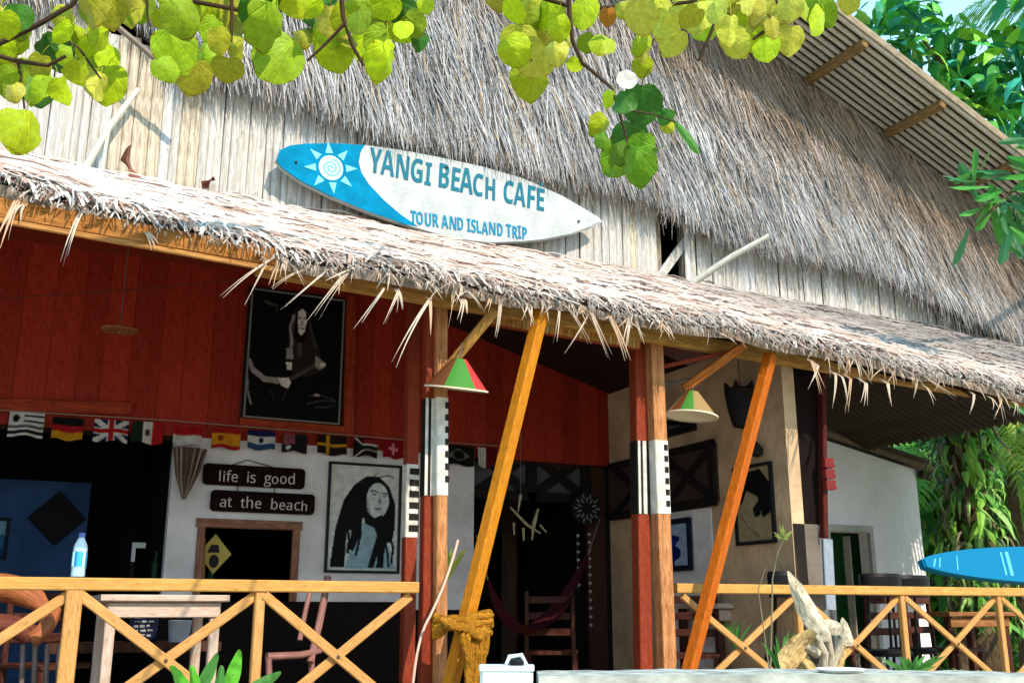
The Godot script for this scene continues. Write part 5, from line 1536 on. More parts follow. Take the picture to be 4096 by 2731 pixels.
	part("chalk_writing", st.commit(), flat("chalk", 0.35, 0.36, 0.38, 0.9), t)
	t = thing("blue_bucket", Vector3(-1.767, 1.342, -1.600), "pale blue bucket beside the leg of the pale table", "bucket")
	var bq := [-1.816, 1.336, -1.726, 1.480]
	part("bucket", lathe_mesh([Vector2(0, 0), Vector2(0.065, 0), Vector2(0.08, bq[3] - bq[1]), Vector2(0.072, bq[3] - bq[1]), Vector2(0.058, 0.01), Vector2(0, 0.01)], 18), flat("bucket_blue", 0.5, 0.6, 0.75, 0.5), t, Transform3D(Basis(), Vector3((bq[0] + bq[2]) / 2, bq[1], -1.6)))
	slab("bench", Vector3(-2.6, bq[1] - 0.06, -1.95), Vector3(-1.5, bq[1], -1.5), wood("bench_wood", 0.1, 0.045, 0.03), cafe)

func foreground() -> void:
	# ---- surfboard lying on the right railing
	var t := thing("blue_surfboard", Vector3(4.9, 1.73, -0.05), "blue surfboard with pale stripes lying on the right railing", "surfboard")
	var nose: Vector3 = Vector3(3.671, 1.892, -0.050)
	var tail := nose + Vector3(2.1, 0.0, 0.04)
	var bt := Basis(Vector3(1, 0, 0), -0.35)
	var st := start()
	var outl := []
	for k in 23:
		var s := k / 22.0
		outl.append(Vector2(2.1 * s * s, 0.18 * pow(sin(PI * (0.012 + 0.62 * s * s)), 0.5) + 0.0))
	for k in 23:
		var s := 1.0 - k / 22.0
		outl.append(Vector2(2.1 * s * s, -0.16 * pow(sin(PI * (0.012 + 0.62 * s * s)), 0.5)))
	var ol := PackedVector2Array(outl)
	prism(st, ol, -0.05, 0.0)
	var inn := PackedVector2Array()
	for p in outl: inn.append(Vector2(1.0, 0.02) + (p - Vector2(1.0, 0.02)) * 0.985)
	prism(st, inn, 0.0, 0.012)
	var bmx := Transform3D(bt, nose + Vector3(0, 0.015, 0.0))
	part("deck", st.commit(), flat("surf_blue", 0.0, 0.15, 0.3, 0.45), t, bmx)
	var stripe := flat("stripe_cyan", 0.1, 0.42, 0.62, 0.4)
	for q in [[0.1, 0.018], [0.16, 0.014], [0.36, 0.012], [0.9, 0.02], [0.96, 0.04], [1.3, 0.03]]:
		st = start()
		var s: float = q[0] / 2.1
		var h: float = 0.15 * pow(sin(PI * (0.03 + 0.62 * s)), 0.75)
		prism(st, PackedVector2Array([Vector2(q[0] - 0.02, -h * 0.72), Vector2(q[0] - 0.02 + q[1], -h * 0.72), Vector2(q[0] + 0.03 + q[1], h * 0.9), Vector2(q[0] + 0.03, h * 0.9)]), 0.0122, 0.0145)
		part("stripe", st.commit(), stripe, t, bmx)
	# ---- yellow wrap knotted round the strut and the post
	t = thing("knotted_wrap", Vector3(-0.450, 1.305, 0.250), "bundle of yellow driftwood roots tied round the left strut and post", "wrap")
	var yw := wood("root_yellow", 0.55, 0.24, 0.02, 0.8, 0.4, 8.0, 3.0)
	yw.normal_scale = 1.6
	var bend := func(pts: Array, r: float) -> void:
		var rr := []
		var out := []
		for i in pts.size():
			rr.append(r * rng.randf_range(0.75, 1.25))
			out.append(pts[i] + Vector3(rng.randfn(0, 0.006), rng.randfn(0, 0.006), rng.randfn(0, 0.004)))
		tube_part("root", out, rr, yw, t, 9)
	for k in 6: bend.call(curve(Vector3(-0.594, 1.456, 0.180) + Vector3(0, 0.022 * (k - 2.5), 0.01 * (k % 3)), Vector3(-0.521, 1.489, 0.360) + Vector3(0, 0.035 * sin(k * 2.1), 0.012 * (k % 2)), Vector3(-0.267, 1.475, 0.240) + Vector3(0, 0.024 * (2.5 - k), 0.01 * (k % 3)), 12), 0.024)
	for k in 3: bend.call(curve(Vector3(-0.602, 1.489, 0.240) + Vector3(0.03 * k, 0, 0.05), Vector3(-0.502, 1.425, 0.400), Vector3(-0.302, 1.431, 0.280) + Vector3(0, -0.02 * k, 0), 10), 0.022)
	for k in 4: bend.call(curve(Vector3(-0.310, 1.450, 0.260) + Vector3(-0.03 * k, 0, 0.02), Vector3(-0.299, 1.304, 0.300) + Vector3(-0.035 * k, 0, 0.02), Vector3(-0.384, 1.015, 0.260) + Vector3(-0.012 * k, 0, 0), 10), 0.02)
	for k in 2: bend.call(curve(Vector3(-0.490, 1.417, 0.340) + Vector3(0.02 * k, 0, 0), Vector3(-0.420, 1.283, 0.340), Vector3(-0.445, 1.019, 0.280) + Vector3(0.02 * k, 0, 0), 10), 0.021)
	# ---- pale cable that loops from the roof of the entrance to the floor
	t = thing("pale_cable", Vector3(-0.673, 1.157, 0.100), "pale pink cable looping past the left veranda posts", "cable")
	var pts := curve(Vector3(-0.384, 1.969, 0.020), Vector3(-0.460, 1.730, 0.060), Vector3(-0.591, 1.500, 0.080), 8)
	pts.append_array(curve(Vector3(-0.594, 1.497, 0.080), Vector3(-0.691, 1.352, 0.100), Vector3(-0.697, 0.967, 0.100), 8))
	tube_part("cable", pts, [0.009], flat("cable_pink", 0.62, 0.42, 0.33, 0.5), t, 6)
	# ---- two whitewashed poles that prop the roofs
	var pole := wood("pole_white", 0.68, 0.68, 0.62, 0.8, 0.8)
	t = thing("roof_pole", Vector3(-2.710, 4.620, -1.600), "whitewashed forked pole leaning on the bamboo wall at the left", "pole")
	tube_part("shaft", [Vector3(-2.721, 4.625, -1.620), Vector3(-2.570, 5.043, -1.620), Vector3(-2.396, 5.409, -1.640)], [0.032, 0.026, 0.02], pole, t, 8)
	tube_part("fork", [Vector3(-2.590, 4.659, -1.580), Vector3(-2.570, 5.043, -1.620)], [0.016, 0.014], pole, t, 8)
	t = thing("roof_pole", Vector3(2.674, 4.555, -1.500), "whitewashed pole sticking out of the thatch right of the torn opening", "pole")
	tube_part("shaft", [Vector3(2.649, 4.536, -1.550), Vector3(2.942, 4.772, -1.300), Vector3(3.205, 4.945, -1.050)], [0.036, 0.032, 0.028], pole, t, 8)
	t = thing("ridge_pole", Vector3(-2.589, 5.786, -1.500), "grey pole along the top edge of the thatch at upper left", "pole")
	tube_part("shaft", [Vector3(-2.594, 5.786, -1.450), Vector3(-2.295, 5.585, -1.450), Vector3(-2.025, 5.404, -1.450)], [0.022], wood("pole_grey", 0.3, 0.25, 0.21), t, 8)
	# ---- dead leaves on the veranda roof
	var dead := [flat("dead_brown", 0.3, 0.13, 0.09, 0.8), flat("dead_dark", 0.13, 0.035, 0.025, 0.8)]
	var lm := leaf_mesh(0.75, 0.1, 1.5, 0.0)
	for q in [[Vector3(-2.379, 4.663, -1.635), 0.14, dead[0], 1.2, "curled brown dead leaf on the veranda thatch at the left"], [Vector3(-1.846, 4.722, -1.781), 0.1, dead[1], -0.7, "dark red curled dead leaf on the veranda thatch left of the sign"], [Vector3(3.493, 4.839, -2.388), 0.09, dead[0], 0.9, "brown curled dead leaf at the foot of the whitewashed pole"]]:
		var b := Basis(Vector3.UP, q[3]) * Basis(Vector3(1, 0, 0), -0.5) * Basis(Vector3(0, 0, 1), 1.2)
		var o := part("dead_leaf", lm, q[2], self, Transform3D(b.scaled_local(Vector3.ONE * q[1]), q[0] + Vector3(0, 0.09, 0)))
		tag(o, q[4], "leaf", "")
	# ---- low whitewashed wall before the veranda, a white box, a driftwood piece and plants
	var wa: Vector3 = Vector3(-1.294, 1.340, 2.853)
	var wb: Vector3 = Vector3(0.289, 1.336, 3.623)
	var dirx := (wb - wa).normalized()
	var depth := dirx.cross(Vector3.UP).normalized() * -1.0
	if depth.z > 0: depth = -depth
	var lime := plaster("lime_wash", 0.6, 0.61, 0.54, 0.6, 3.0)
	st = start()
	var n := 48
	for i in n:
		var a0 := i / float(n)
		var a1 := (i + 1) / float(n)
		var hf := func(s: float) -> float: return 0.0016 * sin(s * 31.0) + 0.0012 * sin(s * 77.0) + 0.01 * sin(s * PI)
		var p0 := wa.lerp(wb, a0) + Vector3(0, hf.call(a0), 0)
		var p1 := wa.lerp(wb, a1) + Vector3(0, hf.call(a1), 0)
		var q0 := p0 + depth * 0.3
		var q1 := p1 + depth * 0.3
		var g := func(v: Vector3) -> Vector3: return Vector3(v.x, 0, v.z)
		quad(st, g.call(p0), g.call(p1), p1, p0)
		quad(st, p0, p1, q1, q0)
		quad(st, q0, q1, g.call(q1), g.call(q0))
		if i == 0: quad(st, g.call(q0), g.call(p0), p0, q0)
	tag(part("low_wall", st.commit(), lime, self), "low whitewashed masonry wall along the bottom right of the view", "wall")
	# step of the wall that the box stands on
	var sa: Vector3 = Vector3(-1.485, 1.260, 2.735)
	var stepw := timber("wall_step", Vector3(sa.x, 0.0, sa.z) + dirx * 0.11 + depth * 0.13 + Vector3(0, 0.0, 0), Vector3(sa.x, sa.y, sa.z) + dirx * 0.11 + depth * 0.13, 0.2, 0.26, lime, self, depth)
	tag(stepw, "low step of the whitewashed wall under the white box", "wall")
	var wc := Vector3(sa.x, sa.y, sa.z) + dirx * 0.118 + depth * 0.13
	t = thing("white_box", wc, "white plastic box with a dark handle at the bottom edge", "box")
	var wbm := flat("box_white", 0.62, 0.7, 0.7, 0.45)
	var bx := Basis(dirx, Vector3.UP, dirx.cross(Vector3.UP))
	part("body", timber_mesh(0.178, 0.12, 0.09, 0.01), wbm, t, Transform3D(bx, wc + Vector3(0, 0.05, 0)))
	part("lid", timber_mesh(0.186, 0.128, 0.016, 0.006), wbm, t, Transform3D(bx, wc + Vector3(0, 0.1, 0)))
	tube_part("handle", [wc + dirx * 0.0 + Vector3(0, 0.108, 0), wc + dirx * 0.01 + Vector3(0, 0.135, 0), wc + dirx * 0.05 + Vector3(0, 0.14, 0), wc + dirx * 0.065 + Vector3(0, 0.108, 0)], [0.009], wbm, t, 8)
	part("cap", lathe_mesh([Vector2(0.024, 0), Vector2(0.026, 0.012), Vector2(0.02, 0.02), Vector2(0, 0.021)], 14), mats["black_vinyl"], t, Transform3D(Basis(), wc + dirx * 0.025 + Vector3(0, 0.108, 0.02)))
	# driftwood with dried leaves
	var ivory := wood("ivory_wood", 0.72, 0.63, 0.48, 0.8, 0.6, 2.5, 1.0)
	var amber := wood("amber_wood", 0.68, 0.46, 0.2, 0.8, 0.6, 2.5, 1.0)
	var D := 3.75
	t = thing("driftwood_sculpture", Vector3(-0.170, 1.327, 2.937), "pale driftwood and dried leaves standing on the low wall", "driftwood")
	tube_part("stem", [Vector3(-0.170, 1.304, 2.930), Vector3(-0.171, 1.396, 2.956), Vector3(-0.200, 1.442, 2.956), Vector3(-0.249, 1.519, 2.954), Vector3(-0.277, 1.588, 2.961)], [0.02, 0.015, 0.016, 0.014, 0.008], ivory, t, 8)
	tube_part("stem", [Vector3(-0.138, 1.303, 2.922), Vector3(-0.134, 1.388, 2.949), Vector3(-0.154, 1.465, 2.962), Vector3(-0.177, 1.511, 2.964)], [0.016, 0.012, 0.011, 0.01], ivory, t, 8)
	tube_part("stem", [Vector3(-0.195, 1.396, 2.945), Vector3(-0.253, 1.425, 2.948)], [0.02, 0.014], ivory, t, 8)
	tube_part("stem", [Vector3(-0.126, 1.349, 2.941), Vector3(-0.095, 1.410, 2.951), Vector3(-0.086, 1.454, 2.969)], [0.014, 0.016, 0.01], ivory, t, 8)
	for q in [[Vector3(-0.259, 1.558, 2.984), 0.112, 0.48, 0.35, ivory], [Vector3(-0.291, 1.410, 2.948), 0.075, -0.75, 0.62, amber], [Vector3(-0.148, 1.491, 2.972), 0.036, 1.2, 0.8, ivory], [Vector3(-0.079, 1.469, 2.976), 0.042, 0.2, 0.6, ivory], [Vector3(-0.259, 1.379, 2.931), 0.07, 0.55, 0.5, amber], [Vector3(-0.069, 1.386, 2.934), 0.055, -0.3, 0.4, amber]]:
		var lb := Basis(Vector3.UP, -0.45) * Basis(Vector3(0, 0, 1), q[2])
		part("dried_leaf", leaf_mesh(0.75 if q[4] == amber else 0.45, 0.12 if q[4] == amber else 0.09, 1.25, 0.0), q[4], t, Transform3D(lb * Basis.from_scale(Vector3(q[1] * q[3] * 2.1, q[1], q[1])), q[0]))
	t = thing("white_dish", Vector3(-0.263, 1.339, 3.125), "small white dish on the low wall beside the driftwood", "dish")
	part("dish", lathe_mesh([Vector2(0, 0), Vector2(0.06, 0.0), Vector2(0.085, 0.014), Vector2(0.08, 0.016), Vector2(0.055, 0.005), Vector2(0, 0.004)], 24), flat("dish_white", 0.8, 0.8, 0.78, 0.3), t, Transform3D(Basis(), Vector3(-0.335, 1.344, 3.206)))
	plants()
	bough()

func blades(called: String, at: Vector3, n: int, l: float, spread: float, w: float, m: Material, label: String, cat: String) -> void:
	var t := thing(called, at, label, cat)
	for k in n:
		var a := rng.randf() * TAU
		var r := rng.randf_range(0.2, 1.0) * spread
		var tip := at + Vector3(cos(a) * r, l * rng.randf_range(0.55, 1.0), sin(a) * r)
		var mid := at.lerp(tip, 0.5) + Vector3(0, l * 0.22, 0)
		var pts := curve(at, mid, tip, 5)
		var st := start()
		var s := (tip - at).cross(Vector3(-0.4, 0.2, 1)).normalized()
		for i in 5:
			var w0: float = w * sin(PI * (0.12 + 0.88 * i / 5.0))
			var w1: float = w * sin(PI * (0.12 + 0.88 * (i + 1) / 5.0))
			var nn := Vector3(0, 0, 0.3)
			quad(st, pts[i] - at - s * w0, pts[i + 1] - at - s * w1, pts[i + 1] - at - nn * w1, pts[i] - at - nn * w0)
			quad(st, pts[i] - at - nn * w0, pts[i + 1] - at - nn * w1, pts[i + 1] - at + s * w1, pts[i] - at + s * w0)
		part("leaf", st.commit(), m, t, Transform3D(Basis(), at))

func plants() -> void:
	var g := func(key: String, r: float, gg: float, b: float) -> StandardMaterial3D:
		var m := flat(key, r, gg, b, 0.5)
		m.cull_mode = BaseMaterial3D.CULL_DISABLED
		m.backlight_enabled = true
		m.backlight = Color(0.5, 0.6, 0.3)
		return m
	var bright: StandardMaterial3D = g.call("plant_bright", 0.08, 0.34, 0.02)
	var mid: StandardMaterial3D = g.call("plant_mid", 0.04, 0.17, 0.03)
	var olive: StandardMaterial3D = g.call("plant_olive", 0.16, 0.2, 0.04)
	# broad leaved plant at the bottom left
	var at: Vector3 = Vector3(-2.097, 1.161, 1.717)
	var t := thing("broad_leaf_plant", Vector3(at.x, 0, at.z), "bright green broad leaved plant at the bottom left", "plant")
	tube_part("stem", [Vector3(at.x, 0, at.z), at], [0.02, 0.012], olive, t, 6)
	for q in [[Vector3(-2.264, 1.294, 1.790), 0.06, 0.9, bright], [Vector3(-2.162, 1.313, 1.788), 0.058, -0.35, mid], [Vector3(-2.062, 1.310, 1.778), 0.066, -0.25, bright], [Vector3(-2.210, 1.274, 1.810), 0.06, 0.5, bright], [Vector3(-1.953, 1.278, 1.822), 0.055, -1.1, mid], [Vector3(-2.119, 1.262, 1.794), 0.06, 0.1, mid]]:
		var lb := Basis(Vector3.UP, -0.4 + rng.randf_range(-0.4, 0.4)) * Basis(Vector3(0, 0, 1), q[2]) * Basis(Vector3(1, 0, 0), -0.35)
		part("leaf", leaf_mesh(0.3, 0.04, 1.5, 0.0), q[3], t, Transform3D(lb.scaled_local(Vector3.ONE * q[1]), q[0]))
		tube_part("leaf_stalk", [at, q[0]], [0.006, 0.004], olive, t, 5)
	# plants behind the low wall
	blades("grassy_plant", Vector3(1.885, 1.248, -0.200), 16, 0.26, 0.16, 0.007, mid, "loose grassy plant between the orange strut and the driftwood", "plant")
	blades("grassy_plant", Vector3(0.534, 1.271, 2.688), 34, 0.1, 0.16, 0.009, mid, "low spiky green plant right of the driftwood", "plant")
	blades("grassy_plant", Vector3(0.197, 1.249, 2.287), 16, 0.22, 0.1, 0.008, mid, "thin dark green plant left of the driftwood", "plant")
	blades("grassy_plant", Vector3(0.754, 1.257, 2.791), 18, 0.06, 0.12, 0.006, olive, "low dry plant near the right end of the low wall", "plant")
	# tall thin plant in front of the side wall
	at = Vector3(0.972, 1.190, 1.266)
	t = thing("thin_plant", at, "tall thin plant with a yellow green tuft before the low grey wall", "plant")
	tube_part("stem", [at, Vector3(0.922, 1.713, 1.396), Vector3(0.929, 1.841, 1.437), Vector3(0.959, 1.957, 1.486)], [0.005, 0.004, 0.003, 0.002], wood("thin_stem", 0.34, 0.32, 0.2), t, 6)
	for q in [[1810, 1215], [1835, 1222], [1840, 1240], [1850, 1232], [1815, 1240], [1825, 1212], [1795, 1220]]:
		pass
	for k in 10:
		var c: Vector3 = Vector3(0.951, 1.927, 1.473)
		var a := rng.randf_range(-0.2, 2.2)
		var e := c + Vector3(cos(a) * rng.randf_range(0.05, 0.15), sin(a) * rng.randf_range(0.02, 0.1), rng.randf_range(-0.05, 0.05))
		var st := start()
		var s := Vector3(-(e - c).y, (e - c).x, 0).normalized() * 0.008
		quad(st, Vector3.ZERO, (e - c) * 0.5 - s, e - c, (e - c) * 0.5 + s)
		part("leaf", st.commit(), olive, t, Transform3D(Basis(), c))
	tube_part("stem", [at, Vector3(0.858, 1.655, 1.347), Vector3(0.879, 1.771, 1.392)], [0.004, 0.003, 0.002], mats["thin_stem"], t, 6)
	# yellowish plant by the left posts
	blades("grassy_plant", Vector3(-0.228, 1.747, -0.500), 14, 0.22, 0.16, 0.012, olive, "yellowish plant behind the left veranda posts", "plant")

func bough() -> void:
	var bough := thing("overhanging_tree", Vector3(-1.6, 0, 2.6), "leafy branch with round yellow green leaves hanging across the top", "tree")
	var bark := wood("twig_bark", 0.08, 0.05, 0.03, 0.8)
	var tw := func(pts: Array, r: float) -> void:
		var rr := []
		for i in pts.size(): rr.append(r * (1.0 - 0.5 * i / pts.size()))
		tube_part("branch", pts, rr, bark, bough, 7)
	tw.call([Vector3(-3.124, 2.985, 3.135), Vector3(-3.064, 3.010, 3.171), Vector3(-2.981, 3.055, 3.225), Vector3(-2.903, 3.108, 3.278), Vector3(-2.860, 3.187, 3.322)], 0.009)
	tw.call([Vector3(-3.047, 3.024, 3.184), Vector3(-3.038, 3.058, 3.198), Vector3(-3.025, 3.068, 3.265)], 0.005)
	tw.call([Vector3(-3.095, 2.934, 3.249), Vector3(-3.012, 2.910, 3.282), Vector3(-2.941, 2.899, 3.314), Vector3(-2.903, 2.923, 3.339)], 0.007)
	tw.call([Vector3(-2.729, 3.142, 3.373), Vector3(-2.719, 3.075, 3.358), Vector3(-2.709, 3.050, 3.356)], 0.004)
	tw.call([Vector3(-2.289, 3.094, 3.689), Vector3(-2.274, 3.018, 3.674), Vector3(-2.264, 2.997, 3.672), Vector3(-2.244, 2.948, 3.668), Vector3(-2.213, 2.899, 3.669)], 0.007)
	tw.call([Vector3(-2.270, 3.000, 3.671), Vector3(-2.307, 2.953, 3.639), Vector3(-2.345, 2.910, 3.608)], 0.005)
	tw.call([Vector3(-2.540, 3.083, 3.563), Vector3(-2.531, 3.018, 3.549), Vector3(-2.526, 2.959, 3.534)], 0.006)
	tw.call([Vector3(-1.806, 3.034, 4.022), Vector3(-1.797, 2.972, 4.008), Vector3(-1.782, 2.905, 3.996), Vector3(-1.754, 2.853, 3.994), Vector3(-1.739, 2.796, 4.042), Vector3(-1.728, 2.741, 4.089), Vector3(-1.736, 2.672, 4.122)], 0.0065)
	tw.call([Vector3(-1.350, 3.153, 4.049), Vector3(-1.360, 3.052, 4.015), Vector3(-1.386, 2.963, 3.976)], 0.006)
	tw.call([Vector3(-1.057, 3.224, 4.098), Vector3(-1.132, 3.131, 4.034), Vector3(-1.201, 3.073, 3.983)], 0.006)
	tw.call([Vector3(-2.860, 3.217, 3.274), Vector3(-2.674, 3.189, 3.299), Vector3(-2.467, 3.177, 3.339), Vector3(-2.248, 3.183, 3.447), Vector3(-2.050, 3.213, 3.610)], 0.008)
	tw.call([Vector3(-2.630, 3.183, 3.319), Vector3(-2.600, 3.108, 3.311), Vector3(-2.606, 3.000, 3.334)], 0.004)
	tw.call([Vector3(-2.423, 3.177, 3.360), Vector3(-2.380, 3.073, 3.408)], 0.004)
	tw.call([Vector3(-2.119, 3.207, 3.517), Vector3(-2.112, 3.096, 3.546), Vector3(-2.127, 3.038, 3.521)], 0.004)
	tw.call([Vector3(-1.867, 3.224, 3.703), Vector3(-1.621, 3.183, 3.753), Vector3(-1.391, 3.195, 3.869), Vector3(-1.153, 3.230, 3.995), Vector3(-1.038, 3.247, 4.114)], 0.007)
	tw.call([Vector3(-1.621, 3.183, 3.753), Vector3(-1.700, 3.057, 3.793), Vector3(-1.787, 2.963, 3.780)], 0.004)
	tw.call([Vector3(-1.435, 3.193, 3.847), Vector3(-1.441, 3.085, 3.870), Vector3(-1.466, 3.027, 3.840)], 0.004)
	tw.call([Vector3(-1.131, 3.224, 4.005), Vector3(-1.130, 3.108, 4.028)], 0.004)
	tw.call([Vector3(-2.955, 3.080, 3.187), Vector3(-2.874, 3.023, 3.210), Vector3(-2.814, 2.918, 3.266)], 0.004)
	tw.call([Vector3(-3.012, 2.910, 3.282), Vector3(-2.993, 2.835, 3.269), Vector3(-2.983, 2.792, 3.261)], 0.004)
	tw.call([Vector3(-2.2, 5.2, 2.4), Vector3(-2.599, 3.633, 3.351), Vector3(-2.480, 3.380, 3.335), Vector3(-2.467, 3.177, 3.339)], 0.012)
	tw.call([Vector3(-2.2, 5.2, 2.4), Vector3(-2.237, 3.597, 3.517), Vector3(-2.235, 3.317, 3.551), Vector3(-2.289, 3.094, 3.689)], 0.011)
	tw.call([Vector3(-0.4, 5.7, 2.0), Vector3(-1.703, 3.633, 3.788), Vector3(-1.731, 3.288, 3.903), Vector3(-1.806, 3.034, 4.022)], 0.011)
	tw.call([Vector3(-0.4, 5.7, 2.0), Vector3(-1.176, 3.705, 3.951), Vector3(-1.100, 3.453, 4.029), Vector3(-1.057, 3.224, 4.098)], 0.01)
	tw.call([Vector3(-3.6, 4.3, 3.0), Vector3(-2.955, 3.468, 3.244), Vector3(-2.860, 3.187, 3.322)], 0.012)
	# the trunk stands left of the view, its limb passes above the frame
	tube_part("trunk", [Vector3(-5.6, 0, 3.2), Vector3(-5.4, 1.8, 3.1), Vector3(-4.9, 3.3, 3.1), Vector3(-3.6, 4.3, 3.0), Vector3(-2.2, 5.2, 2.4), Vector3(-0.4, 5.7, 2.0)], [0.16, 0.13, 0.09, 0.06, 0.045, 0.02], bark, bough, 10)
	add_leaf(bough, Vector3(-3.047, 2.928, 3.426), 0.037, "b")
	add_leaf(bough, Vector3(-3.024, 3.012, 3.330), 0.037, "d")
	add_leaf(bough, Vector3(-3.018, 3.044, 3.211), 0.035, "g")
	add_leaf(bough, Vector3(-2.960, 3.064, 3.113), 0.044, "g")
	add_leaf(bough, Vector3(-3.042, 3.135, 2.961), 0.036, "b")
	add_leaf(bough, Vector3(-2.911, 2.866, 3.562), 0.034, "b")
	add_leaf(bough, Vector3(-2.864, 2.988, 3.489), 0.049, "o")
	add_leaf(bough, Vector3(-2.811, 3.048, 3.401), 0.051, "o")
	add_leaf(bough, Vector3(-2.825, 3.047, 3.262), 0.043, "b")
	add_leaf(bough, Vector3(-2.848, 3.078, 3.127), 0.045, "b")
	add_leaf(bough, Vector3(-2.791, 3.113, 3.034), 0.044, "b")
	add_leaf(bough, Vector3(-2.868, 2.798, 3.519), 0.036, "b")
	add_leaf(bough, Vector3(-2.899, 2.812, 3.376), 0.038, "b")
	add_leaf(bough, Vector3(-2.975, 2.887, 3.229), 0.052, "g")
	add_leaf(bough, Vector3(-2.958, 2.916, 3.114), 0.040, "d")
	add_leaf(bough, Vector3(-2.791, 3.002, 3.089), 0.062, "b")
	add_leaf(bough, Vector3(-2.973, 2.644, 3.511), 0.063, "b")
	add_leaf(bough, Vector3(-3.025, 2.807, 3.401), 0.029, "g")
	add_leaf(bough, Vector3(-3.016, 2.831, 3.280), 0.030, "p")
	add_leaf(bough, Vector3(-2.886, 2.972, 3.253), 0.035, "g")
	add_leaf(bough, Vector3(-2.679, 3.133, 3.270), 0.031, "b")
	add_leaf(bough, Vector3(-2.727, 3.236, 3.145), 0.053, "g")
	add_leaf(bough, Vector3(-2.666, 2.906, 3.694), 0.053, "g")
	add_leaf(bough, Vector3(-2.661, 2.893, 3.560), 0.062, "g")
	add_leaf(bough, Vector3(-2.602, 2.885, 3.455), 0.051, "o")
	add_leaf(bough, Vector3(-2.508, 2.959, 3.390), 0.046, "o")
	add_leaf(bough, Vector3(-2.555, 3.072, 3.268), 0.045, "g")
	add_leaf(bough, Vector3(-2.476, 3.232, 3.222), 0.058, "o")
	add_leaf(bough, Vector3(-2.575, 2.869, 3.683), 0.035, "o")
	add_leaf(bough, Vector3(-2.489, 3.002, 3.632), 0.050, "d")
	add_leaf(bough, Vector3(-2.964, 2.928, 3.247), 0.038, "o")
	add_leaf(bough, Vector3(-2.938, 3.114, 3.182), 0.040, "o")
	add_leaf(bough, Vector3(-3.053, 3.073, 2.982), 0.030, "p")
	add_leaf(bough, Vector3(-2.690, 2.769, 3.686), 0.034, "g")
	add_leaf(bough, Vector3(-2.448, 2.920, 3.716), 0.075, "g")
	add_leaf(bough, Vector3(-2.412, 2.914, 3.600), 0.076, "g")
	add_leaf(bough, Vector3(-2.327, 3.104, 3.565), 0.042, "b")
	add_leaf(bough, Vector3(-2.258, 3.133, 3.475), 0.046, "p")
	add_leaf(bough, Vector3(-2.209, 3.106, 3.359), 0.057, "b")
	add_leaf(bough, Vector3(-2.291, 2.893, 3.873), 0.034, "g")
	add_leaf(bough, Vector3(-2.274, 2.999, 3.780), 0.033, "g")
	add_leaf(bough, Vector3(-2.156, 2.920, 3.682), 0.060, "b")
	add_leaf(bough, Vector3(-2.150, 3.038, 3.588), 0.046, "g")
	add_leaf(bough, Vector3(-2.071, 3.173, 3.534), 0.052, "d")
	add_leaf(bough, Vector3(-1.985, 3.156, 3.439), 0.035, "d")
	add_leaf(bough, Vector3(-2.183, 2.896, 3.882), 0.028, "b")
	add_leaf(bough, Vector3(-2.106, 3.019, 3.824), 0.026, "b")
	add_leaf(bough, Vector3(-2.465, 3.064, 3.530), 0.048, "g")
	add_leaf(bough, Vector3(-2.153, 3.127, 3.568), 0.040, "g")
	add_leaf(bough, Vector3(-2.187, 3.124, 3.420), 0.034, "o")
	add_leaf(bough, Vector3(-2.434, 2.908, 3.851), 0.034, "b")
	add_leaf(bough, Vector3(-1.937, 2.961, 3.977), 0.037, "b")
	add_leaf(bough, Vector3(-1.884, 2.926, 3.861), 0.045, "b")
	add_leaf(bough, Vector3(-1.781, 2.966, 3.791), 0.061, "p")
	add_leaf(bough, Vector3(-1.730, 2.951, 3.679), 0.048, "b")
	add_leaf(bough, Vector3(-1.711, 3.041, 3.583), 0.042, "b")
	add_leaf(bough, Vector3(-1.866, 2.877, 4.075), 0.034, "b")
	add_leaf(bough, Vector3(-1.764, 2.980, 4.023), 0.046, "b")
	add_leaf(bough, Vector3(-1.656, 3.031, 3.959), 0.026, "r")
	add_leaf(bough, Vector3(-1.606, 3.032, 3.851), 0.041, "b")
	add_leaf(bough, Vector3(-1.596, 3.091, 3.742), 0.030, "g")
	add_leaf(bough, Vector3(-1.564, 3.093, 3.626), 0.025, "b")
	add_leaf(bough, Vector3(-1.676, 2.925, 4.138), 0.047, "p")
	add_leaf(bough, Vector3(-1.617, 2.931, 4.036), 0.036, "b")
	add_leaf(bough, Vector3(-1.536, 3.076, 3.987), 0.045, "o")
	add_leaf(bough, Vector3(-1.416, 3.052, 3.906), 0.045, "p")
	add_leaf(bough, Vector3(-1.430, 3.047, 3.766), 0.032, "b")
	add_leaf(bough, Vector3(-1.607, 2.879, 4.246), 0.034, "o")
	add_leaf(bough, Vector3(-1.493, 2.961, 4.194), 0.039, "p")
	add_leaf(bough, Vector3(-1.390, 2.980, 4.118), 0.040, "p")
	add_leaf(bough, Vector3(-1.313, 3.005, 4.030), 0.049, "p")
	add_leaf(bough, Vector3(-1.164, 3.067, 3.989), 0.044, "b")
	add_leaf(bough, Vector3(-1.163, 3.233, 3.907), 0.042, "p")
	add_leaf(bough, Vector3(-1.433, 2.906, 4.295), 0.034, "p")
	add_leaf(bough, Vector3(-1.584, 2.949, 4.102), 0.039, "p")
	add_leaf(bough, Vector3(-1.562, 2.946, 3.980), 0.031, "p")
	add_leaf(bough, Vector3(-1.568, 3.120, 3.896), 0.032, "o")
	add_leaf(bough, Vector3(-1.316, 3.195, 3.909), 0.037, "b")
	add_leaf(bough, Vector3(-1.300, 3.252, 3.801), 0.039, "p")
	add_leaf(bough, Vector3(-1.854, 2.847, 4.028), 0.035, "p")
	add_leaf(bough, Vector3(-1.215, 2.979, 4.247), 0.040, "b")
	add_leaf(bough, Vector3(-1.255, 2.975, 4.094), 0.040, "b")
	add_leaf(bough, Vector3(-1.126, 3.059, 4.049), 0.043, "p")
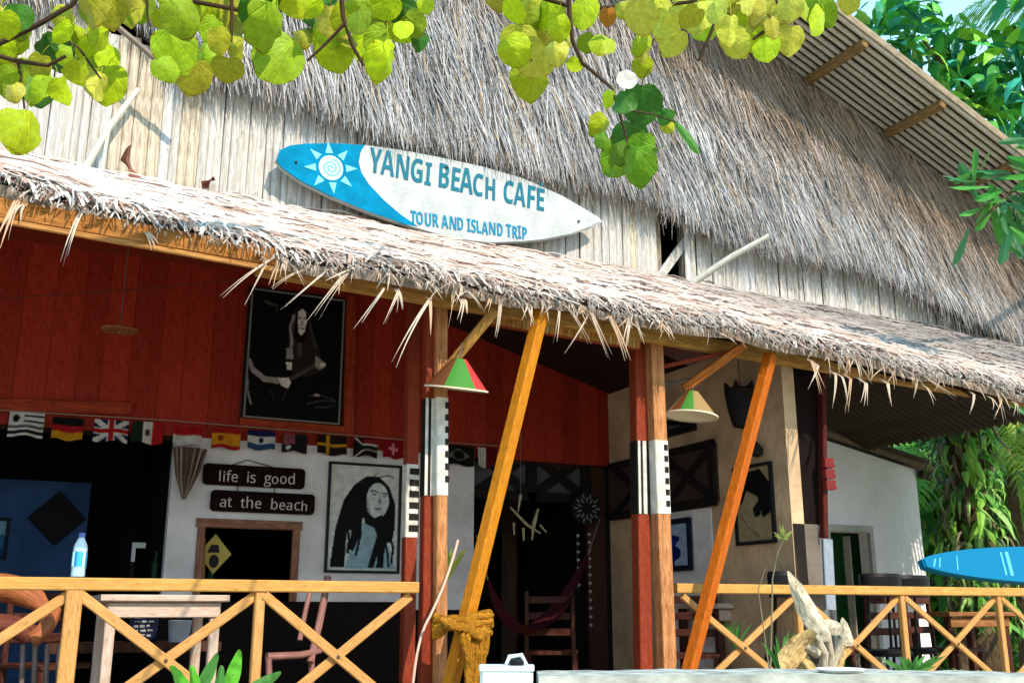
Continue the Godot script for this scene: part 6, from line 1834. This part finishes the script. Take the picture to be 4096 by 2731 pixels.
	add_leaf(bough, Vector3(-1.150, 3.182, 3.942), 0.036, "p")
	add_leaf(bough, Vector3(-1.405, 2.903, 4.351), 0.034, "p")
	add_leaf(bough, Vector3(-1.206, 2.980, 4.339), 0.032, "p")
	add_leaf(bough, Vector3(-1.292, 2.983, 4.167), 0.030, "p")
	add_leaf(bough, Vector3(-1.151, 3.098, 4.137), 0.032, "b")
	add_leaf(bough, Vector3(-1.636, 2.739, 4.064), 0.056, "n")
	add_leaf(bough, Vector3(-1.752, 2.666, 4.170), 0.030, "n")
	add_leaf(bough, Vector3(-1.741, 2.715, 4.088), 0.023, "b")
	add_leaf(bough, Vector3(-1.691, 2.706, 3.978), 0.033, "b")
	add_leaf(bough, Vector3(-1.669, 2.638, 4.064), 0.047, "n")
	add_leaf(bough, Vector3(-1.657, 2.615, 4.017), 0.061, "m")
	add_leaf(bough, Vector3(-1.714, 2.528, 4.148), 0.051, "m")
	add_leaf(bough, Vector3(-1.677, 2.571, 4.133), 0.040, "m")
	add_leaf(bough, Vector3(-1.714, 2.594, 4.075), 0.034, "m")
	add_leaf(bough, Vector3(-1.533, 2.747, 4.023), 0.025, "d")
	add_leaf(bough, Vector3(-1.465, 2.774, 3.932), 0.021, "o")
	add_leaf(bough, Vector3(-1.780, 2.584, 4.132), 0.024, "m")
	add_leaf(bough, Vector3(-2.857, 3.233, 3.121), 0.041, "b")
	add_leaf(bough, Vector3(-3.075, 3.097, 3.017), 0.063, "b")
	add_leaf(bough, Vector3(-2.860, 3.098, 3.128), 0.041, "b")
	add_leaf(bough, Vector3(-3.066, 3.069, 3.025), 0.043, "b")
	add_leaf(bough, Vector3(-2.275, 3.229, 3.208), 0.041, "o")
	add_leaf(bough, Vector3(-2.747, 3.174, 3.216), 0.043, "g")
	add_leaf(bough, Vector3(-2.996, 3.102, 2.825), 0.055, "g")
	add_leaf(bough, Vector3(-3.106, 3.245, 2.878), 0.047, "p")
	add_leaf(bough, Vector3(-2.550, 3.240, 3.191), 0.050, "b")
	add_leaf(bough, Vector3(-2.853, 3.272, 2.972), 0.041, "g")
	add_leaf(bough, Vector3(-2.425, 3.247, 3.279), 0.050, "g")
	add_leaf(bough, Vector3(-2.936, 3.024, 3.153), 0.060, "d")
	add_leaf(bough, Vector3(-2.429, 3.211, 3.339), 0.057, "g")
	add_leaf(bough, Vector3(-2.430, 3.216, 3.353), 0.059, "d")
	add_leaf(bough, Vector3(-2.844, 3.102, 3.000), 0.044, "g")
	add_leaf(bough, Vector3(-2.135, 3.142, 3.595), 0.044, "b")
	add_leaf(bough, Vector3(-2.099, 3.186, 3.340), 0.066, "b")
	add_leaf(bough, Vector3(-2.765, 3.164, 3.243), 0.053, "p")
	add_leaf(bough, Vector3(-2.043, 3.253, 3.353), 0.047, "b")
	add_leaf(bough, Vector3(-2.157, 3.188, 3.508), 0.052, "b")
	add_leaf(bough, Vector3(-2.763, 3.185, 3.294), 0.039, "p")
	add_leaf(bough, Vector3(-2.214, 3.149, 3.339), 0.050, "b")
	add_leaf(bough, Vector3(-2.663, 3.161, 3.330), 0.036, "b")
	add_leaf(bough, Vector3(-2.444, 3.159, 3.216), 0.053, "o")
	add_leaf(bough, Vector3(-2.819, 2.954, 3.167), 0.050, "p")
	add_leaf(bough, Vector3(-2.047, 3.127, 3.564), 0.041, "g")
	add_leaf(bough, Vector3(-2.670, 3.259, 3.209), 0.044, "g")
	add_leaf(bough, Vector3(-2.238, 3.115, 3.535), 0.042, "b")
	add_leaf(bough, Vector3(-2.533, 3.152, 3.246), 0.044, "g")
	add_leaf(bough, Vector3(-3.035, 3.050, 2.912), 0.066, "g")
	add_leaf(bough, Vector3(-2.015, 3.258, 3.347), 0.060, "b")
	add_leaf(bough, Vector3(-2.586, 3.208, 3.320), 0.060, "b")
	add_leaf(bough, Vector3(-2.207, 3.249, 3.274), 0.054, "d")
	add_leaf(bough, Vector3(-2.240, 3.133, 3.415), 0.047, "g")
	add_leaf(bough, Vector3(-3.014, 3.109, 2.780), 0.059, "b")
	add_leaf(bough, Vector3(-2.247, 3.314, 3.256), 0.064, "d")
	add_leaf(bough, Vector3(-1.208, 3.246, 3.788), 0.065, "b")
	add_leaf(bough, Vector3(-1.199, 3.180, 4.010), 0.052, "p")
	add_leaf(bough, Vector3(-1.646, 3.217, 3.551), 0.064, "o")
	add_leaf(bough, Vector3(-1.783, 3.078, 3.693), 0.052, "o")
	add_leaf(bough, Vector3(-1.137, 3.217, 3.902), 0.038, "b")
	add_leaf(bough, Vector3(-1.202, 3.277, 3.874), 0.045, "b")
	add_leaf(bough, Vector3(-1.710, 3.347, 3.519), 0.065, "p")
	add_leaf(bough, Vector3(-1.173, 3.080, 4.022), 0.050, "p")
	add_leaf(bough, Vector3(-1.626, 3.117, 3.690), 0.058, "p")
	add_leaf(bough, Vector3(-1.699, 3.289, 3.612), 0.063, "o")
	add_leaf(bough, Vector3(-0.906, 3.262, 3.954), 0.051, "g")
	add_leaf(bough, Vector3(-1.101, 3.212, 4.009), 0.059, "p")
	add_leaf(bough, Vector3(-1.707, 3.174, 3.674), 0.041, "g")
	add_leaf(bough, Vector3(-1.688, 3.177, 3.698), 0.051, "b")
	add_leaf(bough, Vector3(-1.241, 3.241, 3.945), 0.051, "p")
	add_leaf(bough, Vector3(-1.124, 3.198, 3.903), 0.052, "p")
	add_leaf(bough, Vector3(-1.025, 3.282, 3.879), 0.067, "g")
	add_leaf(bough, Vector3(-1.741, 3.357, 3.495), 0.055, "p")
	add_leaf(bough, Vector3(-1.042, 3.284, 3.803), 0.054, "p")
	add_leaf(bough, Vector3(-1.347, 3.145, 3.934), 0.056, "p")
	add_leaf(bough, Vector3(-0.983, 3.218, 4.015), 0.054, "g")
	add_leaf(bough, Vector3(-1.033, 3.337, 3.837), 0.050, "o")
	add_leaf(bough, Vector3(-1.041, 3.257, 3.817), 0.041, "g")
	add_leaf(bough, Vector3(-0.977, 3.286, 3.949), 0.047, "p")
	add_leaf(bough, Vector3(-1.189, 3.446, 4.017), 0.057, "b")
	add_leaf(bough, Vector3(-1.180, 3.597, 3.621), 0.046, "o")
	add_leaf(bough, Vector3(-0.638, 3.695, 3.873), 0.044, "b")
	add_leaf(bough, Vector3(-2.978, 3.725, 2.851), 0.047, "p")
	add_leaf(bough, Vector3(-1.137, 3.840, 3.740), 0.054, "o")
	add_leaf(bough, Vector3(-2.814, 3.313, 3.499), 0.042, "d")
	add_leaf(bough, Vector3(-2.529, 3.715, 2.953), 0.070, "g")
	add_leaf(bough, Vector3(-2.162, 3.166, 3.678), 0.045, "o")
	add_leaf(bough, Vector3(-3.384, 3.647, 2.989), 0.056, "o")
	add_leaf(bough, Vector3(-1.408, 3.453, 4.052), 0.035, "o")
	add_leaf(bough, Vector3(-3.249, 3.530, 2.556), 0.071, "o")
	add_leaf(bough, Vector3(-1.281, 3.435, 3.729), 0.053, "d")
	add_leaf(bough, Vector3(-0.916, 3.456, 3.890), 0.044, "b")
	add_leaf(bough, Vector3(-3.192, 3.344, 3.504), 0.040, "o")
	add_leaf(bough, Vector3(-1.534, 3.734, 3.482), 0.049, "o")
	add_leaf(bough, Vector3(-2.784, 3.197, 3.495), 0.056, "b")
	add_leaf(bough, Vector3(-3.149, 4.007, 2.740), 0.051, "d")
	add_leaf(bough, Vector3(-1.582, 3.464, 3.694), 0.065, "d")
	add_leaf(bough, Vector3(-1.531, 3.568, 3.710), 0.059, "o")
	add_leaf(bough, Vector3(-3.002, 3.341, 3.422), 0.040, "o")
	add_leaf(bough, Vector3(-3.284, 3.874, 2.757), 0.048, "g")
	add_leaf(bough, Vector3(-2.099, 3.504, 3.717), 0.039, "b")
	add_leaf(bough, Vector3(-2.309, 3.946, 3.252), 0.041, "p")
	add_leaf(bough, Vector3(-3.049, 3.863, 2.896), 0.065, "b")
	add_leaf(bough, Vector3(-2.841, 3.979, 2.967), 0.057, "p")
	add_leaf(bough, Vector3(-2.188, 3.588, 3.213), 0.061, "d")
	add_leaf(bough, Vector3(-2.388, 3.509, 3.130), 0.058, "b")
	add_leaf(bough, Vector3(-2.228, 3.219, 3.616), 0.059, "p")
	add_leaf(bough, Vector3(-1.420, 3.159, 4.324), 0.046, "g")
	add_leaf(bough, Vector3(-1.917, 3.395, 3.577), 0.059, "g")
	add_leaf(bough, Vector3(-1.745, 3.762, 3.517), 0.067, "g")
	add_leaf(bough, Vector3(-1.092, 3.524, 3.906), 0.056, "o")
	add_leaf(bough, Vector3(-2.096, 3.507, 3.173), 0.046, "b")
	add_leaf(bough, Vector3(-2.135, 3.517, 3.499), 0.044, "b")
	add_leaf(bough, Vector3(-1.691, 3.617, 3.741), 0.041, "g")
	add_leaf(bough, Vector3(-3.099, 3.441, 2.770), 0.055, "b")
	add_leaf(bough, Vector3(-3.207, 3.456, 3.294), 0.058, "d")
	add_leaf(bough, Vector3(-0.892, 3.833, 4.096), 0.044, "b")
	add_leaf(bough, Vector3(-1.006, 3.548, 3.834), 0.049, "g")
	add_leaf(bough, Vector3(-1.943, 3.319, 3.975), 0.044, "b")
	add_leaf(bough, Vector3(-1.596, 3.204, 3.980), 0.052, "p")
	add_leaf(bough, Vector3(-2.870, 3.284, 3.358), 0.040, "g")
	add_leaf(bough, Vector3(-1.297, 3.162, 4.137), 0.053, "g")
	add_leaf(bough, Vector3(-1.073, 3.237, 4.130), 0.055, "b")
	add_leaf(bough, Vector3(-2.779, 3.188, 3.677), 0.037, "g")
	add_leaf(bough, Vector3(-1.671, 3.482, 3.700), 0.046, "p")
	add_leaf(bough, Vector3(-2.994, 3.470, 3.467), 0.056, "d")
	add_leaf(bough, Vector3(-2.848, 3.571, 2.995), 0.058, "b")
	add_leaf(bough, Vector3(-2.309, 3.078, 3.732), 0.038, "p")
	add_leaf(bough, Vector3(-3.128, 3.241, 3.226), 0.057, "o")
	add_leaf(bough, Vector3(-1.892, 3.062, 4.025), 0.051, "b")
	add_leaf(bough, Vector3(-1.015, 3.515, 3.882), 0.063, "d")
	add_leaf(bough, Vector3(-2.907, 3.570, 3.422), 0.043, "p")
	add_leaf(bough, Vector3(-1.745, 3.848, 3.381), 0.047, "b")
	add_leaf(bough, Vector3(-3.251, 3.451, 3.389), 0.055, "b")
	add_leaf(bough, Vector3(-1.586, 3.857, 3.532), 0.062, "g")
	add_leaf(bough, Vector3(-3.122, 3.378, 3.454), 0.044, "o")
	add_leaf(bough, Vector3(-2.191, 3.514, 3.645), 0.046, "b")
	add_leaf(bough, Vector3(-1.688, 3.453, 4.159), 0.037, "b")
	add_leaf(bough, Vector3(-2.416, 3.559, 3.021), 0.062, "g")
	add_leaf(bough, Vector3(-2.425, 3.643, 3.036), 0.047, "g")
	add_leaf(bough, Vector3(-2.928, 3.174, 3.609), 0.033, "g")
	add_leaf(bough, Vector3(-1.123, 3.628, 3.673), 0.057, "b")
	add_leaf(bough, Vector3(-0.846, 3.515, 3.916), 0.044, "g")
	add_leaf(bough, Vector3(-2.032, 3.235, 4.080), 0.047, "g")
	add_leaf(bough, Vector3(-3.335, 3.483, 2.765), 0.051, "b")
	add_leaf(bough, Vector3(-2.616, 3.170, 3.726), 0.033, "b")
	add_leaf(bough, Vector3(-1.174, 3.274, 4.328), 0.048, "o")
	add_leaf(bough, Vector3(-2.580, 3.804, 3.302), 0.049, "b")
	add_leaf(bough, Vector3(-1.642, 3.340, 4.263), 0.035, "g")
	# pale open flower on the hanging twig
	var fl := thing("white_flower", Vector3(-1.741, 2.722, 4.169), "pale round flower at the top of the hanging green leaves", "flower")
	var fm := flat("petal_white", 0.58, 0.55, 0.5, 0.6)
	fm.cull_mode = BaseMaterial3D.CULL_DISABLED
	fm.backlight_enabled = true
	fm.backlight = Color(0.5, 0.5, 0.45)
	var fc: Vector3 = Vector3(-1.751, 2.711, 4.184)
	for k in 6:
		var a := TAU * k / 6
		var b := Basis(Vector3.UP, -0.4) * Basis(Vector3(0, 0, 1), a) * Basis(Vector3(1, 0, 0), 0.25)
		part("petal", leaf_mesh(0.15, 0.04, 1.0, 0.0), fm, fl, Transform3D(b.scaled_local(Vector3(0.015, 0.013, 0.015)), fc + b.y * 0.012))
	# drooping dark leaf at the right of the hanging cluster
	var ld: Vector3 = Vector3(-1.558, 2.634, 4.140)
	part("leaf", leaf_mesh(0.3, 0.03, 1.9, 0.0), leaf_mat("n"), bough, Transform3D((Basis(Vector3.UP, -0.3) * Basis(Vector3(0, 0, 1), 0.62)).scaled_local(Vector3.ONE * 0.027), ld))
	tube_part("branch", [Vector3(-1.736, 2.672, 4.122), Vector3(-1.636, 2.684, 4.117), Vector3(-1.586, 2.666, 4.136)], [0.003, 0.002, 0.002], bark, bough, 5)
	tube_part("branch", [Vector3(-1.736, 2.672, 4.122), Vector3(-1.717, 2.623, 4.117), Vector3(-1.703, 2.579, 4.111)], [0.004, 0.003, 0.002], bark, bough, 5)

func leafy(parent: Node, centre: Vector3, size: Vector3, n: int, l: float, cols: Array, called: String, seed_: int, hang := 0.4) -> void:
	var r := RandomNumberGenerator.new()
	r.seed = seed_
	var xfs := []
	var tints := []
	var clump := FastNoiseLite.new()
	clump.seed = seed_
	clump.frequency = 0.55
	var tries := 0
	while xfs.size() < n and tries < n * 6:
		tries += 1
		var p := Vector3(r.randfn(0, 0.45), r.randfn(0, 0.45), r.randfn(0, 0.45))
		if p.length() > 1.0: continue
		var w := centre + p * size
		var c := clump.get_noise_3dv(w * 1.6)
		if c < -0.12: continue
		var d := Vector3(r.randfn(0, 0.7), -hang + r.randfn(0, 0.5), r.randfn(0, 0.7))
		xfs.append(lay(w, d, Vector3(r.randfn(0, 0.6), 1, r.randfn(0.3, 0.6)), l * r.randf_range(0.28, 0.45), l * r.randf_range(0.7, 1.25), 0.05))
		var k: Color = cols[r.randi() % cols.size()]
		tints.append(Color(k.r, k.g, k.b) * r.randf_range(0.7, 1.25))
	many(called, strip_mesh(1.2, 1.0, 4), tinted("foliage", 0.5, 0.5), xfs, tints, parent)

func background() -> void:
	# ---- white outbuilding with a shed roof beyond the veranda's right end
	var t := thing("white_outbuilding", Vector3(6.8, 0, -3.6), "small white outbuilding with a sloping roof and open green door", "building")
	var wall := plaster("outbuilding_white", 0.93, 0.92, 0.92, 0.95, 0.6)
	var o := [Vector2(5.892, 3.590), Vector2(7.520, 3.284), Vector2(7.444, 1.892)]
	var d4 := [5.921, 1.056, 6.554, 2.461]
	var top := func(x: float) -> float: return lerpf(o[0].y, o[1].y, (x - o[0].x) / (o[1].x - o[0].x))
	var right: float = (o[1].x + o[2].x) / 2
	var st := start()
	prism(st, PackedVector2Array([Vector2(3.6, 0), Vector2(d4[0], 0), Vector2(d4[0], top.call(d4[0])), Vector2(3.6, top.call(3.6))]), -0.14, 0)
	prism(st, PackedVector2Array([Vector2(d4[0], d4[3]), Vector2(d4[2], d4[3]), Vector2(d4[2], top.call(d4[2])), Vector2(d4[0], top.call(d4[0]))]), -0.14, 0)
	prism(st, PackedVector2Array([Vector2(d4[2], 0), Vector2(right, 0), Vector2(right, top.call(right)), Vector2(d4[2], top.call(d4[2]))]), -0.14, 0)
	part("front_wall", st.commit(), wall, t, Transform3D(Basis(), Vector3(0, 0, -3.5)))
	slab("side_wall", Vector3(right - 0.14, 0, -6.5), Vector3(right, top.call(right), -3.64), wall, t)
	slab("back_wall", Vector3(3.6, 0, -6.6), Vector3(right, 3.2, -6.5), wall, t)
	var tw := wood("shed_timber", 0.26, 0.2, 0.14, 0.7)
	timber("fascia", Vector3(3.4, top.call(3.4) + 0.05, -3.4), Vector3(right + 0.35, top.call(right + 0.35) + 0.05, -3.4), 0.07, 0.05, tw, t)
	timber("roof_sheet", Vector3(3.4, top.call(3.4) + 0.1, -4.95), Vector3(right + 0.45, top.call(right + 0.45) + 0.1, -4.95), 3.3, 0.03, plaster("shed_iron", 0.12, 0.1, 0.08), t, Vector3(0.1, 1, 0))
	timber("rafter_end", Vector3(right + 0.02, top.call(right) - 0.06, -3.44), Vector3(right + 0.36, top.call(right + 0.36) - 0.06, -3.44), 0.09, 0.08, flat("shed_dark_wood", 0.05, 0.04, 0.03), t)  # rafter end in a much darker wood than the fascia
	var fr := plaster("door_frame", 0.55, 0.55, 0.5, 0.85)
	var df := slab("door_frame", Vector3(d4[0] - 0.06, d4[3], -3.5), Vector3(d4[2] + 0.06, d4[3] + 0.08, -3.45), fr, t)
	slab("jamb", Vector3(d4[2], 0.5, -3.5), Vector3(d4[2] + 0.06, d4[3], -3.45), fr, df)
	slab("jamb", Vector3(d4[0] - 0.06, 0.5, -3.5), Vector3(d4[0], d4[3], -3.45), fr, df)
	slab("dark_doorway_sheet", Vector3(d4[0] - 0.5, 0, -3.95), Vector3(d4[2] + 0.3, 2.9, -3.9), flat("room_green", 0.012, 0.07, 0.022, 0.9), t)  # dark green sheet added close behind the door to keep the opening dark
	part("door_leaf", timber_mesh(0.03, 0.09, 2.0, 0.004), plaster("door_cream", 0.4, 0.38, 0.3), t, Transform3D(Basis(Vector3.UP, 0.35), Vector3(d4[2] - 0.13, d4[3] - 1.03, -3.72)))
	# ---- palms and the vine covered trunk
	var pm := []
	for q in [["frond_a", 0.09, 0.28, 0.03], ["frond_b", 0.16, 0.36, 0.04], ["frond_c", 0.07, 0.26, 0.08], ["frond_d", 0.3, 0.42, 0.05]]:
		var m := flat(q[0], q[1], q[2], q[3], 0.45)
		m.cull_mode = BaseMaterial3D.CULL_DISABLED
		m.backlight_enabled = true
		m.backlight = Color(0.5, 0.6, 0.3)
		pm.append(m)
	var bark := wood("palm_bark", 0.14, 0.1, 0.06, 0.9)
	var palms := [[Vector3(10.218, 1.421, -5.550), 3.6, "palm with drooping fronds close behind the white outbuilding"], [Vector3(9.773, 1.550, -4.003), 3.4, "palm with drooping fronds at the right edge beyond the trunk"], [Vector3(8.311, 1.550, -2.414), 4.6, "tall palm whose fronds reach in from the right edge"], [Vector3(11.732, 1.550, -6.500), 4.0, "farthest palm, behind the vine covered trunk"], [Vector3(11.828, 1.550, -7.604), 4.0, "palm mostly hidden behind the white outbuilding"]]
	for i in palms.size():
		var at: Vector3 = palms[i][0]
		var h: float = palms[i][1]
		t = thing("palm_tree", Vector3(at.x, 0, at.z), palms[i][2], "palm", "palms behind the cafe")
		var crown := Vector3(at.x + 0.1, h, at.z)
		tube_part("trunk", [Vector3(at.x, 0, at.z), Vector3(at.x + 0.12, h * 0.5, at.z), crown], [0.16, 0.12, 0.09], bark, t, 8)
		for k in 16:
			var a := TAU * k / 16 + rng.randf_range(-0.2, 0.2)
			var up := rng.randf_range(-1.9, 0.9)
			var l := rng.randf_range(1.6, 2.2)
			frond(t, crown, crown + Vector3(cos(a) * l * 0.8, up, sin(a) * l * 0.8), rng.randf_range(0.5, 0.9), 0.55, pm[rng.randi() % 4])
	var vt: Vector3 = Vector3(7.154, 1.454, -2.431)
	t = thing("vine_covered_trunk", Vector3(vt.x, 0, vt.z), "thick tree trunk wrapped in hanging vines at the right", "tree")
	tube_part("trunk", [Vector3(vt.x, 0, vt.z), Vector3(vt.x + 0.02, 2.5, vt.z), Vector3(vt.x - 0.05, 4.2, vt.z), Vector3(vt.x + 0.1, 7.0, vt.z)], [0.24, 0.2, 0.19, 0.16], bark, t, 12)
	var xfs := []
	var tints := []
	for k in 650:
		var a := rng.randf() * TAU
		var y := rng.randf_range(1.4, 4.6)
		xfs.append(lay(Vector3(vt.x + cos(a) * 0.26, y, vt.z + sin(a) * 0.26), Vector3(rng.randfn(0, 0.45), -1, rng.randfn(0, 0.45)), Vector3(cos(a), 0.4, sin(a)), rng.randf_range(0.04, 0.12), rng.randf_range(0.14, 0.5), 0.08))
		tints.append([Color(0.1, 0.32, 0.04), Color(0.22, 0.46, 0.06), Color(0.16, 0.13, 0.07), Color(0.05, 0.13, 0.03), Color(0.3, 0.52, 0.14)][rng.randi() % 5])
	many("vine_leaves", strip_mesh(0.8, 0.9), tinted("foliage", 0.5, 0.5), xfs, tints, t)
	# ---- a hedge mass that closes the view behind
	t = thing("far_shrubs", Vector3(12, 0, -9), "dense green undergrowth behind the outbuilding and palms", "undergrowth")
	t.set_meta("kind", "stuff")
	for q in [[Vector3(12.298, 2.297, -7.155), Vector3(4.5, 3.4, 2.0), 3600, 5], [Vector3(13.722, 3.194, -6.196), Vector3(4.0, 4.0, 2.0), 3000, 6]]:
		leafy(t, q[0], q[1], q[2], 0.5, [Color(0.07, 0.24, 0.02), Color(0.14, 0.34, 0.03), Color(0.04, 0.16, 0.03), Color(0.36, 0.46, 0.08), Color(0.09, 0.28, 0.12)], "leaves", q[3], 0.9)
	# ---- broad leaved tree at the upper right
	t = thing("broad_leaf_tree", Vector3(11.9, 0, -2.6), "glossy green broad leaved tree at the upper right beyond the iron roof", "tree")
	var base := Vector3(11.9, 0, -2.6)
	tube_part("trunk", [base, Vector3(11.8, 3.0, -2.7), Vector3(11.4, 6.0, -2.9), Vector3(11.2, 9.5, -3.1)], [0.24, 0.19, 0.13, 0.07], bark, t, 10)
	var cols2 := [Color(0.05, 0.3, 0.05), Color(0.1, 0.4, 0.05), Color(0.03, 0.24, 0.12), Color(0.22, 0.5, 0.04), Color(0.05, 0.36, 0.24)]
	leafy(t, Vector3(7.166, 9.117, -2.471), Vector3(0.9, 0.9, 0.8), 150, 0.42, cols2, "leaves", 21)
	leafy(t, Vector3(8.417, 7.772, -2.257), Vector3(1.3, 1.3, 1.0), 280, 0.44, cols2, "leaves", 22)
	leafy(t, Vector3(8.410, 9.173, -1.848), Vector3(0.8, 0.6, 0.7), 90, 0.42, cols2, "leaves", 23)
	leafy(t, Vector3(8.062, 8.541, -2.549), Vector3(0.7, 0.8, 0.8), 110, 0.42, cols2, "leaves", 24)
	leafy(t, Vector3(9.322, 8.501, -1.601), Vector3(1.1, 1.8, 1.0), 200, 0.46, cols2, "leaves", 25)
	for q in [[Vector3(7.238, 8.949, -2.486)], [Vector3(8.241, 7.940, -2.293)], [Vector3(8.371, 9.061, -1.900)], [Vector3(3.984, 4.716, 0.781)]]:
		tube_part("limb", [Vector3(11.4, 6.0, -2.9), (Vector3(11.4, 6.0, -2.9) + q[0]) / 2 + Vector3(0, 0.2, 0), q[0]], [0.06, 0.04, 0.015], bark, t, 7)
	# the sprig that hangs before the thatch
	var sm := []
	for q in [["sprig_a", 0.02, 0.14, 0.06], ["sprig_b", 0.02, 0.19, 0.02], ["sprig_c", 0.01, 0.1, 0.03], ["sprig_d", 0.05, 0.24, 0.03]]:
		var m := flat(q[0], q[1], q[2], q[3], 0.4)
		m.cull_mode = BaseMaterial3D.CULL_DISABLED
		m.backlight_enabled = true
		m.backlight = Color(0.4, 0.5, 0.3)
		sm.append(m)
	tube_part("twig", [Vector3(4.711, 5.282, 1.072), Vector3(4.268, 4.962, 0.877), Vector3(3.984, 4.716, 0.781), Vector3(3.805, 4.528, 0.696)], [0.02, 0.014, 0.01, 0.004], bark, t, 6)
	tube_part("twig", [Vector3(4.268, 4.962, 0.877), Vector3(4.072, 4.996, 0.791), Vector3(3.810, 4.853, 0.736)], [0.01, 0.006, 0.003], bark, t, 6)
	var broad := leaf_mesh(0.3, 0.03, 1.7, 0.0)
	var hub: Vector3 = Vector3(3.984, 4.716, 0.781)
	for k in 60:
		var a := rng.randf() * TAU
		var r := sqrt(rng.randf())
		var p: Vector3 = hub + Vector3(cos(a) * 0.44, sin(a) * 0.36, rng.randf_range(-0.25, 0.2)) * r
		if k % 2 == 0: p += Vector3(0.35, 0.25, 0.1)
		var out := (p - hub).normalized() + Vector3(rng.randfn(0, 0.5), -0.55 + rng.randfn(0, 0.4), rng.randfn(0, 0.4))
		var y := -out.normalized()
		var z := (Vector3(-0.5, 0.5, 0.7) + Vector3(rng.randfn(0, 0.6), rng.randfn(0, 0.6), rng.randfn(0, 0.3))).normalized()
		var x := y.cross(z).normalized()
		part("leaf", broad, sm[rng.randi() % 4], t, Transform3D(Basis(x, y, x.cross(y)).scaled_local(Vector3.ONE * rng.randf_range(0.075, 0.115)), p))
	# palm fronds high against the sky
	t = thing("tall_palm", Vector3(13.5, 0, -4.5), "tall palm whose blue green fronds cross the sky at the upper right", "palm", "")
	var tp: Vector3 = Vector3(10.361, 10.519, -2.226)
	tube_part("trunk", [Vector3(tp.x, 0, tp.z), Vector3(tp.x + 0.2, tp.y * 0.5, tp.z), tp], [0.2, 0.16, 0.12], bark, t, 10)
	for q in [Vector3(8.595, 9.273, -3.455), Vector3(8.696, 9.896, -3.222), Vector3(9.145, 9.024, -3.260), Vector3(8.494, 10.643, -3.101), Vector3(9.796, 8.401, -3.125), Vector3(11.287, 9.024, -2.215), Vector3(10.383, 11.827, -1.831)]:
		frond(t, tp, q, 0.5, 0.7, pm[2], 40)
